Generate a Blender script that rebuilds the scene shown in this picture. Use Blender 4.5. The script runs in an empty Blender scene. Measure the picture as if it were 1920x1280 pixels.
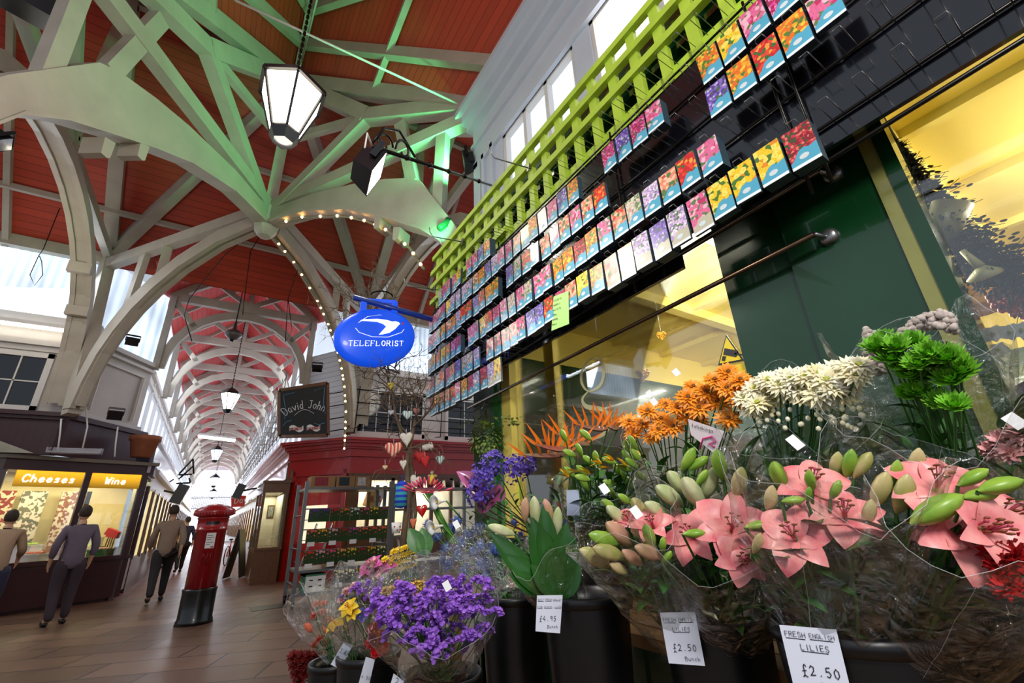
import bpy, math, random
from mathutils import Vector, Matrix
random.seed(7)
S = bpy.context.scene
COL = S.collection
PI = math.pi
V = Vector
# ---------------------------------------------------------------- camera
FPX = 818.0
def _rot(a, b, c):
    return Matrix.Rotation(a, 3, 'Z') @ Matrix.Rotation(b, 3, 'X') @ Matrix.Rotation(c, 3, 'Y')
CR = _rot(math.radians(-33.8), math.radians(21.65), math.radians(2.6))   # x right, y forward, z up
CP = V((0, 0, 1.3))
cam = bpy.data.cameras.new('camera'); camo = bpy.data.objects.new('camera', cam); COL.objects.link(camo)
cam.sensor_width = 36; cam.lens = 36 * FPX / 1920; cam.clip_start = 0.02; cam.clip_end = 300
camo.matrix_world = Matrix.Translation(CP) @ (CR @ Matrix.Rotation(PI / 2, 3, 'X')).to_4x4()
S.camera = camo
S.view_settings.view_transform = 'Standard'; S.view_settings.look = 'None'
S.view_settings.gamma = 1; S.view_settings.exposure = 0.0; S.view_settings.use_curve_mapping = False
S.cycles.use_denoising = True
S.cycles.max_bounces = 7; S.cycles.diffuse_bounces = 3; S.cycles.glossy_bounces = 3
S.cycles.transparent_max_bounces = 24; S.cycles.transmission_bounces = 4
S.cycles.caustics_reflective = False; S.cycles.caustics_refractive = False
S.cycles.sample_clamp_indirect = 4
# ---------------------------------------------------------------- world
w = bpy.data.worlds.new('sky'); S.world = w; w.use_nodes = True
bg = w.node_tree.nodes['Background']; bg.inputs[0].default_value = (.78, .87, 1, 1); bg.inputs[1].default_value = .62
# ---------------------------------------------------------------- lights
def lamp(kind, loc, tgt, power, col=(1, 1, 1), size=.3, sizey=None, spot=1.2, blend=.4, name='light'):
    d = bpy.data.lights.new(name, kind); d.energy = power; d.color = col
    if kind == 'AREA':
        d.size = size
        if sizey: d.shape = 'RECTANGLE'; d.size_y = sizey
    else:
        d.shadow_soft_size = size
    if kind == 'SPOT': d.spot_size = spot; d.spot_blend = blend
    o = bpy.data.objects.new(name, d); COL.objects.link(o); o.location = loc
    if tgt is not None: o.rotation_euler = (V(tgt) - V(loc)).to_track_quat('-Z', 'Y').to_euler()
    return o
# daylight through the clerestories and the far doorway, then point lamps without fittings
lamp('AREA', (-5.6, 12.0, 6.4), (-4.5, 6, 1), 200, (.85, .92, 1), 5, 1.6, name='clerestory_daylight')
lamp('AREA', (5.6, 12.0, 6.4), (4.5, 6, 1), 200, (.85, .92, 1), 5, 1.6, name='clerestory_daylight')
lamp('AREA', (0, 54, 4), (0, 20, 3), 500, (.82, .9, 1), 3.4, 5, name='far_doorway_daylight')
for yy in (18, 26, 34, 42, 49):
    lamp('AREA', (-1.55, yy, 6.2), (1.5, yy, 5.2), 60, (.82, .89, 1), 6, 1.2, name='clerestory_daylight')
    lamp('AREA', (1.55, yy, 6.2), (-1.5, yy, 5.2), 60, (.82, .89, 1), 6, 1.2, name='clerestory_daylight')
lamp('POINT', (-.6, -1.6, 3.4), None, 380, (1, .96, .9), .4, name='near_avenue_fill_lamp')  # added fill behind the camera to brighten the flowers; no lantern hangs here
lamp('POINT', (-3.5, 9.5, 5.2), None, 70, (1, .93, .82), .5, name='cross_avenue_point_lamp')  # these two point lamps light the cross avenue, no lantern is built for them
lamp('POINT', (4.2, 8.6, 5.4), None, 45, (1, .93, .82), .5, name='cross_avenue_point_lamp')
# ---------------------------------------------------------------- geometry helpers
def ray(px, py):
    return CR @ V((px - 960, FPX, -(py - 640)))
def at(px, py, ax, v):
    d = ray(px, py); i = 'xyz'.index(ax); return CP + d * ((v - CP[i]) / d[i])
def onp(px, py, p0, n):
    d = ray(px, py); return CP + d * ((V(p0) - CP).dot(V(n)) / d.dot(V(n)))
def pd(px, py, D):
    d = ray(px, py); return CP + d * (D / math.hypot(d.x, d.y))
def s2l(c):
    return tuple((x / 12.92 if x <= .04045 else ((x + .055) / 1.055) ** 2.4) for x in c[:3])
def hexc(h):
    return tuple(int(h[i:i + 2], 16) / 255 for i in (0, 2, 4))

class MB:
    def __init__(s): s.v = []; s.f = []; s.m = []; s.sm = []
    def add(s, vs, fs, mi=0, smooth=False):
        o = len(s.v); s.v += [tuple(x) for x in vs]
        s.f += [tuple(o + i for i in f) for f in fs]; s.m += [mi] * len(fs); s.sm += [smooth] * len(fs); return s
    def box(s, c, d, R=None, mi=0):
        x, y, z = d[0] / 2, d[1] / 2, d[2] / 2
        vs = [V((sx * x, sy * y, sz * z)) for sz in (-1, 1) for sx, sy in ((-1, -1), (1, -1), (1, 1), (-1, 1))]
        if R is not None: vs = [R @ v for v in vs]
        vs = [v + V(c) for v in vs]
        return s.add(vs, [(3, 2, 1, 0), (4, 5, 6, 7), (0, 1, 5, 4), (1, 2, 6, 5), (2, 3, 7, 6), (3, 0, 4, 7)], mi)
    def bb(s, x0, x1, y0, y1, z0, z1, mi=0):
        return s.box(((x0 + x1) / 2, (y0 + y1) / 2, (z0 + z1) / 2), (abs(x1 - x0), abs(y1 - y0), abs(z1 - z0)), None, mi)
    def beam(s, p, q, w_, h, up=(0, 0, 1), mi=0):
        p, q = V(p), V(q); d = (q - p)
        if d.length < 1e-6: return s
        d.normalize(); u = V(up); r = d.cross(u)
        if r.length < 1e-4: r = d.cross(V((1, 0, 0)))
        r.normalize(); u = r.cross(d)
        a = r * w_ / 2; b = u * h / 2
        vs = [p - a - b, p + a - b, p + a + b, p - a + b, q - a - b, q + a - b, q + a + b, q - a + b]
        return s.add(vs, [(0, 1, 2, 3), (7, 6, 5, 4), (1, 0, 4, 5), (2, 1, 5, 6), (3, 2, 6, 7), (0, 3, 7, 4)], mi)
    def tube(s, path, r, n=6, mi=0, cap=True, smooth=True):
        path = [V(p) for p in path]; m = len(path); rs = r if isinstance(r, (list, tuple)) else [r] * m
        vs = []; prev = None
        for i, p in enumerate(path):
            t = (path[min(i + 1, m - 1)] - path[max(i - 1, 0)])
            if t.length < 1e-9: t = V((0, 0, 1))
            t.normalize()
            if prev is None:
                a = t.cross(V((0, 0, 1)));
                if a.length < .05: a = t.cross(V((1, 0, 0)))
            else: a = prev - t * prev.dot(t)
            if a.length < 1e-6: a = t.cross(V((.3, 1, .2)))
            a.normalize(); prev = a; b = t.cross(a)
            vs += [p + (a * math.cos(2 * PI * k / n) + b * math.sin(2 * PI * k / n)) * rs[i] for k in range(n)]
        fs = [(i * n + k, i * n + (k + 1) % n, (i + 1) * n + (k + 1) % n, (i + 1) * n + k) for i in range(m - 1) for k in range(n)]
        if cap: fs += [tuple(range(n - 1, -1, -1)), tuple((m - 1) * n + k for k in range(n))]
        return s.add(vs, fs, mi, smooth)
    def lathe(s, prof, n=24, c=(0, 0, 0), R=None, mi=0, smooth=True, rot=0, close=True):
        vs = []
        for r, z in prof:
            for k in range(n):
                a = 2 * PI * k / n + rot; v = V((r * math.cos(a), r * math.sin(a), z))
                if R is not None: v = R @ v
                vs.append(v + V(c))
        m = len(prof)
        fs = [(i * n + k, i * n + (k + 1) % n, (i + 1) * n + (k + 1) % n, (i + 1) * n + k) for i in range(m - 1) for k in range(n)]
        if close:
            if prof[0][0] > 1e-4: fs.append(tuple(range(n - 1, -1, -1)))
            if prof[-1][0] > 1e-4: fs.append(tuple((m - 1) * n + k for k in range(n)))
        return s.add(vs, fs, mi, smooth)
    def prism(s, pts, t, mi=0):
        pts = [V(p) for p in pts]; t = V(t); n = len(pts)
        a = [p - t / 2 for p in pts]; b = [p + t / 2 for p in pts]
        fs = [tuple(range(n - 1, -1, -1)), tuple(range(n, 2 * n))] + [(i, (i + 1) % n, n + (i + 1) % n, n + i) for i in range(n)]
        return s.add(a + b, fs, mi)
    def band(s, lo, hi, t, mi=0):       # solid between two polylines, thickness t
        lo = [V(p) for p in lo]; hi = [V(p) for p in hi]; t = V(t) / 2; n = len(lo)
        vs = [p - t for p in lo] + [p - t for p in hi] + [p + t for p in lo] + [p + t for p in hi]
        fs = []
        for i in range(n - 1):
            fs += [(i, n + i, n + i + 1, i + 1), (2 * n + i, 2 * n + i + 1, 3 * n + i + 1, 3 * n + i),
                   (i, i + 1, 2 * n + i + 1, 2 * n + i), (n + i, 3 * n + i, 3 * n + i + 1, n + i + 1)]
        fs += [(0, 2 * n, 3 * n, n), (n - 1, 2 * n - 1, 4 * n - 1, 3 * n - 1)]
        return s.add(vs, fs, mi)
    def ell(s, c, r, R=None, n=10, m=6, mi=0):
        vs = []
        for i in range(m + 1):
            th = PI * i / m
            for k in range(n):
                ph = 2 * PI * k / n
                v = V((r[0] * math.sin(th) * math.cos(ph), r[1] * math.sin(th) * math.sin(ph), r[2] * math.cos(th)))
                if R is not None: v = R @ v
                vs.append(v + V(c))
        fs = [(i * n + k, (i + 1) * n + k, (i + 1) * n + (k + 1) % n, i * n + (k + 1) % n) for i in range(m) for k in range(n)]
        return s.add(vs, fs, mi, True)
    def grid(s, fn, nu, nv, mi=0, smooth=True):
        vs = [fn(i / nu, j / nv) for j in range(nv + 1) for i in range(nu + 1)]
        fs = [(j * (nu + 1) + i, j * (nu + 1) + i + 1, (j + 1) * (nu + 1) + i + 1, (j + 1) * (nu + 1) + i) for j in range(nv) for i in range(nu)]
        return s.add(vs, fs, mi, smooth)
    def mesh(s, name, mats):
        me = bpy.data.meshes.new(name); me.from_pydata(s.v, [], s.f)
        for m_ in (mats if isinstance(mats, (list, tuple)) else [mats]): me.materials.append(m_)
        me.polygons.foreach_set('material_index', s.m); me.polygons.foreach_set('use_smooth', s.sm)
        me.update(); return me
    def build(s, name, mats, parent=None, loc=None, **tags):
        o = bpy.data.objects.new(name, s.mesh(name, mats)); COL.objects.link(o)
        if parent is not None: o.parent = parent
        if loc is not None: o.location = loc
        for k, v in tags.items(): o[k] = v
        return o
def empty(name, loc=(0, 0, 0), rz=0, parent=None, **tags):
    o = bpy.data.objects.new(name, None); COL.objects.link(o); o.location = loc; o.rotation_euler = (0, 0, rz)
    if parent is not None: o.parent = parent
    for k, v in tags.items(): o[k] = v
    return o
def thing(name, label, cat, loc=(0, 0, 0), rz=0, group=None):
    o = empty(name, loc, rz, None, label=label, category=cat)
    if group: o['group'] = group
    return o
KIDS = {}
def copy_tree(o, parent=None):
    c = o.copy(); COL.objects.link(c); c.parent = parent
    for ch in list(o.children): copy_tree(ch, c)
    return c
def struct(mb, name, mats, parent=None, **t): return mb.build(name, mats, parent, kind='structure', **t)
ORD = ['first', 'second', 'third', 'fourth', 'fifth', 'sixth', 'seventh', 'eighth', 'ninth', 'tenth', 'eleventh', 'twelfth', 'thirteenth', 'fourteenth', 'fifteenth', 'sixteenth',
       'seventeenth', 'eighteenth', 'nineteenth', 'twentieth'] + ['twenty-' + q for q in ('first', 'second', 'third', 'fourth', 'fifth', 'sixth', 'seventh', 'eighth', 'ninth')] + ['thirtieth'] + ['thirty-' + q for q in ('first', 'second', 'third', 'fourth', 'fifth', 'sixth')]
# ---------------------------------------------------------------- materials
def mat(name, col, rough=.5, metal=0, spec=.5, emis=None, es=0, alpha=1, noise=0, ns=8, bump=0, bs=30, coat=0, sub=0, trans=0, col2=None):
    m = bpy.data.materials.new(name); m.use_nodes = True; nt = m.node_tree; b = nt.nodes['Principled BSDF']; L = nt.links.new
    c = s2l(hexc(col) if isinstance(col, str) else col)
    b.inputs['Base Color'].default_value = (*c, 1); b.inputs['Roughness'].default_value = rough
    b.inputs['Metallic'].default_value = metal; b.inputs['Specular IOR Level'].default_value = spec
    b.inputs['Alpha'].default_value = alpha; b.inputs['Coat Weight'].default_value = coat
    b.inputs['Transmission Weight'].default_value = trans
    if emis is not None:
        b.inputs['Emission Color'].default_value = (*s2l(hexc(emis) if isinstance(emis, str) else emis), 1); b.inputs['Emission Strength'].default_value = es
    if noise or bump:
        tc = nt.nodes.new('ShaderNodeTexCoord')
    if noise:
        n = nt.nodes.new('ShaderNodeTexNoise'); n.inputs['Scale'].default_value = ns; n.inputs['Detail'].default_value = 5; L(tc.outputs['Object'], n.inputs['Vector'])
        r = nt.nodes.new('ShaderNodeValToRGB'); r.color_ramp.elements[0].position = .3; r.color_ramp.elements[1].position = .72
        c2 = s2l(hexc(col2) if isinstance(col2, str) else col2) if col2 else tuple(x * (1 - noise) for x in c)
        r.color_ramp.elements[0].color = (*c2, 1); r.color_ramp.elements[1].color = (*c, 1)
        L(n.outputs['Fac'], r.inputs['Fac']); L(r.outputs['Color'], b.inputs['Base Color'])
    if bump:
        n2 = nt.nodes.new('ShaderNodeTexNoise'); n2.inputs['Scale'].default_value = bs; L(tc.outputs['Object'], n2.inputs['Vector'])
        bp = nt.nodes.new('ShaderNodeBump'); bp.inputs['Strength'].default_value = bump; bp.inputs['Distance'].default_value = .02
        L(n2.outputs['Fac'], bp.inputs['Height']); L(bp.outputs['Normal'], b.inputs['Normal'])
    return m
def nodes(m): return m.node_tree.nodes, m.node_tree.links.new, m.node_tree.nodes['Principled BSDF']
def seams(m, axis='Z', pitch=.12, width=.06, dark=.25, jit=.18):
    """plank seams and a small colour change per plank, along one object axis"""
    N, L, b = nodes(m); base = tuple(b.inputs['Base Color'].default_value)[:3]
    tc = N.new('ShaderNodeTexCoord'); sp = N.new('ShaderNodeSeparateXYZ'); L(tc.outputs['Object'], sp.inputs[0])
    dv = N.new('ShaderNodeMath'); dv.operation = 'DIVIDE'; dv.inputs[1].default_value = pitch; L(sp.outputs[axis], dv.inputs[0])
    fr = N.new('ShaderNodeMath'); fr.operation = 'FRACT'; L(dv.outputs[0], fr.inputs[0])
    fl = N.new('ShaderNodeMath'); fl.operation = 'FLOOR'; L(dv.outputs[0], fl.inputs[0])
    wn = N.new('ShaderNodeTexWhiteNoise'); wn.noise_dimensions = '1D'; L(fl.outputs[0], wn.inputs['W'])
    lt = N.new('ShaderNodeMath'); lt.operation = 'LESS_THAN'; lt.inputs[1].default_value = width; L(fr.outputs[0], lt.inputs[0])
    a = N.new('ShaderNodeMix'); a.data_type = 'RGBA'; a.inputs[6].default_value = (*[x * (1 - jit) for x in base], 1); a.inputs[7].default_value = (*base, 1); L(wn.outputs['Value'], a.inputs[0])
    c = N.new('ShaderNodeMix'); c.data_type = 'RGBA'; L(lt.outputs[0], c.inputs[0]); L(a.outputs[2], c.inputs[6]); c.inputs[7].default_value = (*[x * dark for x in base], 1)
    L(c.outputs[2], b.inputs['Base Color']); return m
M = {}
M['timber'] = mat('painted_timber', 'b3aa9a', .55, noise=.16, ns=3, bump=.15, bs=18)
M['timberd'] = mat('painted_trim_white', 'd8d4ce', .45, noise=.08, ns=4)
M['wall_bluelit'] = mat('white_wall_bluish_lit', 'c2cad6', .45, noise=.06, ns=3)  # white wall with the bluish-grey light mixed into its colour
M['wallw'] = mat('painted_wall_white', 'cfcac4', .6, noise=.1, ns=2)
M['redboard'] = seams(mat('red_roof_boards', 'b84026', .5), 'Z', .11, .07, .3, .2)
M['redboard_bluelit'] = seams(mat('red_boards_bluish_lit', 'd24844', .5), 'Z', .1, .07, .3, .15)  # same red boards, turned pinker by putting the corridor's bluish light into the colour
M['maroon'] = mat('maroon_paint', '3a1418', .35, coat=.2)
M['maroonb'] = seams(mat('maroon_boards', '3c151c', .4), 'X', .12, .06, .4)
M['greend'] = mat('dark_green_gloss', '0e3a1c', .18, noise=.25, ns=5, coat=.6)
M['greenm'] = mat('mid_green_gloss', '2c6b2e', .25, noise=.3, ns=12, coat=.4)
M['khaki'] = mat('olive_gloss_paint', '8a8a4a', .2, coat=.6, noise=.2, ns=6)
M['yellow'] = mat('yellow_wall', 'e6cf62', .5)
M['yellowc'] = mat('yellow_ceiling', 'f0e08a', .55)
M['lime'] = mat('lime_trellis', 'b4d040', .5, noise=.2, ns=9)
M['black'] = mat('black_plastic', '0b0b0d', .35)
M['blackm'] = mat('black_wire', '15130f', .3, metal=.6)
M['board'] = mat('black_backing_board', '0d0e14', .16, coat=.5)
M['steel'] = mat('steel', '8c8c8c', .3, metal=.9)
M['wood'] = mat('varnished_wood', '6e4320', .35, noise=.35, ns=14, coat=.3)
M['plank'] = mat('bench_plank', '8a6338', .6, noise=.4, ns=10)
M['red'] = mat('red_paint', 'b0140f', .3, coat=.4, noise=.12, ns=6)
M['redb'] = mat('red_bright_paint', 'c8261a', .35, coat=.4)
M['white'] = mat('white_paint', 'e8e6e2', .4)
def glass(name, tint=(.95, .97, .96), a=.12, rough=.02):
    m = bpy.data.materials.new(name); m.use_nodes = True; N = m.node_tree.nodes; L = m.node_tree.links.new
    N.remove(N['Principled BSDF']); o = N['Material Output']
    t = N.new('ShaderNodeBsdfTransparent'); t.inputs[0].default_value = (*tint, 1)
    g = N.new('ShaderNodeBsdfGlossy'); g.inputs['Roughness'].default_value = rough
    fr = N.new('ShaderNodeFresnel'); fr.inputs[0].default_value = 1.5
    ma = N.new('ShaderNodeMath'); ma.operation = 'ADD'; ma.inputs[1].default_value = a; L(fr.outputs[0], ma.inputs[0])
    ma2 = N.new('ShaderNodeMath'); ma2.operation = 'MULTIPLY'; ma2.inputs[1].default_value = .8; L(ma.outputs[0], ma2.inputs[0])
    x = N.new('ShaderNodeMixShader'); L(ma2.outputs[0], x.inputs[0]); L(t.outputs[0], x.inputs[1]); L(g.outputs[0], x.inputs[2]); L(x.outputs[0], o.inputs[0])
    return m
M['glass'] = glass('window_glass')
M['lampglass'] = mat('lit_lantern_glass', 'fff6e0', .4, emis='fff2dc', es=9)
M['lampglassb'] = mat('lit_lantern_glass_cool', 'e8f2ff', .4, emis='e6f0ff', es=3)
M['tube'] = mat('fluorescent_tube', 'ffffff', .4, emis='fff8e8', es=8)
def corr(name, es, pitch, axis='X'):
    m = mat(name, 'c9dbee', .5, emis='cfe2fa', es=es); N, L, b = nodes(m)
    tc = N.new('ShaderNodeTexCoord'); sp = N.new('ShaderNodeSeparateXYZ'); L(tc.outputs['Object'], sp.inputs[0])
    s_ = N.new('ShaderNodeMath'); s_.operation = 'MULTIPLY'; s_.inputs[1].default_value = 2 * PI / pitch; L(sp.outputs[axis], s_.inputs[0])
    si = N.new('ShaderNodeMath'); si.operation = 'SINE'; L(s_.outputs[0], si.inputs[0])
    mr = N.new('ShaderNodeMapRange'); mr.inputs[1].default_value = -1; mr.inputs[2].default_value = 1; mr.inputs[3].default_value = es * .62; mr.inputs[4].default_value = es; L(si.outputs[0], mr.inputs[0])
    gz = N.new('ShaderNodeTexNoise'); gz.inputs['Scale'].default_value = .8; L(tc.outputs['Object'], gz.inputs[0])
    mm = N.new('ShaderNodeMath'); mm.operation = 'MULTIPLY'; L(mr.outputs[0], mm.inputs[0]); L(gz.outputs['Fac'], mm.inputs[1])
    m2 = N.new('ShaderNodeMath'); m2.operation = 'MULTIPLY'; m2.inputs[1].default_value = 2; L(mm.outputs[0], m2.inputs[0]); L(m2.outputs[0], b.inputs['Emission Strength']); return m
M['skyx'] = corr('daylit_corrugated_panel', 1.25, .16, 'X')
M['skyy'] = corr('daylit_corrugated_panel_side', 1.25, .16, 'Y')
M['pane'] = mat('daylit_pane', 'dfeeff', .4, emis='dceaff', es=.8)
M['darkglass'] = mat('dark_window_glass', '0b0c12', .08, coat=.5)
# floor -----------------------------------------------------------------
def floor_mat():
    m = mat('worn_stone_paving', '6b5648', .4); N, L, b = nodes(m)
    tc = N.new('ShaderNodeTexCoord'); mp = N.new('ShaderNodeMapping'); mp.inputs['Rotation'].default_value = (0, 0, .42); L(tc.outputs['Object'], mp.inputs[0])
    br = N.new('ShaderNodeTexBrick'); L(mp.outputs[0], br.inputs[0]); br.offset = .45
    br.inputs['Color1'].default_value = (*s2l(hexc('80604a')), 1); br.inputs['Color2'].default_value = (*s2l(hexc('624836')), 1); br.inputs['Mortar'].default_value = (*s2l(hexc('2c211b')), 1)
    br.inputs['Scale'].default_value = 1; br.inputs['Brick Width'].default_value = 1.15; br.inputs['Row Height'].default_value = .52; br.inputs['Mortar Size'].default_value = .012
    b2 = N.new('ShaderNodeTexBrick'); L(tc.outputs['Object'], b2.inputs[0]); b2.offset = 0
    b2.inputs['Color1'].default_value = (*s2l(hexc('8a5548')), 1); b2.inputs['Color2'].default_value = (*s2l(hexc('7a4438')), 1); b2.inputs['Mortar'].default_value = (*s2l(hexc('3a2622')), 1)
    b2.inputs['Scale'].default_value = 1; b2.inputs['Brick Width'].default_value = .3; b2.inputs['Row Height'].default_value = .3; b2.inputs['Mortar Size'].default_value = .015
    sp = N.new('ShaderNodeSeparateXYZ'); L(tc.outputs['Object'], sp.inputs[0])
    gt = N.new('ShaderNodeMath'); gt.operation = 'GREATER_THAN'; gt.inputs[1].default_value = 13.4; L(sp.outputs['Y'], gt.inputs[0])
    mx = N.new('ShaderNodeMix'); mx.data_type = 'RGBA'; L(gt.outputs[0], mx.inputs[0]); L(br.outputs[0], mx.inputs[6]); L(b2.outputs[0], mx.inputs[7])
    n = N.new('ShaderNodeTexNoise'); n.inputs['Scale'].default_value = 2.5; n.inputs['Detail'].default_value = 8; L(tc.outputs['Object'], n.inputs[0])
    mr = N.new('ShaderNodeMapRange'); mr.inputs[3].default_value = .75; mr.inputs[4].default_value = 1.2; L(n.outputs['Fac'], mr.inputs[0])
    vm = N.new('ShaderNodeVectorMath'); vm.operation = 'SCALE'; L(mx.outputs[2], vm.inputs[0]); L(mr.outputs[0], vm.inputs['Scale']); L(vm.outputs[0], b.inputs['Base Color'])
    mr2 = N.new('ShaderNodeMapRange'); mr2.inputs[3].default_value = .3; mr2.inputs[4].default_value = .55; L(n.outputs['Fac'], mr2.inputs[0]); L(mr2.outputs[0], b.inputs['Roughness'])
    bp = N.new('ShaderNodeBump'); bp.inputs['Strength'].default_value = .35; bp.inputs['Distance'].default_value = .02; L(br.outputs['Fac'], bp.inputs['Height']); bp.invert = True; L(bp.outputs[0], b.inputs['Normal'])
    return m
mb = MB(); mb.add([(-14, -5, 0), (14, -5, 0), (14, 62, 0), (-14, 62, 0)], [(0, 1, 2, 3)]); struct(mb, 'floor', floor_mat())
# ================================================================ ROOF AND UPPER WALLS
YC, ZR = 8.44, 11.07
CA, CB, CC, CD = V((-2.96, 12.3, 7.3)), V((3.0, 12.3, 7.35)), V((2.45, 4.5, 7.4)), V((-2.45, 4.5, 7.4))
APX = V((0, YC, ZR))
def slope_pt(y, far=True):     # height of the cross avenue roof
    return ZR - (abs(y - YC)) * ((ZR - 7.32) / (12.3 - YC if far else YC - 4.5))
ceil = empty('ceiling', kind='structure')
mb = MB(); T = .06
def sheet(m, pts, n):          # a roof sheet with its own thickness
    m.prism(pts, V(n).normalized() * .05)
# far slope of the cross avenue, cut out where the corridor gable runs under it is hidden above
sheet(mb, [(-11, YC, ZR + .05), (11, YC, ZR + .05), (11, 12.55, 7.16), (-11, 12.55, 7.16)], (0, 1, 1))
# near slopes of the cross avenue, left and right of the near avenue
sheet(mb, [(0, YC, ZR + .05), (-11, YC, ZR + .05), (-11, 4.3, 7.25), (-2.5, 4.3, 7.25)], (0, -1, 1))
sheet(mb, [(0, YC, ZR + .05), (2.5, 4.3, 7.25), (11, 4.3, 7.25), (11, YC, ZR + .05)], (0, -1, 1))
# the two slopes of the near avenue
sheet(mb, [(0, YC, ZR + .05), (0, -3, ZR + .05), (-2.6, -3, 7.2), (-2.6, 4.35, 7.2)], (-1, 0, 1))
sheet(mb, [(0, YC, ZR + .05), (2.6, 4.35, 7.2), (2.6, -3, 7.2), (0, -3, ZR + .05)], (1, 0, 1))
struct(mb, 'roof_boards', M['redboard'], ceil)
mb = MB()   # corridor gable
ZK = 9.05
for s in (-1, 1):
    sheet(mb, [(0, 10.5, ZK + .06), (0, 56, ZK + .06), (s * 2.05, 56, 7.25), (s * 2.05, 12.0, 7.25)], (s, 0, 1))
struct(mb, 'corridor_roof_boards', M['redboard_bluelit'], ceil)
# purlins and rafters of the ceiling
def rafter(p, q, w_=.1, h=.16, nm='rafter'): MB().beam(p, q, w_, h).build(nm, M['timber'], ceil)
def onfar(y, x, off=.1): return V((x, y, slope_pt(y) - off))
for y in (10.1, 11.45):
    z = slope_pt(y) - .14
    rafter((-11, y, z), (11, y, z), .09, .12, 'purlin')
for x in (-9.2, -7.6, -6.0, -4.6, 4.6, 6.0, 7.6, 9.2):
    rafter((x, YC + .1, ZR - .12), (x, 12.4, slope_pt(12.4) - .12), .1, .14)
rafter((-11, YC, ZR - .08), (11, YC, ZR - .08), .12, .2, 'ridge_beam')
rafter((0, YC, ZR - .08), (0, -3, ZR - .08), .12, .2, 'ridge_beam')
rafter((-11, 12.35, 7.22), (-2.96, 12.35, 7.22), .22, .26, 'wall_plate')
rafter((11, 12.35, 7.22), (3.0, 12.35, 7.22), .22, .26, 'wall_plate')
def onnear(x, y): return V((x, y, ZR - abs(x) * (ZR - 7.35) / 2.5 - .12))
for s in (-1, 1):
    rafter((s * .02, 7.6, ZR - .12), onnear(s * 2.45, 3.6), .14, .2)
    rafter((s * .02, 6.8, ZR - .12), onnear(s * 2.45, 1.6), .12, .2)
    rafter(onnear(s * 1.3, 6.4), onnear(s * 1.3, -1), .1, .14, 'purlin')
    rafter((s * 1.2, 6.4, 9.05), (s * 2.2, 6.2, 9.0), .1, .12)
for s in (-1, 1):
    for k, yy in enumerate((12.6, 15.6, 18.8)):
        rafter((0, yy, ZK - .05), (s * 1.95, yy, 7.3), .09, .12)
# tie rods
MB().tube([at(440, 0, 'y', 5.2), at(870, 200, 'y', 4.6)], .018, 6).build('tie_rod', M['timberd'], ceil)
MB().tube([(0.05, 7.9, ZR - .3), (0.12, 4.2, ZR - 1.3)], .02, 6).build('tie_rod', M['timberd'], ceil)
# king post at the crossing
kp = thing('king_post', 'white timber post with round boss where the diagonal arches meet', 'post')
MB().beam((0, YC, 6.75), (0, YC, ZR), .2, .2, (0, 1, 0)).build('post', M['timber'], kp)
m2 = MB(); m2.lathe([(.0, 6.45), (.12, 6.5), (.2, 6.62), (.24, 6.8), (.24, 7.1), (.16, 7.2)], 8, (0, YC, 0), rot=PI / 8, smooth=False)
m2.build('boss', M['timber'], kp)
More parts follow.
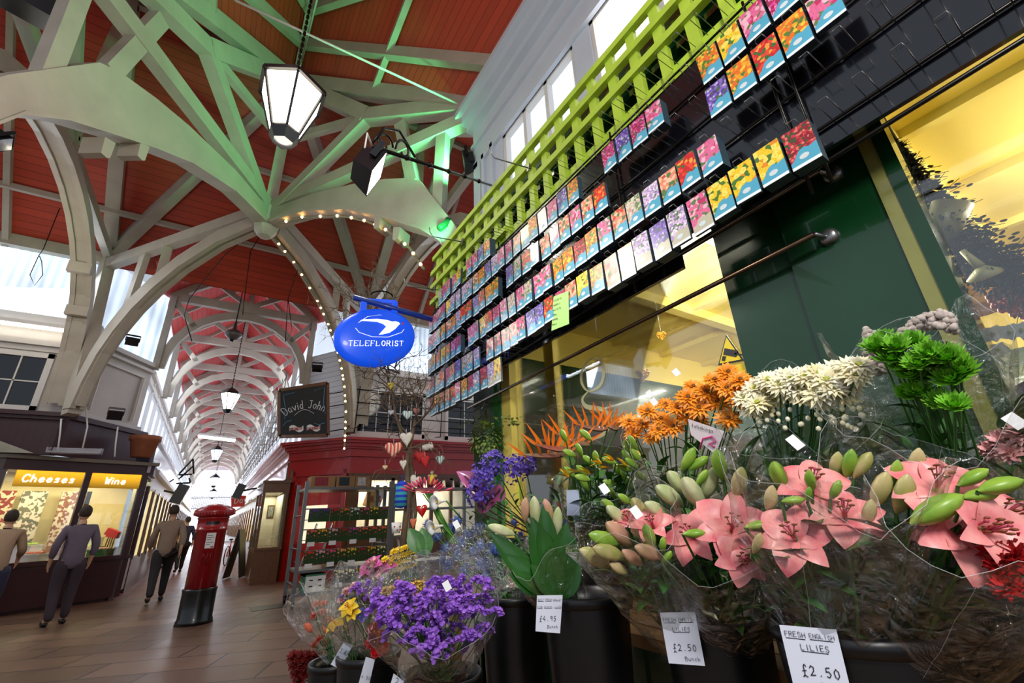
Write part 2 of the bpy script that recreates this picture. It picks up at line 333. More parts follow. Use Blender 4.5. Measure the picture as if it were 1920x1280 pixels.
# diagonal trusses ------------------------------------------------
def diag(c, label, rf, gus=False, sgn=1):
    t = thing('diagonal_truss', label, 'roof truss')
    dv = V((c.x, c.y - YC, 0)); R = dv.length; u = dv / R; nrm = V((-u.y, u.x, 0))
    def q(r, z, o=0): return V((u.x * r, YC + u.y * r, z)) + nrm * o
    k = rf / 4.3
    lo = [(.22, 6.72), (1.2, 6.6), (2.2, 6.26), (2.8, 5.93), (3.3, 5.55), (3.7, 5.12), (4.0, 4.65), (4.2, 4.1), (4.3, 3.6)]
    if gus:
        hi = [(.22, 7.0), (1.3, 6.93), (2.4, 6.72), (3.0, 6.55), (3.5, 6.36), (3.75, 6.15), (4.15, 5.45), (4.5, 4.4), (4.52, 3.6)]
        lo = lo[:4] + [(3.3, 5.62), (3.8, 5.3), (4.15, 4.98), (4.38, 4.5), (4.45, 3.6)]
        hi = hi[:4] + [(3.5, 6.36), (3.75, 6.2), (4.36, 5.2), (4.6, 4.7), (4.7, 3.6)]
        m = MB(); m.band([q(r * k, z) for r, z in lo], [q(r * k, z) for r, z in hi], nrm * .2); m.build('arched_brace', M['timber'], t)
        m = MB(); m.band([q(r * k, z - .035) for r, z in lo], [q(r * k, z + .02) for r, z in lo], nrm * .26); m.build('arch_soffit', M['timber'], t)
    else:
        hi = [(.22, 6.98), (1.2, 6.9), (2.3, 6.55), (3.0, 6.18), (3.55, 5.78), (3.95, 5.3), (4.25, 4.75), (4.45, 4.15), (4.55, 3.6)]
        for o in (-.08, .08):
            m = MB(); m.band([q(r * k, z, o) for r, z in lo], [q(r * k, z, o) for r, z in hi], nrm * .09); m.build('arched_brace', M['timber'], t)
        m = MB(); m.band([q(r * k * .985, z + .05) for r, z in lo], [q(r * k, z + .14) for r, z in lo], nrm * .16); m.build('arch_soffit', M['timber'], t)
    MB().beam(q(.1, 7.16), q(R, c.z - .25), .18, .24).build('tie_beam', M['timber'], t)
    n = q(2.4, 8.35)
    MB().beam(q(0, ZR - .35), q(R, c.z + .02), .2, .3).build('valley_rafter', M['timber'], t)
    if gus:
        MB().beam(q(.05, ZR - .45), n, .22, .3).build('principal_rafter', M['timber'], t)
        MB().beam(n, q(R, c.z), .22, .26).build('principal_rafter', M['timber'], t)
        MB().beam(q(.1, 8.9), n, .12, .16).build('collar', M['timber'], t)
    MB().beam(q(.12, 7.0), n if gus else q(2.2, 9.2), .2, .22).build('strut', M['timber'], t)
    if gus:
        MB().beam(q(3.55 * k, 6.3), q(3.2, 7.75), .14, .2).build('strut', M['timber'], t)
        MB().beam(q(4.05 * k, 5.5), q(4.1, 7.2), .14, .18).build('strut', M['timber'], t)
    else:
        MB().beam(q(2.9 * k, 6.3), q(2.9 * k, 7.1), .1, .16).build('strut', M['timber'], t)
        MB().beam(q(3.7 * k, 5.6), q(3.5, 7.1), .12, .16).build('strut', M['timber'], t)
    if gus:
        for r, z in ((2.95, 5.7), (3.35, 5.35)):
            m = MB(); m.prism([q(r * k - .05, z - .1), q(r * k - .02, z - .13), q(r * k + .06, z - .13), q(r * k + .08, z + .08), q(r * k - .05, z + .12)], nrm * .25); m.build('corbel_block', M['timber'], t)
    # corner post
    f = q(4.45 * k, 0)
    if not gus: MB().beam(V((f.x, f.y, 3.5)), V((c.x, c.y, c.z)), .2, .22, nrm).build('corner_post', M['timber'], t)
    return t, q, k
tA, qA, kA = diag(CA, 'white diagonal arched roof truss springing above the cheese shop', 4.15)
tB, qB, kB = diag(CB, 'white diagonal arched roof truss with fairy lights above the red shop', 4.4)
tC, qC, kC = diag(CC, 'pale green-lit diagonal arched truss behind the blue hanging sign', 4.3, True)
tD, qD, kD = diag(CD, 'wide green-tinted arched truss crossing the upper left', 4.25, True)
# side trusses over the cross avenue ------------------------------
def side(x, label):
    t = thing('avenue_truss', label, 'roof truss')
    lo = []; hi = []
    for i in range(17):
        a = PI * i / 16; y = YC - math.cos(a) * 3.55; z = 3.9 + 3.0 * math.sin(a) ** .75 if 0 < i < 16 else 3.7
        lo.append((y, z)); hi.append((YC - math.cos(a) * 3.73, z + .19))
    for o in (-.12, .12):
        m = MB(); m.band([(x + o, y, z) for y, z in lo], [(x + o, y, z) for y, z in hi], (.08, 0, 0)); m.build('arched_brace', M['timber'], t)
    m = MB(); m.band([(x, y, z + .04) for y, z in lo], [(x, y, z + .12) for y, z in lo], (.18, 0, 0)); m.build('arch_soffit', M['timber'], t)
    for y1 in (12.3, 4.6):
        MB().beam((x, y1, 7.35), (x, YC, ZR - .15), .2, .26, (1, 0, 0)).build('principal_rafter', M['timber'], t)
        MB().beam((x, (y1 + YC) / 2, 9.1), (x, YC, 7.4), .14, .18, (1, 0, 0)).build('strut', M['timber'], t)
        yy = YC + (y1 - YC) * .62
        m = MB(); m.box((x, yy, 6.2), (.34, .12, .22)); m.build('spacer_block', M['timber'], t)
        m = MB(); m.box((x, YC + (y1 - YC) * .8, 5.55), (.34, .12, .2)); m.build('spacer_block', M['timber'], t)
    MB().beam((x, 4.6, 7.3), (x, 12.3, 7.3), .14, .2).build('tie_beam', M['timber'], t)
    MB().beam((x, YC, 7.2), (x, YC, ZR), .16, .16, (0, 1, 0)).build('post', M['timber'], t)
    return t
side(-2.96, 'white double-ribbed arched truss over the avenue on the left')
side(3.05, 'white double-ribbed arched truss over the avenue behind the blue sign')
# corridor trusses -------------------------------------------------
def corr_truss():
    t = empty('roof_truss'); HW = 1.8
    g = [('tie_beam', MB().beam((-HW, 0, 7.3), (HW, 0, 7.3), .16, .24)),
         ('king_post', MB().beam((0, 0, 7.3), (0, 0, 8.9), .13, .14, (0, 1, 0)))]
    for s in (-1, 1):
        g += [('principal_rafter', MB().beam((s * (HW + .1), 0, 7.3), (0, 0, 8.72), .14, .2)),
              ('upper_rafter', MB().beam((s * (HW + .15), .3, 7.42), (0, .3, 8.98), .1, .14)),
              ('strut', MB().beam((s * .06, 0, 7.42), (s * .95, 0, 8.0), .1, .14)),
              ('corner_brace', MB().beam((s * (HW - .02), 0, 7.2), (s * 1.2, 0, 6.5), .14, .14)),
              ('wall_post', MB().beam((s * HW, 0, 5.2), (s * HW, 0, 7.3), .14, .2, (0, 1, 0)))]
    lo = []; hi = []
    for i in range(15):
        a = PI * i / 14; lo.append((-math.cos(a) * 1.62, 0, 5.25 + 1.7 * math.sin(a))); hi.append((-math.cos(a) * 1.82, 0, 5.25 + 1.92 * math.sin(a)))
    g.append(('arched_brace', MB().band(lo, hi, (0, .14, 0))))
    for n, m in g: m.build(n, M['timber'], t)
    return t
tr0 = corr_truss()
for i in range(13):
    o = tr0 if i == 0 else copy_tree(tr0)
    o.location = (0, 14 + i * 3.2, 0)
    o['category'] = 'roof truss'
    o['label'] = ('white timber king-post truss with arched brace at the mouth of the corridor' if i == 0 else
                  'white king-post roof truss over the corridor, %s back from its mouth' % ORD[i])
    o['group'] = 'arched roof trusses along the corridor'
# ---------------------------------------------------------------- clerestories
st = struct
mb = MB(); mb.bb(-11, -2.9, 12.42, 12.5, 5.62, 7.12); st(mb, 'window_1', M['skyx'])
mb = MB(); mb.bb(3.0, 11, 12.42, 12.5, 5.5, 7.12); st(mb, 'window_2', M['skyx'])
for s, n in ((-1, 3), (1, 4)):
    mb = MB(); p, q = V((s * 2.9, 12.45, 0)), V((s * 1.92, 14, 0))
    mb.prism([(p.x, p.y, 5.3), (q.x, q.y, 5.3), (q.x, q.y, 7.25), (p.x, p.y, 7.25)], (.04, .04, 0)); st(mb, 'window_%d' % n, M['skyx'] if s < 0 else M['pane'])
# white siding on the right chamfer, below and above a small pane
sid = seams(mat('white_siding', 'c9cacb', .5), 'Z', .16, .12, .55, .05)
mb = MB(); p, q = V((2.85, 12.4, 0)), V((1.9, 13.95, 0)); mb.prism([(p.x, p.y, 3.3), (q.x, q.y, 3.3), (q.x, q.y, 6.1), (p.x, p.y, 6.1)], (.06, .06, 0)); st(mb, 'wall_right_chamfer', sid)
# left-hand walls: far side of the cross avenue
def framed(x0, x1, z0, z1, y, mats):
    pass
mb = MB(); mb.bb(-11, -2.7, 12.4, 12.6, 3.3, 5.62); mb.bb(-11, -2.8, 12.25, 12.4, 5.42, 5.62); mb.bb(-11, -2.8, 12.3, 12.4, 4.98, 5.1); mb.bb(-11, -2.8, 12.34, 12.4, 4.86, 4.92)
st(mb, 'wall_left', M['wallw'])
wn = empty('window_5', kind='structure')
m = MB(); m.bb(-6.0, -3.35, 12.36, 12.39, 3.72, 4.72); st(m, 'dark_panes', M['darkglass'], wn)
m = MB(); m.bb(-6.1, -3.25, 12.32, 12.4, 3.6, 3.72); m.bb(-6.1, -3.25, 12.32, 12.4, 4.72, 4.82); m.bb(-3.35, -3.25, 12.32, 12.4, 3.6, 4.82)
for x in (-3.72, -4.1, -4.5, -4.9): m.bb(x - .012, x + .012, 12.33, 12.4, 3.72, 4.72)
m.bb(-6, -3.35, 12.33, 12.4, 4.2, 4.225); st(m, 'window_frame', M['timberd'], wn)
tb = thing('tube_light', 'lit fluorescent batten fixed above the dark window on the left', 'ceiling light')
m = MB(); m.bb(-6.5, -3.0, 12.12, 12.26, 5.34, 5.42); m.build('batten', M['timberd'], tb)
m = MB(); m.tube([(-6.4, 12.16, 5.3), (-3.1, 12.16, 5.3)], .03, 8); m.build('tube', M['tube'], tb)
# left chamfer wall with a framed panel, to the corridor
def cham(p, q, z0, z1, t, name, m_): 
    mb = MB(); mb.prism([(p[0], p[1], z0), (q[0], q[1], z0), (q[0], q[1], z1), (p[0], p[1], z1)], t); return st(mb, name, m_)
P0, P1 = (-2.8, 12.45), (-1.9, 14.02)
cham(P0, P1, 3.3, 5.3, (-.1, -.06, 0), 'wall_left_chamfer', M['wallw'])
mb = MB(); dx, dy = P1[0] - P0[0], P1[1] - P0[1]
def cp(t, z, o=0): return V((P0[0] + dx * t + o * .87, P0[1] + dy * t - o * .5, z))
for z, h, o in ((5.26, .1, .1), (5.1, .06, .07), (3.62, .16, .06)): mb.beam(cp(-.02, z, o), cp(1.04, z, o), .12, h)
for t in (.2, .88): mb.beam(cp(t, 3.8, .07), cp(t, 4.9, .07), .05, .05, (1, 0, 0))
mb.beam(cp(.2, 4.9, .07), cp(.88, 4.9, .07), .05, .05)
st(mb, 'trim_1', M['timberd'])
# corridor walls with tall upper windows
for s, nm in ((-1, 'left'), (1, 'right')):
    X = s * 1.92; mb = MB()
    mb.bb(X, X + s * .15, 14, 56, 3.0, 3.6); mb.bb(X, X + s * .15, 14, 56, 4.9, 5.35); mb.bb(X - s * .08, X, 14, 56, 5.2, 5.3); mb.bb(X - s * .05, X, 14, 56, 4.95, 5.02)
    for k in range(30): mb.bb(X - s * .03, X + s * .1, 14 + k * 1.4, 14.16 + k * 1.4, 3.5, 5.3)
    st(mb, 'wall_corridor_' + nm, M['white'])
    mb = MB(); mb.bb(X + s * .05, X + s * .08, 14, 56, 3.6, 4.9); mb.bb(X + s * .04, X + s * .08, 14, 56, 5.35, 7.2)
    st(mb, 'window_%d' % (6 if s < 0 else 7), M['pane'])
# right-hand far wall above the red shop
mb = MB(); mb.bb(2.7, 11, 12.42, 12.6, 3.1, 5.5); mb.bb(2.8, 11, 12.3, 12.42, 5.3, 5.5); mb.bb(2.8, 11, 12.36, 12.42, 4.85, 4.93); mb.bb(2.7, 11, 12.34, 12.42, 3.25, 3.5)
st(mb, 'wall_far_right', M['wallw'])
wn = empty('window_8', kind='structure')
m = MB()
for a, b in ((2.85, 4.9), (5.75, 6.9)): m.bb(a, b, 12.38, 12.41, 3.62, 4.75)
st(m, 'dark_panes', M['darkglass'], wn)
m = MB()
for a, b, k in ((2.85, 4.9, 6), (5.75, 6.9, 2)):
    m.bb(a - .08, b + .08, 12.34, 12.42, 3.5, 3.62); m.bb(a - .08, b + .08, 12.34, 12.42, 4.75, 4.85); m.bb(a - .08, a, 12.34, 12.42, 3.5, 4.85); m.bb(b, b + .08, 12.34, 12.42, 3.5, 4.85)
    for i in range(1, k): m.bb(a + (b - a) * i / k - .012, a + (b - a) * i / k + .012, 12.36, 12.41, 3.62, 4.75)
    m.bb(a, b, 12.36, 12.41, 4.17, 4.2)
st(m, 'window_frame', M['timberd'], wn)
# far end wall of the corridor, bright street outside
mb = MB(); mb.bb(-1.9, 1.9, 56.0, 56.1, 6.9, 9.2); st(mb, 'wall_far_end', M['white'])
mb = MB(); mb.bb(-2.4, 2.4, 59.5, 59.6, 0, 9); st(mb, 'window_9', mat('bright_street_daylight', 'eef5ff', .5, emis='eef5ff', es=1.3))
fr = thing('window_railing', 'pale iron railing across the bright arch at the far end', 'railing')
m = MB()
for k in range(26): m.tube([(-1.8 + k * .144, 55.9, 3.1), (-1.8 + k * .144, 55.9, 4.4)], .02, 5)
m.tube([(-1.85, 55.9, 4.2), (1.85, 55.9, 4.2)], .03, 5); m.tube([(-1.85, 55.9, 3.2), (1.85, 55.9, 3.2)], .03, 5); m.build('bars', M['steel'], fr)
# ================================================================ FLOWER SHOP BUILDING
FX, BX, PX = 1.75, 1.54, 1.42     # shopfront, fascia board, seed packets
# upper wall (set back) with cornice, windows
UX = 2.5
mb = MB()
zt, zb = 1.3 + 1.908 * UX, 5.0       # window head
mb.bb(UX, UX + .2, -3, 4.57, zt + .1, 7.4); mb.bb(UX, UX + .2, -3, 4.57, 3.2, 4.6)
mb.bb(UX, UX + .2, 3.75, 4.57, 4.4, zt + .2)
for y in (3.3, 1.86, .35): pass
for a, b in ((2.02, 2.28), (.1, .42)): mb.bb(UX - .0, UX + .2, a, b, 4.4, zt + .2)
mb.bb(UX + .05, 9, 4.37, 4.57, 3.2, 7.3)
st(mb, 'wall_right_upper', M['wall_bluelit'])
mb = MB()
mb.bb(UX - .2, UX + .1, -3, 4.62, 7.02, 7.16); mb.bb(UX - .28, UX + .1, -3, 4.66, 7.16, 7.26); mb.bb(UX - .1, UX + .02, -3, 4.6, 6.9, 7.02); mb.bb(UX - .05, UX, -3, 4.57, 6.55, 6.6)
mb.bb(UX - .05, UX, -3, 4.3, zt + .02, zt + .1)
for y in (4.33, 4.22, 3.98): mb.bb(UX - .05, UX, y - .035, y + .035, 4.2, zt + .1)
st(mb, 'trim_2', M['wall_bluelit'])
wn = empty('window_10', kind='structure')
m = MB(); m.bb(UX + .1, UX + .12, 2.26, 3.78, 4.5, zt + .05); st(m, 'panes', M['pane'], wn)
m = MB(); m.bb(UX + .1, UX + .12, .4, 2.04, 4.5, zt + .05); m.bb(UX + .1, UX + .12, -3, .12, 4.5, zt + .05); st(m, 'bright_panes', mat('bright_pane', 'ffffff', .4, emis='ffffff', es=2.4), wn)
m = MB()
for y in (3.72, 2.8, 3.25, 2.3, 2.0, 1.24, .45, -.4, -1.2): m.bb(UX + .02, UX + .1, y - .03, y + .03, 4.4, zt + .05)
m.bb(UX + .02, UX + .1, -3, 3.75, zt - .0, zt + .06)
st(m, 'window_frame', M['timberd'], wn)
# bracket on the wall at the top: hammer beam with curved brace
bk = thing('wall_bracket', 'white timber bracket with curved brace high on the near wall corner', 'bracket')
m = MB(); m.beam((UX, 3.6, 8.9), (1.75, 3.35, 8.9), .22, .26); m.beam((1.72, 3.35, 8.78), (1.9, 3.4, 8.6), .26, .16); m.build('arm', M['timber'], bk)
lo = [V((UX - .05, 3.75, 7.3)), V((UX - .1, 3.7, 7.8)), V((2.2, 3.6, 8.35)), V((1.98, 3.5, 8.85))]; hi = [p + V((.14, .03, .12)) for p in lo]
m = MB(); m.band(lo, hi, (.0, .14, 0)); m.build('curved_brace', M['timber'], bk)
m = MB(); m.beam((UX + .05, 3.9, 7.2), (UX + .05, 3.9, 9.6), .2, .22, (0, 1, 0)); m.build('wall_post', M['timber'], bk)
# ---------------------------------------------------------------- shopfront
mb = MB()
mb.bb(FX, FX + .12, -3, 3.28, 0, 1.13); mb.bb(FX - .05, FX, -3, 3.28, 1.06, 1.16); mb.bb(FX - .03, FX, -3, 3.28, 0, .18)
for k in range(24): mb.bb(FX - .015, FX, -2.6 + k * .25, -2.58 + k * .25, .18, 1.06)
mb.bb(FX, FX + .12, .23, .9, .95, 3.2)                    # solid panel between the windows
mb.bb(FX - .02, FX, .3, .62, .95, 3.2)
mb.bb(FX - .035, FX + .06, .222, .262, .9, 3.2)
mb.bb(FX, FX + .14, 3.0, 3.25, 0, 3.3); mb.bb(FX + .02, FX + 2.6, 3.2, 3.28, 0, 3.2)
mb.bb(FX - .02, FX + .5, -3, 3.28, 3.0, 3.2)
st(mb, 'wall_right', M['greend'])
mb = MB(); mb.bb(FX - .03, FX + .01, .262, .302, .95, 3.2); st(mb, 'trim_3', M['khaki'])
mb = MB(); mb.bb(FX - .03, FX + .06, 2.86, 3.0, .95, 3.2); mb.bb(FX - .02, FX + .06, 2.78, 2.82, .95, 3.2); st(mb, 'trim_4', M['greenm'])
mb = MB(); mb.bb(FX - .01, FX + .1, 2.66, 2.78, .9, 3.0); mb.bb(FX + .3, FX + .36, 2.5, 2.62, .9, 3.0)
mb.bb(FX, FX + .06, .9, 2.7, 2.7, 2.78)
st(mb, 'trim_5', M['yellow'])
for k, (a, b) in enumerate(((.9, 2.68), (-3, .222))):
    mb = MB(); mb.bb(FX + .04, FX + .048, a, b, .97, 3.0); st(mb, 'window_%d' % (11 + k), M['glass'])
# building mass above the fascia, between shopfront and set-back wall
mb = MB(); mb.bb(BX + .14, UX + .1, -3, 3.55, 3.5, 3.62); mb.bb(BX + .12, BX + .2, -3, 3.6, 3.1, 3.8); st(mb, 'wall_right_fascia', M['greend'])
mb = MB()
for k in range(4): mb.bb(BX + .075, BX + .12, -3, 3.62, 3.16 + k * .16, 3.2 + k * .16)
st(mb, 'trim_6', M['greend'])
# interior ------------------------------------------------------------
mb = MB(); mb.bb(FX + .1, 6.5, -3.2, 3.2, 3.02, 3.1)
for x in (2.6, 3.4, 4.2, 5.0): mb.bb(x, x + .05, -3.2, 3.2, 2.97, 3.02)
for y in (-1.5, .3, 2.1): mb.bb(FX + .1, 6.5, y, y + .09, 2.93, 3.02)
st(mb, 'ceiling_shop', M['yellowc'])
mb = MB(); mb.bb(6.4, 6.5, -3.2, 3.2, 0, 3.02); mb.bb(FX + .2, 6.5, 3.12, 3.2, 1.9, 3.02); mb.bb(FX + .2, 6.5, -3.2, -3.1, 0, 3.02); mb.bb(FX + .2, 6.5, 3.12, 3.2, 0, 1.1); mb.bb(2.0, 2.3, -.35, -.1, 2.0, 2.2)
st(mb, 'wall_shop_interior', M['yellow'])
mb = MB(); mb.bb(FX + .2, 6.4, 3.06, 3.12, 2.1, 2.62); mb.bb(6.34, 6.4, -3.1, 3.1, 2.1, 2.6); st(mb, 'trim_7', M['greend'])
mb = MB(); mb.bb(FX + .14, 6.5, -3.2, 3.2, .0, .12); st(mb, 'floor_shop', M['wood'])
mb = MB(); mb.bb(FX + .2, 6.3, 3.02, 3.1, 1.1, 2.1); mb.bb(6.3, 6.36, -3, 3, .4, 2.05); st(mb, 'wall_shop_shelving', mat('dim_shelving', '4a3f22', .6, noise=.6, ns=4, col2='1e1a12'))
def tubel(p, q, lab, pw=9):
    t = thing('tube_light', lab, 'ceiling light'); p, q = V(p), V(q); d = q - p
    m = MB(); m.beam(p + V((0, 0, .05)), q + V((0, 0, .05)), .1, .05); m.build('batten', M['timberd'], t)
    m = MB(); m.beam(p, q, .07, .045); m.build('diffuser', M['tube'], t)
    lamp('AREA', (p + q) / 2 - V((0, 0, .06)), (p + q) / 2 - V((0, 0, 1)), pw, (1, .95, .78), .1, d.length, name='shop_tube_lamp')
    lamp('POINT', (p + q) / 2 - V((0, 0, .3)), None, pw * 1.3, (1, .93, .7), .25, name='shop_tube_lamp')
tubel((2.35, 1.25, 2.9), (3.9, 1.2, 2.9), 'lit ceiling tube seen through the shop window above the camera warning sign', 44)
tubel((2.2, .55, 2.9), (2.2, 2.0, 2.9), 'lit ceiling tube close behind the upper rail of the shop window', 38)
tubel((4.4, 1.6, 2.9), (5.8, 1.6, 2.9), 'lit ceiling tube deepest in the flower shop', 44)
tubel((2.6, -.55, 2.9), (4.4, -.6, 2.9), 'lit ceiling tube seen beside the dried lavender', 44)
tubel((2.6, -1.9, 2.9), (4.4, -1.9, 2.9), 'lit ceiling tube at the right edge of the flower shop', 38)
# rails across the window --------------------------------------------
def rail(z0, z1, y0, y1, x, lab):
    t = thing('brass_rail', lab, 'rail')
    m = MB(); m.tube([(x, y0, z0), (x, y1, z1)], .011, 8); m.build('rod', mat('bronze_rod', '5a4636', .25, metal=.9), t)
    m = MB(); m.lathe([(0, -.03), (.02, -.03), (.03, -.02), (.032, 0), (.02, .01)], 14, (FX - .03, y0 - .02, z0), Matrix.Rotation(-PI / 2, 3, 'Y')); m.tube([(FX, y0 - .02, z0), (x, y0, z0)], .009, 6); m.build('rose', M['steel'], t)
    if y1 > 2.9:
        m = MB(); m.tube([(x, y1 - .22, z1 + .0), (FX, y1 - .22, z1)], .008, 6); m.tube([V((x + .01, y1 - .22 + .03 * math.cos(a * .7), z1 - .02 + .03 * math.sin(a * .7))) for a in range(8)], .005, 5); m.build('hook', M['steel'], t)
pA, pB = at(1527, 439, 'x', 1.66), at(877.5, 765, 'x', 1.66)
rail(pA.z, pB.z, pA.y, pB.y, 1.66, 'lower bronze rail running the length of the shop window')
pA, pB = at(1535, 321, 'x', 1.66), at(905, 700, 'x', 1.66)
rail(pA.z, pB.z, pA.y, pB.y, 1.66, 'upper bronze rail under the seed packets')
# stickers on the window
sg = thing('warning_sign', 'yellow triangular camera warning sign stuck inside the window', 'sign')
def wp(px, py): return at(px, py, 'x', FX + .03)
def shrink(pts, k):
    c = sum(pts, V()) / len(pts); return [c + (p - c) * k for p in pts]
tri = [wp(1347, 685), wp(1362, 627), wp(1396, 676)]
yl = mat('sign_yellow', 'f2d21c', .5)
m = MB(); m.prism(tri, (.004, 0, 0)); m.build('border', M['black'], sg)
m = MB(); m.prism([p - V((.003, 0, 0)) for p in shrink(tri, .84)], (.003, 0, 0)); m.build('face', yl, sg)
m = MB(); c = wp(1371, 661) - V((.006, 0, 0)); R = Matrix.Rotation(math.radians(28), 3, 'X'); m.box(c, (.004, .06, .028), R); m.box(c + V((0, .035, -.016)), (.004, .014, .02), R); m.box(c + V((0, -.035, -.02)), (.004, .04, .007), R)
m.build('camera_pictogram', M['black'], sg)
m = MB(); m.prism([wp(1349, 689), wp(1398, 680), wp(1404, 702), wp(1354, 712)], (.004, 0, 0)); m.build('text_plate', yl, sg)
# --- lettering: a small stroke alphabet ---------------------------------
GL = {'A': [[(0, 0), (.5, 1), (1, 0)], [(.2, .38), (.8, .38)]], 'B': [[(0, 0), (0, 1), (.7, 1), (.85, .78), (.7, .55), (0, .55)], [(.7, .55), (.95, .3), (.7, 0), (0, 0)]],
 'C': [[(.95, .8), (.7, 1), (.3, 1), (0, .7), (0, .3), (.3, 0), (.7, 0), (.95, .2)]], 'D': [[(0, 0), (0, 1), (.5, 1), (.95, .7), (.95, .3), (.5, 0), (0, 0)]],
 'E': [[(.9, 1), (0, 1), (0, 0), (.9, 0)], [(0, .52), (.7, .52)]], 'F': [[(.9, 1), (0, 1), (0, 0)], [(0, .52), (.7, .52)]],
 'G': [[(.95, .8), (.7, 1), (.3, 1), (0, .7), (0, .3), (.3, 0), (.7, 0), (.95, .2), (.95, .45), (.6, .45)]], 'H': [[(0, 0), (0, 1)], [(.95, 0), (.95, 1)], [(0, .5), (.95, .5)]],
 'I': [[(.5, 0), (.5, 1)]], 'K': [[(0, 0), (0, 1)], [(.9, 1), (0, .45), (.95, 0)]], 'L': [[(0, 1), (0, 0), (.85, 0)]], 'M': [[(0, 0), (.05, 1), (.5, .35), (.95, 1), (1, 0)]],
 'N': [[(0, 0), (0, 1), (.95, 0), (.95, 1)]], 'O': [[(.5, 1), (.15, .85), (0, .5), (.15, .15), (.5, 0), (.85, .15), (1, .5), (.85, .85), (.5, 1)]], 'P': [[(0, 0), (0, 1), (.7, 1), (.9, .78), (.7, .5), (0, .5)]],
 'R': [[(0, 0), (0, 1), (.7, 1), (.9, .78), (.7, .52), (0, .52)], [(.45, .52), (.95, 0)]], 'S': [[(.9, .82), (.65, 1), (.3, 1), (.08, .78), (.25, .56), (.7, .45), (.92, .24), (.7, 0), (.3, 0), (.05, .18)]],
 'T': [[(0, 1), (1, 1)], [(.5, 1), (.5, 0)]], 'U': [[(0, 1), (0, .3), (.3, 0), (.65, 0), (.95, .3), (.95, 1)]], 'V': [[(0, 1), (.5, 0), (1, 1)]], 'W': [[(0, 1), (.25, 0), (.5, .7), (.75, 0), (1, 1)]], 'Y': [[(0, 1), (.5, .5), (1, 1)], [(.5, .5), (.5, 0)]],
 'a': [[(.8, .55), (.4, .62), (.1, .35), (.3, 0), (.7, .12), (.8, .55), (.85, 0)]], 'c': [[(.85, .5), (.5, .62), (.1, .35), (.35, 0), (.85, .1)]], 'd': [[(.8, .5), (.4, .6), (.1, .3), (.4, 0), (.8, .15)], [(.8, 1.05), (.82, 0)]],
 'e': [[(.1, .32), (.85, .36), (.6, .62), (.2, .5), (.1, .2), (.4, 0), (.85, .1)]], 'h': [[(.1, 1.05), (.1, 0)], [(.1, .45), (.5, .62), (.8, .4), (.8, 0)]], 'i': [[(.5, .6), (.5, 0)], [(.5, .82), (.5, .86)]],
 'n': [[(.1, .6), (.1, 0)], [(.1, .45), (.5, .62), (.8, .4), (.8, 0)]], 'o': [[(.5, .62), (.15, .45), (.15, .15), (.5, 0), (.85, .15), (.85, .45), (.5, .62)]], 's': [[(.8, .52), (.4, .62), (.2, .45), (.7, .25), (.7, .05), (.15, .05)]],
 'v': [[(.05, .6), (.45, 0), (.9, .6)]], 'u': [[(.1, .6), (.12, .15), (.45, 0), (.8, .2)], [(.8, .6), (.82, 0)]], 'f': [[(.8, .95), (.5, 1.05), (.4, .8), (.4, -.1)], [(.1, .6), (.75, .6)]], 'r': [[(.15, .6), (.15, 0)], [(.15, .4), (.45, .62), (.75, .55)]],
 'J': [[(.3, 1), (.95, 1)], [(.7, 1), (.7, .2), (.45, 0), (.1, .12)]], 'b': [[(.1, 1.05), (.1, 0), (.55, 0), (.85, .3), (.55, .6), (.1, .5)]], 'l': [[(.5, 1.05), (.5, 0)]], 't': [[(.45, .95), (.45, .05), (.75, 0)], [(.15, .62), (.8, .62)]], 'g': [[(.8, .55), (.4, .62), (.12, .35), (.4, .05), (.78, .2), (.8, .6), (.78, -.2), (.4, -.35), (.12, -.2)]], 'w': [[(.05, .6), (.25, 0), (.5, .45), (.72, 0), (.95, .6)]], 'y': [[(.1, .6), (.45, .05)], [(.85, .6), (.3, -.35)]],
 '0': [[(.5, 1), (.12, .7), (.15, .2), (.5, 0), (.85, .3), (.85, .75), (.5, 1)]], '2': [[(.1, .75), (.4, 1), (.8, .85), (.7, .45), (.05, 0), (.9, .05)]], '4': [[(.6, 1), (.05, .35), (.9, .35)], [(.65, .6), (.6, -.05)]],
 '5': [[(.85, 1), (.25, .97), (.15, .55), (.6, .6), (.85, .3), (.5, 0), (.1, .08)]], '9': [[(.8, .6), (.3, .5), (.15, .8), (.5, 1), (.82, .85), (.75, 0)]], '.': [[(.4, 0), (.5, .06)]], '\'': [[(.5, 1), (.4, .75)]], '-': [[(.15, .4), (.8, .4)]],
 '\u00a3': [[(.85, .9), (.6, 1.1), (.4, .9), (.42, .2), (.3, -.15), (.05, -.2)], [(.1, .4), (.75, .45)], [(.05, -.2), (.4, -.05), (.8, -.22)]], '/': [[(0, 0), (1, 1)]]}
SER = {'T': [(0, 1, 0, .82), (1, 1, 1, .82), (.32, 0, .68, 0)], 'E': [(-.12, 0, .1, 0), (-.12, 1, .1, 1), (.9, 0, .95, .2), (.9, 1, .93, .82)], 'L': [(-.14, 1, .2, 1), (-.14, 0, .1, 0), (.85, 0, .9, .22)], 'F': [(-.12, 0, .25, 0), (-.12, 1, .1, 1), (.9, 1, .93, .8)], 'R': [(-.12, 0, .22, 0), (-.12, 1, .1, 1), (.9, 0, 1.08, 0)], 'I': [(.3, 0, .7, 0), (.3, 1, .7, 1)], 'S': [(.9, .82, .9, .98), (.05, .18, .05, .02)]}
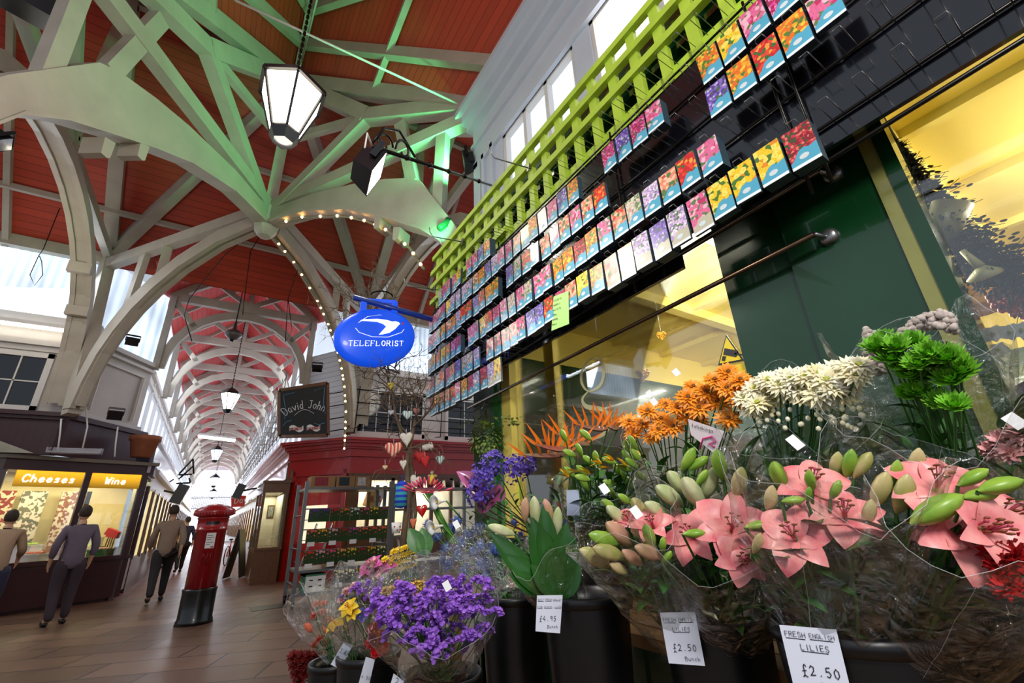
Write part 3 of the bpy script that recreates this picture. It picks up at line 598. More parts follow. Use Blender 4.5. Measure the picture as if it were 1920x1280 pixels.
def text(mb, s, O, X, Y, h, wd=.62, gap=.28, th=.1, mi=0, arc=None, jit=0, serif=False, lift=.001, N=None):
    """flat pen strokes lying on the plane O + x X + y Y; arc bends the baseline"""
    X, Y = V(X).normalized(), V(Y).normalized(); Nn = V(N) if N is not None else X.cross(Y); O = V(O); pen = 0; rnd = random.Random(len(s) * 7 + 3)
    W = sum((.45 if c == ' ' else (.3 if c in "Iil.'" and not jit else 1) * wd + gap) for c in s) * h
    for c in s:
        if c == ' ': pen += .45 * h; continue
        nar = c in "Iil.'" and not jit
        cw = wd * (.3 if nar else 1); dy = rnd.uniform(-jit, jit) * h; sk = rnd.uniform(-jit, jit)
        strokes = GL.get(c, [])
        segs = [((a[0], a[1]), (b[0], b[1]), 1) for st_ in strokes for a, b in zip(st_, st_[1:])]
        if serif: segs += [((a, b), (c2, d2), .45) for a, b, c2, d2 in SER.get(c, [])]
        for a, b, wf in segs:
            def P(p):
                x = pen + ((p[0] - .5) * wd + .5 * cw + sk * p[1] * .3) * h if nar else pen + (p[0] * wd + sk * p[1] * .3) * h
                y = p[1] * h + dy
                if arc:
                    R_ = arc; an = (x - W / 2) / R_; return O + X * (W / 2 + math.sin(an) * (R_ + y)) + Y * (math.cos(an) * (R_ + y) - R_)
                return O + X * x + Y * y
            p, q = P(a), P(b); d = q - p
            if d.length < 1e-6: continue
            dn = d.normalized(); tt = th * h * wf
            if serif and abs(d.dot(X)) > abs(d.dot(Y)) * 1.5: tt *= .5
            pr = dn.cross(Nn) * tt / 2; e = dn * tt * .3; L_ = Nn * lift
            mb.add([p - e - pr + L_, q + e - pr + L_, q + e + pr + L_, p - e + pr + L_], [(0, 1, 2, 3)], mi)
        pen += (cw + gap) * h
    return W
ink = mat('black_ink', '15151c', .6)
m = MB(); a, b = wp(1353, 708), wp(1399, 700); text(m, 'CCTV', a - V((.004, 0, 0)), b - a, (0, 0, 1), .02, th=.16, N=(-1, 0, 0)); m.build('lettering', ink, sg)
# letter g on the glass
gd = thing('window_letter', 'large frosted letter g on the shop window glass', 'window lettering')
def gp(px, py): return at(px, py, 'x', FX + .036)
def ribbon(mb, pts, ws, n=6, mi=0, off=(0, 0, 0)):
    # flat ribbon in the x = const plane through pixel-free points
    P = []
    for i in range(len(pts) - 1):
        p0, p1, p2, p3 = pts[max(i - 1, 0)], pts[i], pts[i + 1], pts[min(i + 2, len(pts) - 1)]
        for k in range(n):
            t = k / n; q = .5 * ((2 * p1) + (p2 - p0) * t + (2 * p0 - 5 * p1 + 4 * p2 - p3) * t * t + (3 * p1 - p0 - 3 * p2 + p3) * t ** 3)
            P.append((q, ws[i] * (1 - t) + ws[i + 1] * t))
    P.append((pts[-1], ws[-1])); vs = []
    for i, (p, w_) in enumerate(P):
        d = (P[min(i + 1, len(P) - 1)][0] - P[max(i - 1, 0)][0]).normalized(); s_ = V((1, 0, 0)).cross(d) * w_ / 2
        vs += [p - s_ + V(off), p + s_ + V(off)]
    mb.add(vs, [(2 * i, 2 * i + 1, 2 * i + 3, 2 * i + 2) for i in range(len(P) - 1)], mi)
m = MB()
ribbon(m, [gp(1131, 671), gp(1110, 672), gp(1093, 690), gp(1090, 715), gp(1103, 733), gp(1125, 722), gp(1132, 697), gp(1126, 676), gp(1112, 670)], [.004, .01, .022, .022, .008, .022, .022, .018, .006])
ribbon(m, [gp(1103, 733), gp(1092, 748), gp(1100, 762), gp(1130, 768), gp(1144, 788), gp(1133, 812), gp(1108, 822), gp(1092, 812), gp(1092, 795), gp(1100, 780)], [.006, .02, .028, .026, .03, .024, .014, .012, .012, .006])
m.build('frosted_glyph', mat('frosted_vinyl', 'b9b48a', .7, alpha=.75), gd)
gs = thing('window_sticker', 'small green e sticker low in the shop window corner', 'sticker')
m = MB(); m.prism([gp(957, 905), gp(975, 902), gp(976, 935), gp(958, 937)], (.003, 0, 0)); m.build('backing', mat('sticker_green', '7dc242', .5), gs)
m = MB(); text(m, 'e', gp(961, 925) - V((.003, 0, 0)), (0, -1, 0), (0, 0, 1), .045, th=.14, N=(-1, 0, 0)); text(m, 'florist', gp(959, 934) - V((.003, 0, 0)), (0, -1, 0), (0, 0, 1), .014, th=.14, N=(-1, 0, 0)); m.build('lettering', M['white'], gs)
# ================================================================ FASCIA: TRELLIS, RACK, SEED PACKETS
tr = thing('trellis', 'lime green wooden trellis fixed along the shop fascia', 'trellis')
XT = BX
m = MB()
for z, y1 in ((3.82, 3.70), (3.66, 3.74), (3.5, 3.74)): m.bb(XT - .02, XT + .02, -2, y1, z - .024, z + .024)
m.bb(XT - .02, XT + .02, 2.3, 3.74, 3.3, 3.345); m.build('slat_horizontal', M['lime'], tr)
k = 0
y = 3.62
while y > -1.6:
    mm = MB(); mm.bb(XT + .005, XT + .04, y - .028, y + .028, 3.05 if y < 2.4 else 2.9, 3.84); mm.build('slat_upright', M['lime'], tr); y -= .165
m = MB(); m.bb(XT + .03, XT + .06, -2, 3.5, 3.02, 3.34); m.build('bottom_board', M['lime'], tr)
rk = thing('display_rack', 'black wire rack with backing board across the shop fascia', 'display rack')
m = MB(); m.bb(BX, BX + .02, -2, .95, 2.40, 3.22); m.bb(BX, BX + .02, .95, 3.7, 2.26, 3.22); m.build('backing_board', M['board'], rk)
m = MB()
for z in (3.24, 3.05, 2.86, 2.67, 2.47):
    m.tube([(BX - .012, -2, z + .03), (BX - .012, 3.72 if z < 3.1 else 2.5, z - .03)], .006, 6)
m.tube([(BX - .012, -2, 2.42), (BX - .012, 3.72, 2.24)], .008, 6)
for y in (3.6, 2.4, 1.2, .42, .36, -.6): m.tube([(BX - .018, y, 2.26), (BX - .018, y, 3.26)], .006, 6)
m.build('wire_frame', M['blackm'], rk)
def hook_mb(mb, y, z, x1=PX - .012, w_=.016):
    mb.tube([(BX, y - w_, z + .005), (x1 + .004, y - w_, z), (x1, y - w_ * .8, z + .012), (x1, y + w_ * .8, z + .012), (x1 + .004, y + w_, z), (BX, y + w_, z + .005)], .0017, 4)
ZROW = {0: 3.27, 1: 3.075, 2: 2.885, 3: 2.67, 4: 2.465, 5: 2.285}
def rowz(r, y): return ZROW[r] - .012 * (y - .5)
fill = {0: [k for k in range(23, 33)], 1: [1, 2, 3, 4] + [7, 8, 9, 10] + list(range(13, 35)), 2: [0, 1, 2, 3, 4] + list(range(11, 35)), 3: list(range(5, 35)), 4: list(range(2, 35)), 5: list(range(22, 34))}
for r, rm in {0: [27], 1: [], 2: [21], 3: [27], 4: [24], 5: []}.items():
    for q in rm: fill[r].remove(q)
ck = lambda k: .185 + .0965 * k
# picture materials
PAL = {'orange': ('e8701c', 'f2a51e', '5a7a2c', 'f4c93a'), 'red': ('c81e1e', 'e8432c', '3c6a2c', 'f0a03a'), 'pink': ('e06a98', 'f2b6c8', '5c7c48', 'c8326a'), 'magenta': ('b41e62', 'e0559a', '3f6238', 'f0a8c8'),
       'yellow': ('f2c81e', 'f6e060', '4a7a2a', 'e88a1c'), 'purple': ('5a3c9c', '8c6ac8', '4c6e4c', 'c8b8e8'), 'white': ('ddd2c0', 'c4aea4', '6c8c58', 'd89090'), 'salmon': ('e88a6a', 'f4c0a0', '587a48', 'c84838'),
       'lilac': ('b090c8', 'dcc4e0', '5a7a50', 'f0e4f0'), 'crimson': ('8c1626', 'c8303c', '34542a', 'e87a6a')}
def packet_mat(nm, pal, i):
    m = mat('packet_picture_' + nm, pal[0], .3, coat=.3); N, L, b = nodes(m); rnd = random.Random(i)
    tc = N.new('ShaderNodeTexCoord'); mp = N.new('ShaderNodeMapping'); mp.inputs['Location'].default_value = (rnd.random() * 9, rnd.random() * 9, rnd.random() * 9); L(tc.outputs['Object'], mp.inputs[0])
    oi = N.new('ShaderNodeObjectInfo'); vr = N.new('ShaderNodeVectorMath'); vr.operation = 'SCALE'; vr.inputs['Scale'].default_value = 5
    cb = N.new('ShaderNodeCombineXYZ'); L(oi.outputs['Random'], cb.inputs[1]); L(oi.outputs['Random'], cb.inputs[2]); L(cb.outputs[0], vr.inputs[0])
    av = N.new('ShaderNodeVectorMath'); L(mp.outputs[0], av.inputs[0]); L(vr.outputs[0], av.inputs[1])
    vo = N.new('ShaderNodeTexVoronoi'); vo.inputs['Scale'].default_value = rnd.choice((60, 85, 115)); L(av.outputs[0], vo.inputs['Vector'])
    sp = N.new('ShaderNodeSeparateXYZ'); L(vo.outputs['Color'], sp.inputs[0])
    r = N.new('ShaderNodeValToRGB'); r.color_ramp.interpolation = 'CONSTANT'; e = r.color_ramp.elements
    e[0].color = (*s2l(hexc(pal[0])), 1); e[1].position = .42; e[1].color = (*s2l(hexc(pal[1])), 1)
    for pos, c in ((.68, pal[3]), (.8, pal[2])):
        q = e.new(pos); q.color = (*s2l(hexc(c)), 1)
    L(sp.outputs[0], r.inputs[0])
    rd = N.new('ShaderNodeValToRGB'); rd.color_ramp.elements[0].color = (.45, .3, .15, 1); rd.color_ramp.elements[0].position = .04; rd.color_ramp.elements[1].position = .3
    q = rd.color_ramp.elements.new(.8); q.color = (.55, .6, .5, 1)
    rd.color_ramp.elements[1].color = (1, 1, 1, 1); rd.color_ramp.elements[2].position = .95
    L(vo.outputs['Distance'], rd.inputs[0])
    ms = N.new('ShaderNodeMath'); ms.operation = 'MULTIPLY'; ms.inputs[1].default_value = 1
    mx = N.new('ShaderNodeMix'); mx.data_type = 'RGBA'; mx.blend_type = 'MULTIPLY'; mx.inputs[0].default_value = .55; L(r.outputs[0], mx.inputs[6]); L(rd.outputs[0], mx.inputs[7]); L(mx.outputs[2], b.inputs['Base Color'])
    return m
PM = {k: packet_mat(k, v, i) for i, (k, v) in enumerate(PAL.items())}
M['teal'] = mat('packet_teal', '4fa3c0', .3, coat=.3); M['pale'] = mat('packet_pale', 'b8b49c', .35); M['edge'] = mat('packet_white_edge', 'e8f0f4', .4); M['pages'] = seams(mat('packet_stack_side', '2a3a44', .5), 'X', .004, .5, 2.2, .3)
M['ovalp'] = mat('packet_oval', 'c8d4d8', .4)
def packet_mesh(pic, teal, thick, ph=.15):
    m = MB(); w2 = .043; z0, z1 = -ph, 0.0
    m.bb(0, thick, -w2, w2, z0, z1, 3)
    zb = z0 + .052
    m.add([(-.0006, -w2, z0 + .02), (-.0006, w2, z0 + .02), (-.0006, w2, z1), (-.0006, -w2, z1)], [(0, 1, 2, 3)], 0)
    # wavy band, lower on one side
    top = [(-w2, zb + .012), (-.02, zb + .006), (-.005, zb + .014), (.012, zb + .008), (.03, zb - .016), (w2, zb - .026)]
    vs = [(-.0012, y, z0) for y, z in top] + [(-.0012, y, z) for y, z in top]
    m.add(vs, [(i, i + 1, 7 + i, 6 + i) for i in range(5)], 1)
    m.add([(-.0018, -w2, z0), (-.0018, w2, z0), (-.0018, w2, z0 + .011), (-.0018, -w2, z0 + .011)], [(0, 1, 2, 3)], 2)
    c = (-.0018, 0, z0 + .034); m.add([(c[0], c[1] + .015 * math.cos(a * PI / 5), c[2] + .01 * math.sin(a * PI / 5)) for a in range(10)], [tuple(range(10))], 4)
    return m
PMESH = {}
rnd = random.Random(5)
rown = {0: 'topmost', 1: 'second', 2: 'third', 3: 'fourth', 4: 'fifth', 5: 'lowest'}
near_pal = {(3, 5): 'pink', (3, 6): 'red', (3, 7): 'salmon', (3, 8): 'lilac', (4, 2): 'crimson', (4, 3): 'yellow', (4, 4): 'yellow', (4, 5): 'yellow', (4, 6): 'pink', (4, 7): 'lilac', (4, 8): 'purple', (4, 9): 'lilac', (4, 10): 'orange', (4, 11): 'salmon',
            (2, 0): 'pink', (2, 1): 'orange', (2, 2): 'red', (2, 3): 'orange', (2, 4): 'purple', (1, 1): 'magenta', (1, 2): 'pink', (1, 3): 'yellow', (1, 4): 'orange', (1, 7): 'pink', (1, 8): 'magenta', (1, 9): 'purple', (1, 10): 'magenta', (1, 13): 'orange', (1, 14): 'purple'}
farp = list(PAL)
used_l = set(); nh = 0
for r in range(6):
    ks = sorted(fill[r], reverse=True); prev = 'red'
    for j, k in enumerate(ks):
        pal = near_pal.get((r, k)) or rnd.choice([p for p in farp if p != prev] if rnd.random() < .7 else [prev, 'pink', 'salmon']); prev = pal
        palel = (r == 4 and k in (6, 7, 8, 9, 10, 11)) or (r == 5 and k in (22, 23))
        th = rnd.choice((.012, .02, .035, .05)); key = (pal, palel, th)
        if key not in PMESH:
            PMESH[key] = packet_mesh(pal, not palel, th, .165 if palel else .15).mesh('seed_packet', [PM[pal], M['pale'] if palel else M['teal'], M['edge'], M['pages'], M['ovalp']])
        y = ck(k); z = rowz(r, y) + rnd.uniform(-.003, .003)
        o = bpy.data.objects.new('seed_packet', PMESH[key]); COL.objects.link(o)
        o.location = (PX + rnd.uniform(-.004, .008), y, z - .006); o.rotation_euler = (rnd.uniform(-.02, .02), rnd.uniform(-.06, .03), rnd.uniform(-.05, .05))
        o['category'] = 'seed packet'; o['group'] = 'seed packets hanging on the fascia rack'
        o['label'] = '%s%s flower seed packets in the %s row, %s from its far end' % (pal, ' pale-based' if palel else '', rown[r], ORD[j])
hk = []
for r in range(6):
    for k in range(-16, 35):
        if r in (0, 5) and k < 20: continue
        y = ck(k); z = rowz(r, y); vis = (k in fill[r])
        hk.append((0 if y > -.2 else 1, vis, y, z))
hk.sort(key=lambda q: (q[0], q[1], q[2]))
for i, (a, vis, y, z) in enumerate(hk[:96]):
    m = MB(); hook_mb(m, y, z); m.build('hook', M['steel'], rk)
m = MB()
for a, vis, y, z in hk[96:]: hook_mb(m, y, z)
m.build('hooks', M['steel'], rk, kind='stuff')
# extra upper hooks over the trellis, and the green note
m = MB()
for k in range(-4, 26): hook_mb(m, ck(k), 3.28)
m.build('upper_hooks', M['steel'], rk, kind='stuff')
for (yy, zz, lab) in ((3.6, 3.42, 'long bare metal hook at the far end of the trellis'), (1.95, 3.62, 'long bare metal hook halfway along the trellis'), (3.0, 3.62, 'long bare metal hook near the far top of the trellis')):
    t = thing('display_hook', lab, 'hook'); m = MB(); m.tube([(BX, yy, zz), (BX - .3, yy + .02, zz - .03), (BX - .33, yy + .02, zz + .01), (BX - .335, yy + .02, zz + .05)], .005, 6); m.build('prong', M['steel'], t)
    m = MB(); m.bb(BX - .03, BX - .02, yy - .015, yy + .015, zz - .03, zz + .03); m.build('plate', M['steel'], t)
nt_ = thing('price_note', 'pale green handwritten note below the seed packets', 'note')
q = [at(1038, 556, 'x', 1.415), at(1066, 545, 'x', 1.415), at(1067, 607, 'x', 1.415), at(1034, 620, 'x', 1.415)]
m = MB(); m.prism(q, (.001, 0, 0)); m.build('paper', mat('green_paper', 'a8d878', .6), nt_)
m = MB(); X_ = (q[1] - q[0]).normalized()
for i, s_ in enumerate(('PLEASE DO', 'UNDER 24', 'HELP WITH', 'SMALL', 'CHANGE', 'DEALS')): text(m, s_, q[0] + (q[3] - q[0]) * (.16 + .14 * i) + X_ * .006 - V((.001, 0, 0)), X_, (0, 0, 1), .009, gap=.3, th=.14, jit=.1, N=(-1, 0, 0))
m.build('handwriting', ink, nt_)
# ---------------------------------------------------------------- hanging plants / things at the fascia end
# ================================================================ FLOWER STALL
def fr_(d):
    d = V(d).normalized(); a = d.cross(V((0, 0, 1)))
    if a.length < .1: a = d.cross(V((1, 0, 0)))
    a.normalize(); return d, a, d.cross(a)
def petal(mb, p, d, n, L, w_, curl=.3, cup=.15, mi=0, nu=2, nv=4, tip=.9, ruf=0, base=.25):
    """petal growing along d, bending towards -n, n = its upper side"""
    p, d, n = V(p), V(d).normalized(), V(n).normalized(); s = d.cross(n).normalized()
    def f(u, v):
        an = curl * v * 1.6; L2 = L * v
        c = p + d * (L2 * math.cos(an * .6)) - n * (L * v * math.sin(an) * .6)
        wd = w_ * .5 * (base * (1 - v) + math.sin(PI * min(1, v * .94 + .03) ** tip))
        x = (u - .5) * 2
        r = (ruf * math.sin(u * 13 + v * 9 + p.x * 90) * v * w_) if ruf else 0
        return c + s * (x * wd) + n * (cup * wd * x * x + r)
    mb.grid(f, nu, nv, mi)
def leaf(mb, p, d, L, w_, curl=.5, mi=0, nv=5):
    d, a, b = fr_(d); n = b if b.z > 0 else -b
    petal(mb, p, d, n, L, w_, curl, .35, mi, 2, nv, .8)
def stem(mb, p, q, r=.0022, bend=.02, mi=0, n=5):
    p, q = V(p), V(q); m_ = (p + q) / 2 + V((random.uniform(-bend, bend), random.uniform(-bend, bend), 0)); mb.tube([p, (p + m_) / 2 + (m_ - (p + q) / 2) * .3, m_, q], r, n, mi, cap=False)
def chrys(mb, p, d, s, rows=((14, 1, .25), (12, .8, .7), (8, .5, 1.1)), mi=0, ci=1, w_=.17, dome=False):
    d, a, b = fr_(d); p = V(p)
    for n_, ls, el in rows:
        of = random.random() * 6
        for k in range(n_):
            an = 2 * PI * k / n_ + of + random.uniform(-.1, .1); r = a * math.cos(an) + b * math.sin(an); e = el + random.uniform(-.12, .12)
            dr = r * math.cos(e) + d * math.sin(e); nn = d * math.cos(e) - r * math.sin(e)
            petal(mb, p + r * s * .06, dr, nn, s * .5 * ls * random.uniform(.9, 1.08), s * w_ * random.uniform(.85, 1.1), .25 if not dome else -.5, .2, mi, 1, 3, .75)
    mb.ell(p + d * s * .08, (s * .1, s * .1, s * .06), d.to_track_quat('Z', 'Y').to_matrix(), 8, 4, ci)
def lily(mb, p, d, s, opn=.75, mi=0, mi2=1, ant=2):
    d, a, b = fr_(d); p = V(p)
    for k in range(6):
        an = PI * k / 3 + .2; r = a * math.cos(an) + b * math.sin(an); e = PI / 2 - opn * (1 if k % 2 else .86)
        dr = (r * math.cos(e) + d * math.sin(e)).normalized(); nn = (d * math.cos(e) - r * math.sin(e)).normalized()
        petal(mb, p, dr, nn, s * random.uniform(.95, 1.08), s * (.62 if k % 2 else .44), .95, .3, mi, 4, 8, .95, .02, .3)
    for k in range(6):
        an = PI * k / 3 + .6; r = a * math.cos(an) + b * math.sin(an); q = p + d * s * .62 + r * s * .14
        mb.tube([p, p + d * s * .35 + r * s * .05, q], .0011, 4, mi2); mb.ell(q, (.0022, .006, .0022), None, 5, 4, ant)
    mb.tube([p, p + d * s * .72], .0016, 4, mi2); mb.ell(p + d * s * .73, (.0035, .0035, .003), None, 6, 4, mi2)
def bud(mb, p, d, L, r, mi=0, n=12):
    """three-ridged lily bud"""
    d, a, b = fr_(d); p = V(p); prof = [(0, .12), (.12, .5), (.3, .85), (.55, 1), (.78, .82), (.92, .45), (1, .08)]; vs = []
    for t, k in prof:
        for j in range(n):
            an = 2 * PI * j / n; rr = r * k * (1 + .13 * math.cos(3 * an)); vs.append(p + d * L * t + (a * math.cos(an) + b * math.sin(an)) * rr)
    m = len(prof); mb.add(vs, [(i * n + j, i * n + (j + 1) % n, (i + 1) * n + (j + 1) % n, (i + 1) * n + j) for i in range(m - 1) for j in range(n)], mi, True)
def carn(mb, p, d, s, mi=0, gi=1):
    d, a, b = fr_(d); p = V(p)
    for n_, el in ((9, .15), (9, .5), (8, .85), (6, 1.2)):
        of = random.random() * 6
        for k in range(n_):
            an = 2 * PI * k / n_ + of; r = a * math.cos(an) + b * math.sin(an); e = el + random.uniform(-.1, .1)
            petal(mb, p, r * math.cos(e) + d * math.sin(e), d * math.cos(e) - r * math.sin(e), s * .5, s * .34, .2, .1, mi, 4, 3, .45, .12)
    mb.lathe([(s * .05, -s * .5), (s * .12, -s * .42), (s * .13, -s * .1), (s * .16, 0)], 8, p, d.to_track_quat('Z', 'Y').to_matrix(), gi)
def thistle(mb, p, d, s, mi=0, mi2=1):
    d, a, b = fr_(d); p = V(p); Q = d.to_track_quat('Z', 'Y').to_matrix()
    mb.ell(p + d * s * .3, (s * .26, s * .26, s * .36), Q, 10, 7, mi)
    for k in range(70):
        z = random.uniform(-.4, 1); an = random.random() * 2 * PI; rr = math.sqrt(max(0, 1 - z * z)); v = (a * math.cos(an) + b * math.sin(an)) * rr + d * z
        q = p + d * s * .3 + V(((v.x) * s * .25, v.y * s * .25, v.z * s * .3)); mb.tube([q - v * s * .05, q + v * s * .3], [.0022, .0003], 3, mi, cap=False, smooth=False)
    for k in range(11):
        an = 2 * PI * k / 11; r = a * math.cos(an) + b * math.sin(an); petal(mb, p, r * .8 + d * random.uniform(.2, .7), d, s * random.uniform(.6, .85), s * .12, -.1, .3, mi2, 1, 4, .5)
def statice(mb, p, d, s, mi=0, wi=1):
    """comb of little papery cups"""
    d, a, b = fr_(d); p = V(p)
    L = s; sd = (a * random.uniform(-1, 1) + b * random.uniform(-1, 1)).normalized()
    for k in range(9):
        t = k / 8; c = p + d * (L * .25 * math.sin(t * PI)) + sd * L * (t - .5)
        for j in range(3):
            o = c + V([random.uniform(-1, 1) * s * .12 for _ in range(3)]); u = (d + V([random.uniform(-.5, .5) for _ in range(3)])).normalized(); Q = u.to_track_quat('Z', 'Y').to_matrix(); h = s * .17
            mb.lathe([(h * .2, -h * .5), (h * .35, 0), (h * .85, h * .6), (h * .62, h * .35), (.0001, h * .25)], 6, o, Q, mi, smooth=False)
    if random.random() < .6: mb.ell(p + d * L * .3, (.0018, .0018, .0018), None, 5, 3, wi)
PT = {}
def pm(name, c, c2=None, r=.45, ns=30, coat=0, noise=.3):
    if name not in PT: PT[name] = mat(name, c, r, noise=noise, ns=ns, col2=c2, coat=coat)
    return PT[name]
LG = pm('leaf_green', '4a8238', '2a5a22', .4, 20); LG2 = pm('leaf_fresh', '5a9a32', '2f6a20', .4, 20); ST = pm('stem_green', '4a7a38', '2f5a26', .5, 20)
PK = pm('lily_pink', 'fbb4ac', 'e56a78', .38, 26); PKD = pm('lily_throat', 'b03050', 'c85a6a'); ANT = pm('anther_rust', '8a4a22'); BUDG = pm('bud_green', '9fc04a', '6a9a2c', .35, 25); BUDP = pm('bud_blush', 'd8bc90', 'a4a85a', .4, 25); BUDW = pm('bud_cream', 'dcd8b0', 'a8bc78', .4, 25); BUDK = pm('bud_pink', 'dca090', 'b89a6a', .4, 25)
ORG = pm('petal_orange', 'ffb03a', 'fa9018', .45, 30); CEN = pm('centre_brown', '7a4a18'); WHT = pm('petal_cream', 'fffbe8', 'f8ecb0', .5, 25); CEY = pm('centre_yellowgreen', 'b8c43a'); GRN = pm('petal_green', '8cd03a', '5aa01e', .45, 40); GRD = pm('petal_green_dark', '5a9a22')
YEL = pm('petal_yellow', 'f8d81a', 'e8b410', .45, 30); PUR = pm('statice_purple', 'b078e0', '8a50c4', .6, 60); PUL = pm('statice_white', 'f0e8ff'); RED = pm('carnation_red', 'd81a1e', '9c0c14', .5, 30); CRL = pm('carnation_coral', 'ee7a52', 'd84a2c', .5, 30)
BLU = pm('thistle_blue', '5a74b8', '3a4c8a', .5, 60); BLG = pm('thistle_bract', '6a7fae', '3a4a6a', .5, 40); AGA = pm('agapanthus_blue', '6a52c0', '4a3498', .5, 40); ANP = pm('anthurium_pink', 'c87aa8', 'a04a7c', .2, 12, .6); CRM = pm('dark_red_petal', '8c1c14', '5c100c', .6, 40)
BOP = pm('strelitzia_orange', 'ff8a1c', 'e86a08', .35, 20); BOG = pm('strelitzia_bract', '5a6a4a', 'a04a4a', .3, 8, .4); BLF = pm('flower_blue', '5a5ac8', '4040a0'); PKL = pm('petal_soft_pink', 'f4c4c0', 'e898a0', .5, 25); FLF = pm('dried_fluff', 'd0c4bc', 'a49690', .9, 60)
def cello():
    m = bpy.data.materials.new('cellophane'); m.use_nodes = True; N = m.node_tree.nodes; L = m.node_tree.links.new; N.remove(N['Principled BSDF']); o = N['Material Output']
    t = N.new('ShaderNodeBsdfTransparent'); t.inputs[0].default_value = (.975, .98, .975, 1); g = N.new('ShaderNodeBsdfGlossy'); g.inputs['Roughness'].default_value = .1
    lw = N.new('ShaderNodeLayerWeight'); lw.inputs['Blend'].default_value = .32
    tc = N.new('ShaderNodeTexCoord'); n = N.new('ShaderNodeTexNoise'); n.inputs['Scale'].default_value = 22; n.inputs['Detail'].default_value = 6; n.inputs['Distortion'].default_value = 1.2; L(tc.outputs['Object'], n.inputs[0])
    bp = N.new('ShaderNodeBump'); bp.inputs['Strength'].default_value = .8; bp.inputs['Distance'].default_value = .03; L(n.outputs['Fac'], bp.inputs['Height']); L(bp.outputs[0], g.inputs['Normal'])
    mr = N.new('ShaderNodeMapRange'); mr.inputs[1].default_value = 0; mr.inputs[2].default_value = 1; mr.inputs[3].default_value = .055; mr.inputs[4].default_value = .6; L(lw.outputs['Facing'], mr.inputs[0])
    x = N.new('ShaderNodeMixShader'); L(mr.outputs[0], x.inputs[0]); L(t.outputs[0], x.inputs[1]); L(g.outputs[0], x.inputs[2]); L(x.outputs[0], o.inputs[0]); return m
M['cello'] = cello(); M['cedge_glint'] = mat('cellophane_edge_glint', 'f0f4f4', .15, alpha=.3, coat=.5); M['sticker'] = mat('white_sticker', 'f4f4f8', .5)
def wrap(base, axis, L, r0, r1, seed, parent, cut=None, pts=5):
    """crinkled cellophane cone with an uneven pointed rim"""
    rn = random.Random(seed); d, a, b = fr_(axis); base = V(base); ph = [rn.uniform(0, 6) for _ in range(6)]; NA = 44
    def f(u, v):
        an = 2 * PI * u; top = 1 + .10 * math.sin(pts * .5 * an + ph[0]) + .06 * math.sin(pts * an + ph[1])
        t = v * (top if v > .5 else 1 + (top - 1) * v * 2)
        r = r0 + (r1 - r0) * (v ** .85)
        r *= 1 + .05 * math.sin(7 * an + ph[2] + v * 3) * v + .03 * math.sin(13 * an + ph[3] - v * 7) + .02 * math.sin(29 * an + v * 19 + ph[4])
        return base + d * (L * t) + (a * math.cos(an) + b * math.sin(an)) * r
    m = MB(); m.grid(f, NA, 9); o = m.build('cellophane_wrap', M['cello'], parent)
    e = MB(); e.tube([f(i / NA, 1) for i in range(NA + 1)], .0005, 4, cap=False); e.tube([f(.13, i / 9) for i in range(10)], .0004, 4, cap=False); e.tube([f(.62, i / 9) for i in range(10)], .0004, 4, cap=False); e.build('wrap_edge_glint', M['cedge_glint'], parent); return o  # pale threads along rim and folds stand in for highlights on the film
def sticker(p, n, parent, s=.02):
    m = MB(); Q = V(n).to_track_quat('Z', 'Y').to_matrix() @ Matrix.Rotation(.5, 3, 'Z'); m.box(p, (s, s * 1.35, .0006), Q); m.build('price_sticker', M['sticker'], parent)
def bucket(c, r, h, label, grp='black flower buckets'):
    """c = centre of the rim"""
    t = thing('flower_bucket', label, 'bucket', (c[0], c[1], c[2] - h), 0, grp); k = .78
    m = MB(); m.lathe([(0.0001, 0), (r * k, 0), (r * (k + .01), .01), (r * .98, h - .03), (r * .98, h), (r * .95, h), (r * .93, h - .05), (r * k * .97, .02), (.0001, .02)], 36); m.build('body', M['black'], t)
    m = MB(); m.lathe([(r * .97, h - .028), (r * 1.03, h - .026), (r * 1.05, h - .012), (r * 1.04, h), (r * .99, h + .003), (r * .96, h)], 36, close=False); m.build('rim', M['black'], t)
    return t
# tiers ------------------------------------------------------------
def slatbench(name, x0, x1, y0, y1, z, lab, n=4):
    t = thing(name, lab, 'bench'); w_ = (x1 - x0) / n
    for k in range(n): m = MB(); m.bb(x0 + k * w_ + .006, x0 + (k + 1) * w_ - .006, y0, y1, z - .035, z); m.build('plank', M['plank'], t)
    for y in (y0 + .06, y1 - .06):
        for x in (x0 + .04, x1 - .04): m = MB(); m.bb(x - .025, x + .025, y - .03, y + .03, 0, z - .035); m.build('leg', M['plank'], t)
slatbench('display_bench', 1.2, 1.68, -.9, 2.6, .93, 'raised plank bench against the shopfront holding the back row of buckets')
slatbench('display_bench', .78, 1.16, -.2, 1.62, .62, 'lower plank bench under the big lily buckets', 3)
slatbench('display_bench', .5, 1.14, 1.7, 3.2, .3, 'low plank bench at the far end of the stall', 4)
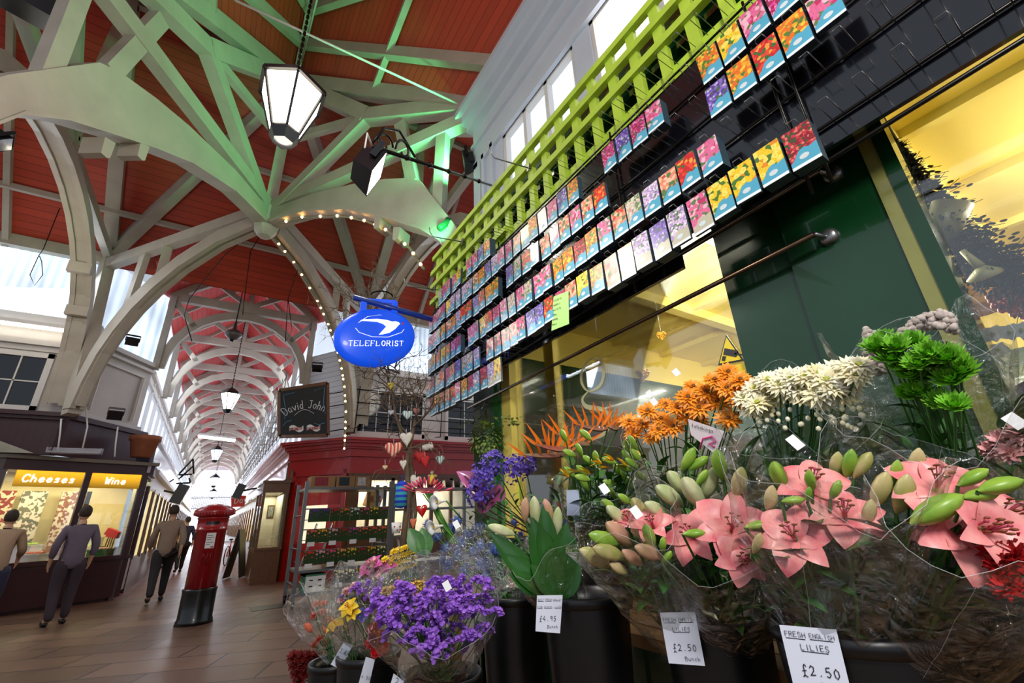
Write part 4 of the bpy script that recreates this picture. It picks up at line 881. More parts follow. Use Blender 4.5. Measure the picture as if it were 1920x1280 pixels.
# buckets ----------------------------------------------------------
BK = {}
def bk_(n, px, py, D, r, h, lab):
    c = pd(px, py, D); BK[n] = (c, r); bucket(c, r, h, lab); return c
bk_('right', 1597, 1166, 1.15, .138, .43, 'black bucket of pink lilies at the right with the nearest price card')
bk_('mid', 1334, 1148, 1.42, .134, .42, 'black bucket under the lily bunches with the two pound fifty card')
bk_('leaf', 1096, 1110, 1.58, .135, .43, 'half-empty black bucket holding the leafy lily bunch')
bk_('thistle', 962, 1112, 2.0, .13, .46, 'black bucket holding the blue thistles')
bk_('statice', 825, 1262, 1.75, .135, .42, 'black bucket under the big purple statice bunch')
bk_('left', 692, 1222, 2.35, .13, .4, 'black bucket of small mixed bunches with two leaning cards')
bk_('lefter', 628, 1238, 2.75, .12, .36, 'small black bucket of coral carnations at the far left of the stall')
for n, (x, y), lab in (('o', (1.44, 1.12), 'black bucket behind the lilies holding orange chrysanthemums'), ('w', (1.44, .72), 'black bucket at the back holding white chrysanthemums'),
                       ('g', (1.42, .34), 'black bucket at the back holding green chrysanthemums'), ('r', (1.42, -.02), 'black bucket on the bench at the far right'), ('b', (1.44, 1.52), 'black bucket at the back holding green lily buds')):
    BK[n] = (V((x, y, 1.23)), .12); bucket((x, y, 1.235), .12, .3, lab, 'black buckets in the back row')
BK['t'] = (V((1.46, 2.02, 1.19)), .1); bucket((1.46, 2.02, 1.19), .1, .255, 'small black bucket at the back holding tall exotic stems', 'black buckets in the back row')
# ---- bouquets -------------------------------------------------------
def bq(label, loc, grp=None): 
    t = thing('bouquet', label, 'bouquet', (0, 0, 0), 0, grp); return t
def leaves(t, base, heads, n, L=.09, w_=.02, m_=None, lo=.15, hi=.75):
    mb = MB()
    for _ in range(n):
        h = random.choice(heads); u = random.uniform(lo, hi); p = V(base) + (V(h) - V(base)) * u
        an = random.random() * 6.28; leaf(mb, p, V((math.cos(an), math.sin(an), random.uniform(.3, 1.3))), L * random.uniform(.7, 1.2), w_ * random.uniform(.8, 1.3), .5)
    mb.build('leaves', m_ or LG, t)
def stems(t, base, heads, r=.0025, m_=None, sp=.03):
    mb = MB()
    for h in heads: stem(mb, V(base) + V((random.uniform(-sp, sp), random.uniform(-sp, sp), -.02)), h, r, .015)
    mb.build('stems', m_ or ST, t)
def lilybq(label, bkn, flowers, buds, axis_px, L, r1, seed, D, off=(0, 0), nl=26, cel=True):
    c, r = BK[bkn]; base = V((c.x + off[0], c.y + off[1], c.z - .05)); t = bq(label, None, 'wrapped lily bunches')
    hs = []
    for px, py, d_, s, vx, vz in flowers:
        p = pd(px, py, d_); hs.append(p); mb = MB(); out = (p - base).normalized(); tc = (CP - p).normalized()
        lily(mb, p - out * s * .2, out * .5 + tc * .55 + V((0, vx, vz)), s, random.uniform(.62, .85) if s > .07 else .45); mb.build('flower', [PK, PKD, ANT], t)
    for px, py, d_, s, kind, an in buds:
        p = pd(px, py, d_); hs.append(p); mb = MB(); out = (p - base).normalized()
        Cx = CR @ V((1, 0, 0)); Cz = CR @ V((0, 0, 1)); dd = Cx * math.sin(an) + Cz * math.cos(an) - (CR @ V((0, 1, 0))) * .2
        bud(mb, p - dd * s * .5, dd, s, s * .2); mb.build('bud', {'g': BUDG, 'p': BUDP, 'w': BUDW, 'k': BUDK}[kind], t)
        hs[-1] = p - dd * s * .5
    stems(t, base, hs, .0028); leaves(t, base, hs, int(nl * 2.2), .1, .03, None, .05, .85)
    if cel:
        ax = (pd(*axis_px, D) - base); wrap(base + V((0, 0, .0)), ax, L, r * .62, r1, seed, t)
    return t
t = lilybq('wrapped bunch of open pink lilies in the right bucket', 'right',
       [(1520, 905, 1.06, .085, -.2, .2), (1488, 1000, 1.0, .08, .1, 0), (1586, 965, 1.02, .075, 0, .3)],
       [(1462, 893, 1.04, .075, 'g', -.5), (1592, 868, 1.08, .06, 'g', .05), (1568, 872, 1.1, .06, 'p', 0), (1617, 872, 1.08, .06, 'p', .4), (1520, 900, 1.0, .045, 'g', -.3), (1516, 926, .99, .03, 'g', 0), (1488, 938, .99, .04, 'g', 1.4), (1566, 918, 1.0, .04, 'g', .3), (1650, 917, 1.03, .07, 'p', .2), (1445, 935, 1.03, .06, 'p', 0), (1628, 960, 1.0, .05, 'p', .1), (1617, 1007, 1.0, .06, 'w', .8), (1420, 985, 1.02, .045, 'g', 1.3), (1420, 1018, 1.0, .045, 'p', .2)],
       (1545, 960), .36, .17, 3, 1.05, (-.02, .04))
sticker(pd(1491, 829, .98), (-.6, -.7, .3), t)
t = lilybq('wrapped bunch of pink lilies at the right edge in the right bucket', 'right',
       [(1760, 905, 1.05, .085, -.1, .2), (1800, 985, 1.02, .09, -.5, 0), (1870, 960, 1.1, .085, -.5, .1), (1845, 985, 1.0, .07, -.6, -.1)],
       [(1718, 868, 1.08, .06, 'p', 0), (1692, 925, 1.03, .075, 'p', .1), (1680, 883, 1.06, .045, 'g', 0), (1757, 955, .97, .085, 'g', .9), (1825, 895, 1.03, .05, 'g', .9), (1877, 910, 1.0, .06, 'g', 1.2), (1840, 928, 1.0, .05, 'g', 1.3), (1775, 905, 1.1, .05, 'g', .5), (1715, 880, 1.1, .07, 'p', .1)],
       (1780, 950), .34, .19, 9, 1.05, (.04, -.05))
t = lilybq('wrapped bunch of one large open pink lily beside cream buds', 'mid',
       [(1372, 985, 1.12, .1, -.1, .1), (1300, 1000, 1.2, .085, .3, 0), (1385, 1040, 1.1, .07, -.2, -.2)],
       [(1310, 868, 1.25, .06, 'g', .9), (1316, 895, 1.22, .05, 'g', .5), (1290, 860, 1.24, .07, 'g', .4), (1350, 870, 1.2, .085, 'g', -.3), (1330, 905, 1.25, .09, 'w', .2), (1300, 925, 1.22, .11, 'w', -.6), (1255, 930, 1.25, .1, 'w', -.9), (1303, 1000, 1.1, .05, 'g', 1.4), (1230, 955, 1.26, .08, 'w', -1.0), (1270, 905, 1.28, .09, 'w', -.7), (1385, 905, 1.14, .08, 'p', .1), (1250, 1045, 1.15, .04, 'g', .5)],
       (1330, 950), .38, .19, 21, 1.2, (.02, -.03))
sticker(pd(1133, 916, 1.25), (-.6, -.7, .3), t)
t = lilybq('wrapped bunch of blush lily buds leaning left over the middle bucket', 'mid',
       [(1225, 985, 1.24, .07, .2, .3), (1180, 975, 1.3, .06, .2, .4)],
       [(1132, 1010, 1.24, .09, 'g', -1.2), (1115, 1045, 1.26, .1, 'p', -1.0), (1160, 1000, 1.26, .1, 'k', -.8), (1140, 1035, 1.22, .09, 'p', -1.2), (1200, 955, 1.28, .085, 'p', -.6), (1218, 1005, 1.18, .07, 'g', -.4), (1243, 1020, 1.16, .04, 'g', 0), (1140, 945, 1.32, .05, 'g', -1), (1170, 935, 1.32, .05, 'g', -.9), (1215, 1035, 1.18, .08, 'k', -1.1), (1155, 965, 1.3, .08, 'w', -.8), (1185, 1045, 1.22, .07, 'k', -.9), (1160, 1065, 1.24, .06, 'p', -1.0)],
       (1170, 985), .38, .15, 33, 1.25, (-.04, .06))
sticker(pd(1193, 960, 1.12), (-.6, -.7, .3), t)
t = lilybq('wrapped bunch of tight green and yellow lily buds behind the blush ones', 'b',
       [], [(1085 + random.uniform(-30, 120), 855 + random.uniform(-40, 70), 1.6 + random.uniform(-.1, .15), .06, 'g', random.uniform(-1.3, -.2)) for _ in range(24)],
       (1130, 880), .42, .17, 41, 1.65, (-.05, 0), 30)
mb = MB()
for px, py in ((1085, 885), (1105, 890), (1150, 865), (1128, 870), (1065, 895), (1200, 855), (1175, 875), (1145, 880)):
    p = pd(px, py, 1.55)
    for k in range(4): leaf(mb, p, V((random.uniform(-.6, -.1), random.uniform(0, .8), random.uniform(0, .8))), .045, .018, .2)
mb.build('yellow_petals', YEL, t)
def headbq(label, bkn, pts, Xf, size, kind, mats, seed, ax, L, r1, grp=None, Dw=None, cel=True, nl=20, rows=None, tilt=(0, 0, .7)):
    c, r = BK[bkn]; base = V((c.x, c.y, c.z - .05)); t = bq(label, None, grp); hs = []
    for i, (px, py) in enumerate(pts):
        x = Xf(i) if callable(Xf) else Xf; p = at(px, py, 'x', x + random.uniform(-.03, .03)); hs.append(p); mb = MB(); d = (p - base).normalized() + V(tilt) * .6 + (CP - p).normalized() * 1.0 + V([random.uniform(-.25, .25) for _ in range(3)])
        s = size * random.uniform(.88, 1.12)
        if kind == 'chrys': chrys(mb, p, d, s, rows or ((15, 1, .1), (13, .9, .45), (10, .7, .85), (6, .45, 1.2)))
        elif kind == 'carn': carn(mb, p, d, s)
        elif kind == 'thistle': thistle(mb, p, d, s)
        elif kind == 'pompon': chrys(mb, p, d, s, ((22, 1, .1), (22, .92, .4), (18, .75, .8), (12, .5, 1.2)), w_=.16, dome=True)
        mb.build('flower_head', mats, t)
    stems(t, base, hs, .0022); leaves(t, base, hs, nl, .07, .022)
    if cel: wrap(base, at(*ax, 'x', Xf if not callable(Xf) else Xf(0)) - base, L, r * .6, r1, seed, t)
    return t
random.seed(11)
op = [(1188, 812), (1205, 795), (1222, 820), (1215, 770), (1240, 785), (1262, 800), (1248, 758), (1270, 765), (1290, 745), (1285, 780), (1310, 765), (1300, 725), (1325, 735), (1345, 752), (1340, 712), (1362, 728), (1385, 745), (1365, 698), (1388, 712), (1400, 728), (1180, 790), (1235, 805), (1310, 790), (1365, 785)]
t = headbq('wrapped bunch of orange chrysanthemums against the shop window', 'o', op, 1.22, .07, 'chrys', [ORG, CEN], 51, (1290, 760), .42, .2, 'wrapped chrysanthemum bunches')
for a_, b_ in ((1218, 738), (1226, 753), (1268, 698)): sticker(at(a_, b_, 'x', 1.12), (-1, -.5, .2), t, .018)
wp_ = [(1398, 745), (1415, 728), (1420, 755), (1436, 735), (1440, 712), (1452, 750), (1462, 722), (1475, 738), (1482, 708), (1492, 728), (1505, 745), (1508, 705), (1520, 722), (1535, 738), (1535, 700), (1550, 712), (1562, 728), (1565, 695), (1580, 708), (1592, 722), (1592, 690), (1605, 702), (1408, 765), (1430, 770), (1470, 705), (1610, 685), (1540, 752), (1580, 740)]
t = headbq('wrapped bunch of cream-white chrysanthemums below the green panel', 'w', wp_, 1.2, .066, 'chrys', [WHT, CEY], 61, (1500, 740), .44, .19, 'wrapped chrysanthemum bunches')
mb = MB()
c0 = BK['w'][0]
for i in range(36):
    p = at(1420 + random.random() * 200, 765 + random.random() * 40, 'x', 1.2); mb.ell(p, (.006, .006, .007), None, 6, 4)
mb.build('small_buds', WHT, t, kind='stuff')
gp_ = [(1668, 655), (1690, 668), (1720, 660), (1680, 690), (1700, 705), (1730, 700), (1750, 680), (1765, 700), (1785, 690), (1800, 705), (1810, 715), (1760, 690), (1715, 722), (1790, 730), (1655, 670), (1740, 725)]
t = headbq('wrapped bunch of lime green pompon chrysanthemums', 'g', [(x - 8, y - 18) for x, y in gp_] + [(1728, 705), (1790, 708), (1722, 735), (1765, 755), (1790, 760), (1705, 740)], 1.12, .058, 'pompon', [GRN, GRD], 71, (1735, 690), .44, .19, 'wrapped chrysanthemum bunches', tilt=(0, 0, 1.2))
# grey-white fluff bunch behind the green one
c, r = BK['g']; t = bq('bunch of fluffy grey-white dried heads behind the green chrysanthemums', None)
mb = MB(); base = V((c.x + .05, c.y, c.z))
for i in range(420):
    u = random.random(); px = 1622 + u * 170; py = 612 + 22 * math.sin(u * 6) + random.uniform(-8, 22) + (abs(u - .5) * 20 if u < .3 else 0); p = at(px, py, 'x', 1.3 + random.uniform(-.03, .03)); mb.ell(p, [random.uniform(.005, .009)] * 3, None, 6, 4)
for i in range(150):
    p = at(1622 + random.random() * 40, 630 + random.random() * 70, 'x', 1.3 + random.uniform(-.02, .02)); mb.ell(p, [random.uniform(.005, .009)] * 3, None, 6, 4)
mb.build('fluffy_heads', FLF, t, kind='stuff'); mb = MB()
for i in range(10): stem(mb, base, at(1640 + i * 15, 640, 'x', 1.3))
mb.build('stems', ST, t); wrap(base, at(1700, 640, 'x', 1.3) - base, .44, .07, .16, 77, t)
# pink roses wrapped at the right edge, red carnations low right
BK['r2'] = (V((1.38, .02, 1.2)), .1)
t = headbq('wrapped bunch of soft pink roses at the right edge', 'r2', [(1880, 828), (1905, 835), (1895, 850), (1915, 815), (1860, 845)], 1.22, .05, 'carn', [PKL, LG], 81, (1880, 850), .32, .2, nl=14)
sticker(at(1903, 789, 'x', 1.14), (-1, -.4, .2), t, .02)
BK['r3'] = (V((1.08, -.02, 1.0)), .08)
t = headbq('wrapped bunch of deep red carnations at the lower right edge', 'r3', [(1880, 1060), (1900, 1085), (1905, 1050), (1890, 1100), (1915, 1070), (1872, 1040), (1908, 1030)], .97, .05, 'carn', [RED, LG], 83, (1890, 1075), .16, .09, nl=10, cel=True)
# leafy lily bunch ---------------------------------------------------
c, r = BK['leaf']; base = V((c.x - .05, c.y + .04, c.z - .04)); t = bq('bunch of pale lily buds wrapped in broad dark green leaves', None)
bd = [(985, 960, .08, 'k', 0), (1005, 968, .11, 'w', -.1), (945, 995, .09, 'w', -1.25), (1045, 985, .1, 'w', .05), (1030, 965, .09, 'k', -.3)]
hs = []
for px, py, s, k, an in bd:
    p = pd(px, py, 1.5); mb = MB(); Cx = CR @ V((1, 0, 0)); Cz = CR @ V((0, 0, 1)); dd = Cx * math.sin(an) + Cz * math.cos(an); bud(mb, p - dd * s * .4, dd, s, s * .17); mb.build('bud', {'k': BUDK, 'w': BUDW}[k], t); hs.append(p - dd * s * .4)
stems(t, base, hs, .004)
mb = MB(); 
for (x0, y0), (x1, y1), w_ in (((1040, 1110), (1000, 975), .075), ((1050, 1110), (1060, 985), .07), ((1020, 1110), (925, 1000), .06), ((1030, 1115), (950, 1040), .06), ((1060, 1115), (1075, 1010), .06), ((1040, 1115), (1030, 1030), .07), ((1050, 1118), (1000, 1060), .06), ((1020, 1112), (960, 1075), .05), ((1035, 1090), (1020, 950), .06), ((1055, 1120), (1085, 1060), .05)):
    p, q = pd(x0, y0, 1.5), pd(x1, y1, 1.46); petal(mb, p, q - p, (CP - p).normalized() + V((0, 0, .3)), (q - p).length * 1.1, w_, .12, .3, 0, 4, 8, .85)
mb.build('broad_leaves', pm('lily_leaf', '2f6a26', '1f4a1c', .25, 8, .3), t)
ax = pd(1000, 1000, 1.5) - base; wrap(base, ax, .2, .07, .12, 91, t)
# blue thistles --------------------------------------------------------
thp = [(805, 990), (822, 1015), (850, 1000), (838, 1035), (870, 1025), (862, 1050), (890, 1045), (880, 1075), (905, 1065), (915, 1090), (848, 1065), (860, 985), (885, 1010), (905, 1030), (925, 1065), (835, 1055), (900, 1000), (930, 1040)]
t = headbq('wrapped bunch of spiky blue thistles over its black bucket', 'thistle', thp, 1.08, .068, 'thistle', [BLU, BLG], 101, (860, 1030), .34, .19, nl=26)
sticker(pd(856, 983, 1.7), (-.4, -.8, .2), t, .02)
t = headbq('smaller wrapped bunch of blue thistles behind the leafy lilies', 'thistle', [(1078, 985), (1095, 1000), (1070, 1010), (1100, 1025), (1060, 990), (1085, 1030), (965, 985), (975, 1010)], 1.42, .055, 'thistle', [BLU, BLG], 103, (1060, 1010), .3, .14, nl=10)
# price tag hanging behind
tg = thing('price_tag', 'blank bluish tag hanging behind the leafy lilies', 'tag'); q = [pd(x, y, 1.75) for x, y in ((1062, 918), (1086, 918), (1087, 966), (1063, 966))]; m = MB(); m.prism(q, (.001, .001, 0)); m.build('card', mat('bluish_card', 'b8c4e0', .5), tg)
# statice --------------------------------------------------------------
c, r = BK['statice']; base = V((c.x, c.y, c.z)); t = bq('large wrapped bunch of purple statice at the front of the stall', None); sh = []
poly = [(700, 1120), (760, 1095), (840, 1085), (925, 1095), (938, 1135), (915, 1185), (880, 1215), (830, 1230), (770, 1225), (735, 1200), (705, 1150)]
def inside(x, y, P):
    c = False; j = len(P) - 1
    for i in range(len(P)):
        if (P[i][1] > y) != (P[j][1] > y) and x < (P[j][0] - P[i][0]) * (y - P[i][1]) / (P[j][1] - P[i][1]) + P[i][0]: c = not c
        j = i
    return c
n = 0
while n < 96:
    x, y = random.uniform(695, 940), random.uniform(1085, 1235)
    if not inside(x, y, poly): continue
    n += 1; p = pd(x, y, 1.62 + random.uniform(-.09, .1) - .0005 * abs(x - 820)); mb = MB(); statice(mb, p, (p - base).normalized() + V((0, 0, .6)), .05); mb.build('flower_spray', [PUR, PUL], t); sh.append(p)
stems(t, base, sh[::2], .0016); leaves(t, base, sh, 24, .05, .014)
wrap(base, pd(815, 1140, 1.62) - base, .3, .09, .215, 111, t); sticker(pd(838, 1098, 1.5), (-.4, -.8, .2), t, .02)
t = bq('small unwrapped spray of purple statice standing above the mixed bunches', None); sh = []; c2 = BK['left'][0]
for x, y in ((665, 1108), (672, 1100), (680, 1112), (690, 1095), (697, 1105), (700, 1120), (712, 1100), (708, 1112), (688, 1122), (718, 1118), (722, 1130), (735, 1132), (715, 1090)):
    p = pd(x, y, 2.2); mb = MB(); statice(mb, p, (0, 0, 1), .045); mb.build('flower_spray', [PUR, PUL], t); sh.append(p)
stems(t, c2, sh, .0016)
# yellow alstroemeria behind the statice
t = bq('wrapped bunch of yellow alstroemeria behind the purple statice', None); sh = []
for i in range(26):
    x, y = random.uniform(745, 812), random.uniform(1092, 1138); p = pd(x, y, 1.98); sh.append(p); mb = MB(); lily(mb, p, (random.uniform(-.6, .2), random.uniform(-.8, .2), .8), .024, .8); mb.build('flower', [YEL, ORG, CEN], t)
for x, y in ((735, 1105), (725, 1118), (740, 1125), (722, 1108)):
    p = pd(x, y, 2.0); sh.append(p); mb = MB(); carn(mb, p, (-.4, -.4, .8), .04); mb.build('flower', [pm('petal_buff', 'e8c89a', 'c8a060'), LG], t)
b0 = pd(800, 1215, 1.95); stems(t, b0, sh, .002); leaves(t, b0, sh, 30, .05, .014, LG2); wrap(b0, pd(770, 1110, 1.95) - b0, .28, .05, .15, 121, t)
# mixed bunches left -----------------------------------------------------
def mix(label, base, items, ax, D, L, r1, seed, cel=True):
    t = bq(label, None, 'small mixed bunches'); hs = []
    for kind, x, y, s in items:
        p = pd(x, y, D); hs.append(p); mb = MB(); d = (p - base).normalized() + (CP - p).normalized() * .5
        if kind == 'yl': lily(mb, p, d, s, .8); mb.build('flower', [YEL, ORG, ANT], t)
        elif kind == 'rc': carn(mb, p, d, s); mb.build('flower', [RED, LG], t)
        elif kind == 'cc': carn(mb, p, d, s); mb.build('flower', [CRL, LG], t)
        elif kind == 'bl': chrys(mb, p, d, s); mb.build('flower', [BLF, CEY], t)
        elif kind == 'yc': chrys(mb, p, d, s); mb.build('flower', [YEL, CEY], t)
        elif kind == 'pk': carn(mb, p, d, s); mb.build('flower', [PKL, LG], t)
        elif kind == 'mg': lily(mb, p, d, s, .5); mb.build('flower', [pm('tulip_magenta', 'd05aa0', 'b03a80', .3), PKD, ANT], t)
        elif kind == 'dr': carn(mb, p, d, s); mb.build('flower', [CRM, LG], t)
        elif kind == 'gb': bud(mb, p, d, s, s * .28); mb.build('bud', CRL, t)
    stems(t, base, hs, .002, None, .015); leaves(t, base, hs, 16, .06, .014)
    if cel: wrap(base, pd(*ax, D) - base, L, .035, r1, seed, t, pts=6)
    return t
B1 = BK['left'][0]; B2 = BK['lefter'][0]
mix('wrapped mixed bunch of yellow lilies and red carnations in the left bucket', B1 + V((.05, -.06, -.02)), [('yl', 655, 1140, .05), ('yl', 662, 1150, .04), ('bl', 678, 1145, .03), ('bl', 682, 1160, .03), ('bl', 675, 1155, .03), ('rc', 700, 1180, .06), ('rc', 712, 1195, .06), ('rc', 695, 1205, .055), ('rc', 718, 1215, .06), ('rc', 705, 1222, .05)], (672, 1150), 2.2, .38, .13, 131)
mix('wrapped mixed bunch with a single yellow lily leaning left', B1 + V((-.05, .05, -.02)), [('yl', 630, 1172, .055), ('yc', 640, 1162, .035), ('bl', 640, 1118, .03), ('pk', 650, 1110, .05), ('pk', 665, 1100, .05), ('pk', 640, 1125, .04), ('yc', 648, 1178, .03)], (640, 1150), 2.4, .34, .12, 133)
mix('wrapped bunch of coral carnations at the far left of the stall', B2, [('cc', 592, 1135, .05), ('cc', 605, 1150, .055), ('cc', 590, 1155, .05), ('cc', 612, 1165, .05), ('gb', 585, 1185, .06), ('cc', 600, 1200, .055), ('cc', 615, 1205, .06), ('cc', 590, 1210, .05), ('gb', 612, 1188, .05), ('cc', 607, 1132, .04), ('cc', 622, 1180, .045)], (602, 1160), 2.8, .34, .14, 135)
mix('wrapped bunch of dark red chrysanthemums at the bottom left of the stall', pd(600, 1290, 3.0), [('dr', 550 + (i % 4) * 14 + (i // 4) * 4, 1232 + (i // 4) * 15, .075) for i in range(13)], (566, 1250), 2.95, .2, .13, 137, cel=False)
mix('wrapped bunch of magenta tulips and yellow daisies above the mixed bunches', pd(760, 1150, 2.4), [('mg', 700, 1068, .085), ('mg', 715, 1075, .08), ('mg', 728, 1070, .07), ('yc', 722, 1048, .045), ('yc', 730, 1055, .045), ('rc', 690, 1075, .05), ('pk', 695, 1058, .05), ('pk', 705, 1052, .04), ('yc', 693, 1070, .03)], (712, 1060), 2.4, .26, .12, 139)
mix('bunch of small yellow button daisies above the purple statice', pd(790, 1130, 2.4), [('yc', 738 + (i % 5) * 9, 1022 + (i // 5) * 12 + (4 - i % 5) * 3, .045) for i in range(20)], (758, 1040), 2.4, .22, .11, 141)
# exotic tall stems --------------------------------------------------------
E = BK['t'][0]
t = bq('tall stems of violet-blue agapanthus leaning over the thistles', None)
for (x, y, s) in ((912, 895, .075), (900, 925, .06), (965, 880, .06), (985, 872, .05), (925, 870, .06)):
    p = pd(x, y, 2.0); mb = MB(); d, a, b = fr_((p - E).normalized())
    for k in range(46):
        v = V([random.gauss(0, 1) for _ in range(3)]).normalized(); 
        if v.dot(d) < -.4: v = -v
        q = p + v * s * random.uniform(.7, 1); mb.tube([p, q], .0009, 3, 0, cap=False); 
        for j in range(3):
            an = 2 * PI * j / 3; dd, aa, bb = fr_(v); petal(mb, q, v * .8 + aa * math.cos(an) + bb * math.sin(an), v, .022, .011, .3, .2, 0, 1, 3)
    mb.build('flower_head', AGA, t); mb = MB(); stem(mb, E, p, .003); mb.build('stem', ST, t)
def spike(label, pts):
    t = bq(label, None, 'orange bird-of-paradise stems')
    for (x, y, x2, y2, D) in pts:
        p, q = pd(x, y, D), pd(x2, y2, D); mb = MB(); d = (q - p).normalized(); petal(mb, p, d, (0, 0, 1), (q - p).length, .03, -.1, -1.2, 0, 2, 6, .6); mb.build('bract', BOG, t)
        mb = MB(); Cz = CR @ V((0, 0, 1)); Cx = CR @ V((1, 0, 0))
        for k in range(7):
            an = .95 - k * .3 + random.uniform(-.08, .08); dd = Cz * math.cos(an) + Cx * math.sin(an); o = p.lerp(q, .05 + .12 * k); petal(mb, o, dd, (CP - o).normalized() + V((random.uniform(-.5, .5), 0, 0)), random.uniform(.07, .12), .011, .05, .3, 0, 2, 4, .6)
        mb.build('petals', BOP, t); mb = MB(); stem(mb, V((1.46, 1.75, 1.2)), p, .004); mb.build('stem', ST, t)
spike('orange bird-of-paradise flowers standing under the window letter', [(1075, 845, 960, 860, 1.85), (1070, 838, 990, 835, 1.8), (1105, 830, 1030, 812, 1.85), (1140, 800, 1070, 798, 1.95), (1160, 800, 1120, 790, 2.0)])
t = bq('glossy pink anthurium flowers beside the agapanthus', None)
for (x, y, an) in ((890, 915, -.5), (915, 935, .3), (930, 925, .7), (905, 945, 0), (880, 900, -.8)):
    p = pd(x, y, 2.05); mb = MB(); Cz = CR @ V((0, 0, 1)); Cx = CR @ V((1, 0, 0)); dd = Cz * math.cos(an) + Cx * math.sin(an)
    petal(mb, p - dd * .04, dd, (CP - p).normalized() * .6 + Cx * .5, .1, .075, .3, .5, 0, 4, 7, .8); mb.build('spathe', ANP, t); mb = MB(); stem(mb, E, p - dd * .04, .003); mb.tube([p - dd * .03, p + dd * .03], .004, 6, 0); mb.build('stem', pm('anthurium_stem', '6a2a4a'), t)
t = bq('bunch of white calla lilies with pink spidery blooms', None); b0 = pd(850, 1010, 2.3); st_ = []
for (x, y, x2, y2) in ((812, 942, 836, 938), (805, 990, 830, 985)):
    p, q = pd(x, y, 2.2), pd(x2, y2, 2.25); mb = MB(); d = (p - q).normalized(); Q = d.to_track_quat('Z', 'Y').to_matrix(); mb.lathe([(.005, 0), (.008, .03), (.018, .06), (.034, .075), (.03, .07), (.014, .055), (.004, .02)], 16, q, Q, close=False); mb.tube([q + d * .02, q + d * .06], .004, 6, 1); mb.build('calla_bloom', [M['white'], YEL], t); mb = MB(); mb.tube([q, pd(x2 + 30, y2 + 35, 2.3)], .004, 6); mb.build('stem', LG2, t)
for i in range(14):
    a_ = -1.3 + i * .2; p = pd(800, 925, 2.25); Cx = CR @ V((1, 0, 0)); Cz = CR @ V((0, 0, 1)); q = p + (Cx * math.sin(a_) * 1 + Cz * math.cos(a_) * .6) * random.uniform(.05, .09); mb = MB(); bud(mb, q, (q - p) + V((0, 0, .01)), .045, .006, 0, 6); mb.tube([p, q], .0015, 4, 0, cap=False); mb.build('bloom', pm('nerine_pink', 'd84a6a', 'c02a50'), t); st_.append(p + V((random.uniform(-.02, .02), random.uniform(-.02, .02), 0)))
stems(t, b0, st_, .0028, LG2)
mb = MB()
for (x0, y0, x1, y1) in ((790, 1035, 770, 995), (800, 1040, 790, 985)):
    p, q = pd(x0, y0, 2.2), pd(x1, y1, 2.2); petal(mb, p, q - p, (CP - p), .12, .07, .2, .2, 0, 3, 6)
mb.build('broad_leaf', LG, t)
# gypsophila / green filler
t = bq('loose green foliage bunch behind the anthuriums', None); mb = MB()
for i in range(120): leaf(mb, pd(random.uniform(870, 1110), random.uniform(930, 1010), 2.1 + random.uniform(-.1, .2)), V([random.uniform(-1, 1), random.uniform(-1, 1), 1]), .05, .014)
mb.build('leaves', LG, t, kind='stuff')
t = bq('dark leafy greenery packed behind the lily bunches on the bench', None); mb = MB()
for i in range(260): leaf(mb, V((random.uniform(1.2, 1.5), random.uniform(-.1, 1.6), random.uniform(1.15, 1.45))), V([random.uniform(-1, 1), random.uniform(-1, 1), 1.2]), .1, .026)
mb.build('leaves', LG, t, kind='stuff')
# tulip-wrapped sleeve pink/white poster
fl = thing('gift_tag', 'white folded card tag with a pink ribbon mark on the orange bunch', 'tag'); q = [at(x, y, 'x', 1.12) for x, y in ((1290, 785), (1358, 808), (1342, 852), (1296, 815))]
m = MB(); m.prism(q, (.001, 0, 0)); m.build('card', mat('gift_card', 'd8ccd0', .5), fl)
m = MB(); text(m, 'follobings', at(1298, 800, 'x', 1.117), at(1345, 813, 'x', 1.117) - at(1298, 800, 'x', 1.117), (0, 0, 1), .009, th=.14, N=(-1, 0, 0)); m.build('lettering', ink, fl)
m = MB(); m.tube([at(x, y, 'x', 1.116) for x, y in ((1312, 842), (1318, 822), (1335, 818), (1342, 828), (1328, 832), (1340, 838))], .0025, 5); m.build('ribbon_mark', mat('ribbon_pink', 'd83a8a', .5), fl)
# ---- price cards ----------------------------------------------------------
def card(label, corners, D, lines, grp='handwritten price cards'):
    t = thing('price_card', label, 'price card', (0, 0, 0), 0, grp); q = [pd(x, y, D) for x, y in corners]; n = (q[1] - q[0]).cross(q[3] - q[0]).normalized()
    if n.dot(CP - q[0]) < 0: n = -n
    m = MB(); m.prism(q, n * .0012); m.build('paper', M['card'], t); m = MB(); X = q[1] - q[0]; Yv = q[0] - q[3]; W = X.length; X.normalize(); Yv.normalize()
    for s_, u, v, h, un in lines:
        o = q[0] + (q[1] - q[0]) * u - (q[0] - q[3]) * v + n * .0012; w_ = text(m, s_, o, X, Yv, h * W, .62, .22, .1, jit=.12, N=n)
        if un: m.tube([o - Yv * h * W * .35, o - Yv * h * W * .42 + X * w_ * .9], .0006, 4)
    m.build('handwriting', ink, t)
M['card'] = mat('white_card', 'dfe4f4', .6)
card('white price card for fresh English lilies on the nearest bucket at the right', ((1461, 1171), (1568, 1180), (1596, 1296), (1489, 1290)), 1.0, [('FRESH', .07, .17, .09, 1), ('ENGLISH', .5, .17, .075, 1), ('LILIES', .3, .36, .1, 1), ('\u00a32.50', .22, .76, .16, 0), ('Bunch', .5, .95, .1, 0)])
card('white price card for fresh English lilies on the middle bucket', ((1237, 1148), (1303, 1147), (1322, 1248), (1254, 1243)), 1.27, [('FRESH', .06, .18, .09, 1), ('ENGLISH', .5, .18, .075, 1), ('LILIES', .28, .37, .1, 1), ('\u00a32.50', .2, .76, .16, 0), ('Bunch', .48, .95, .1, 0)])
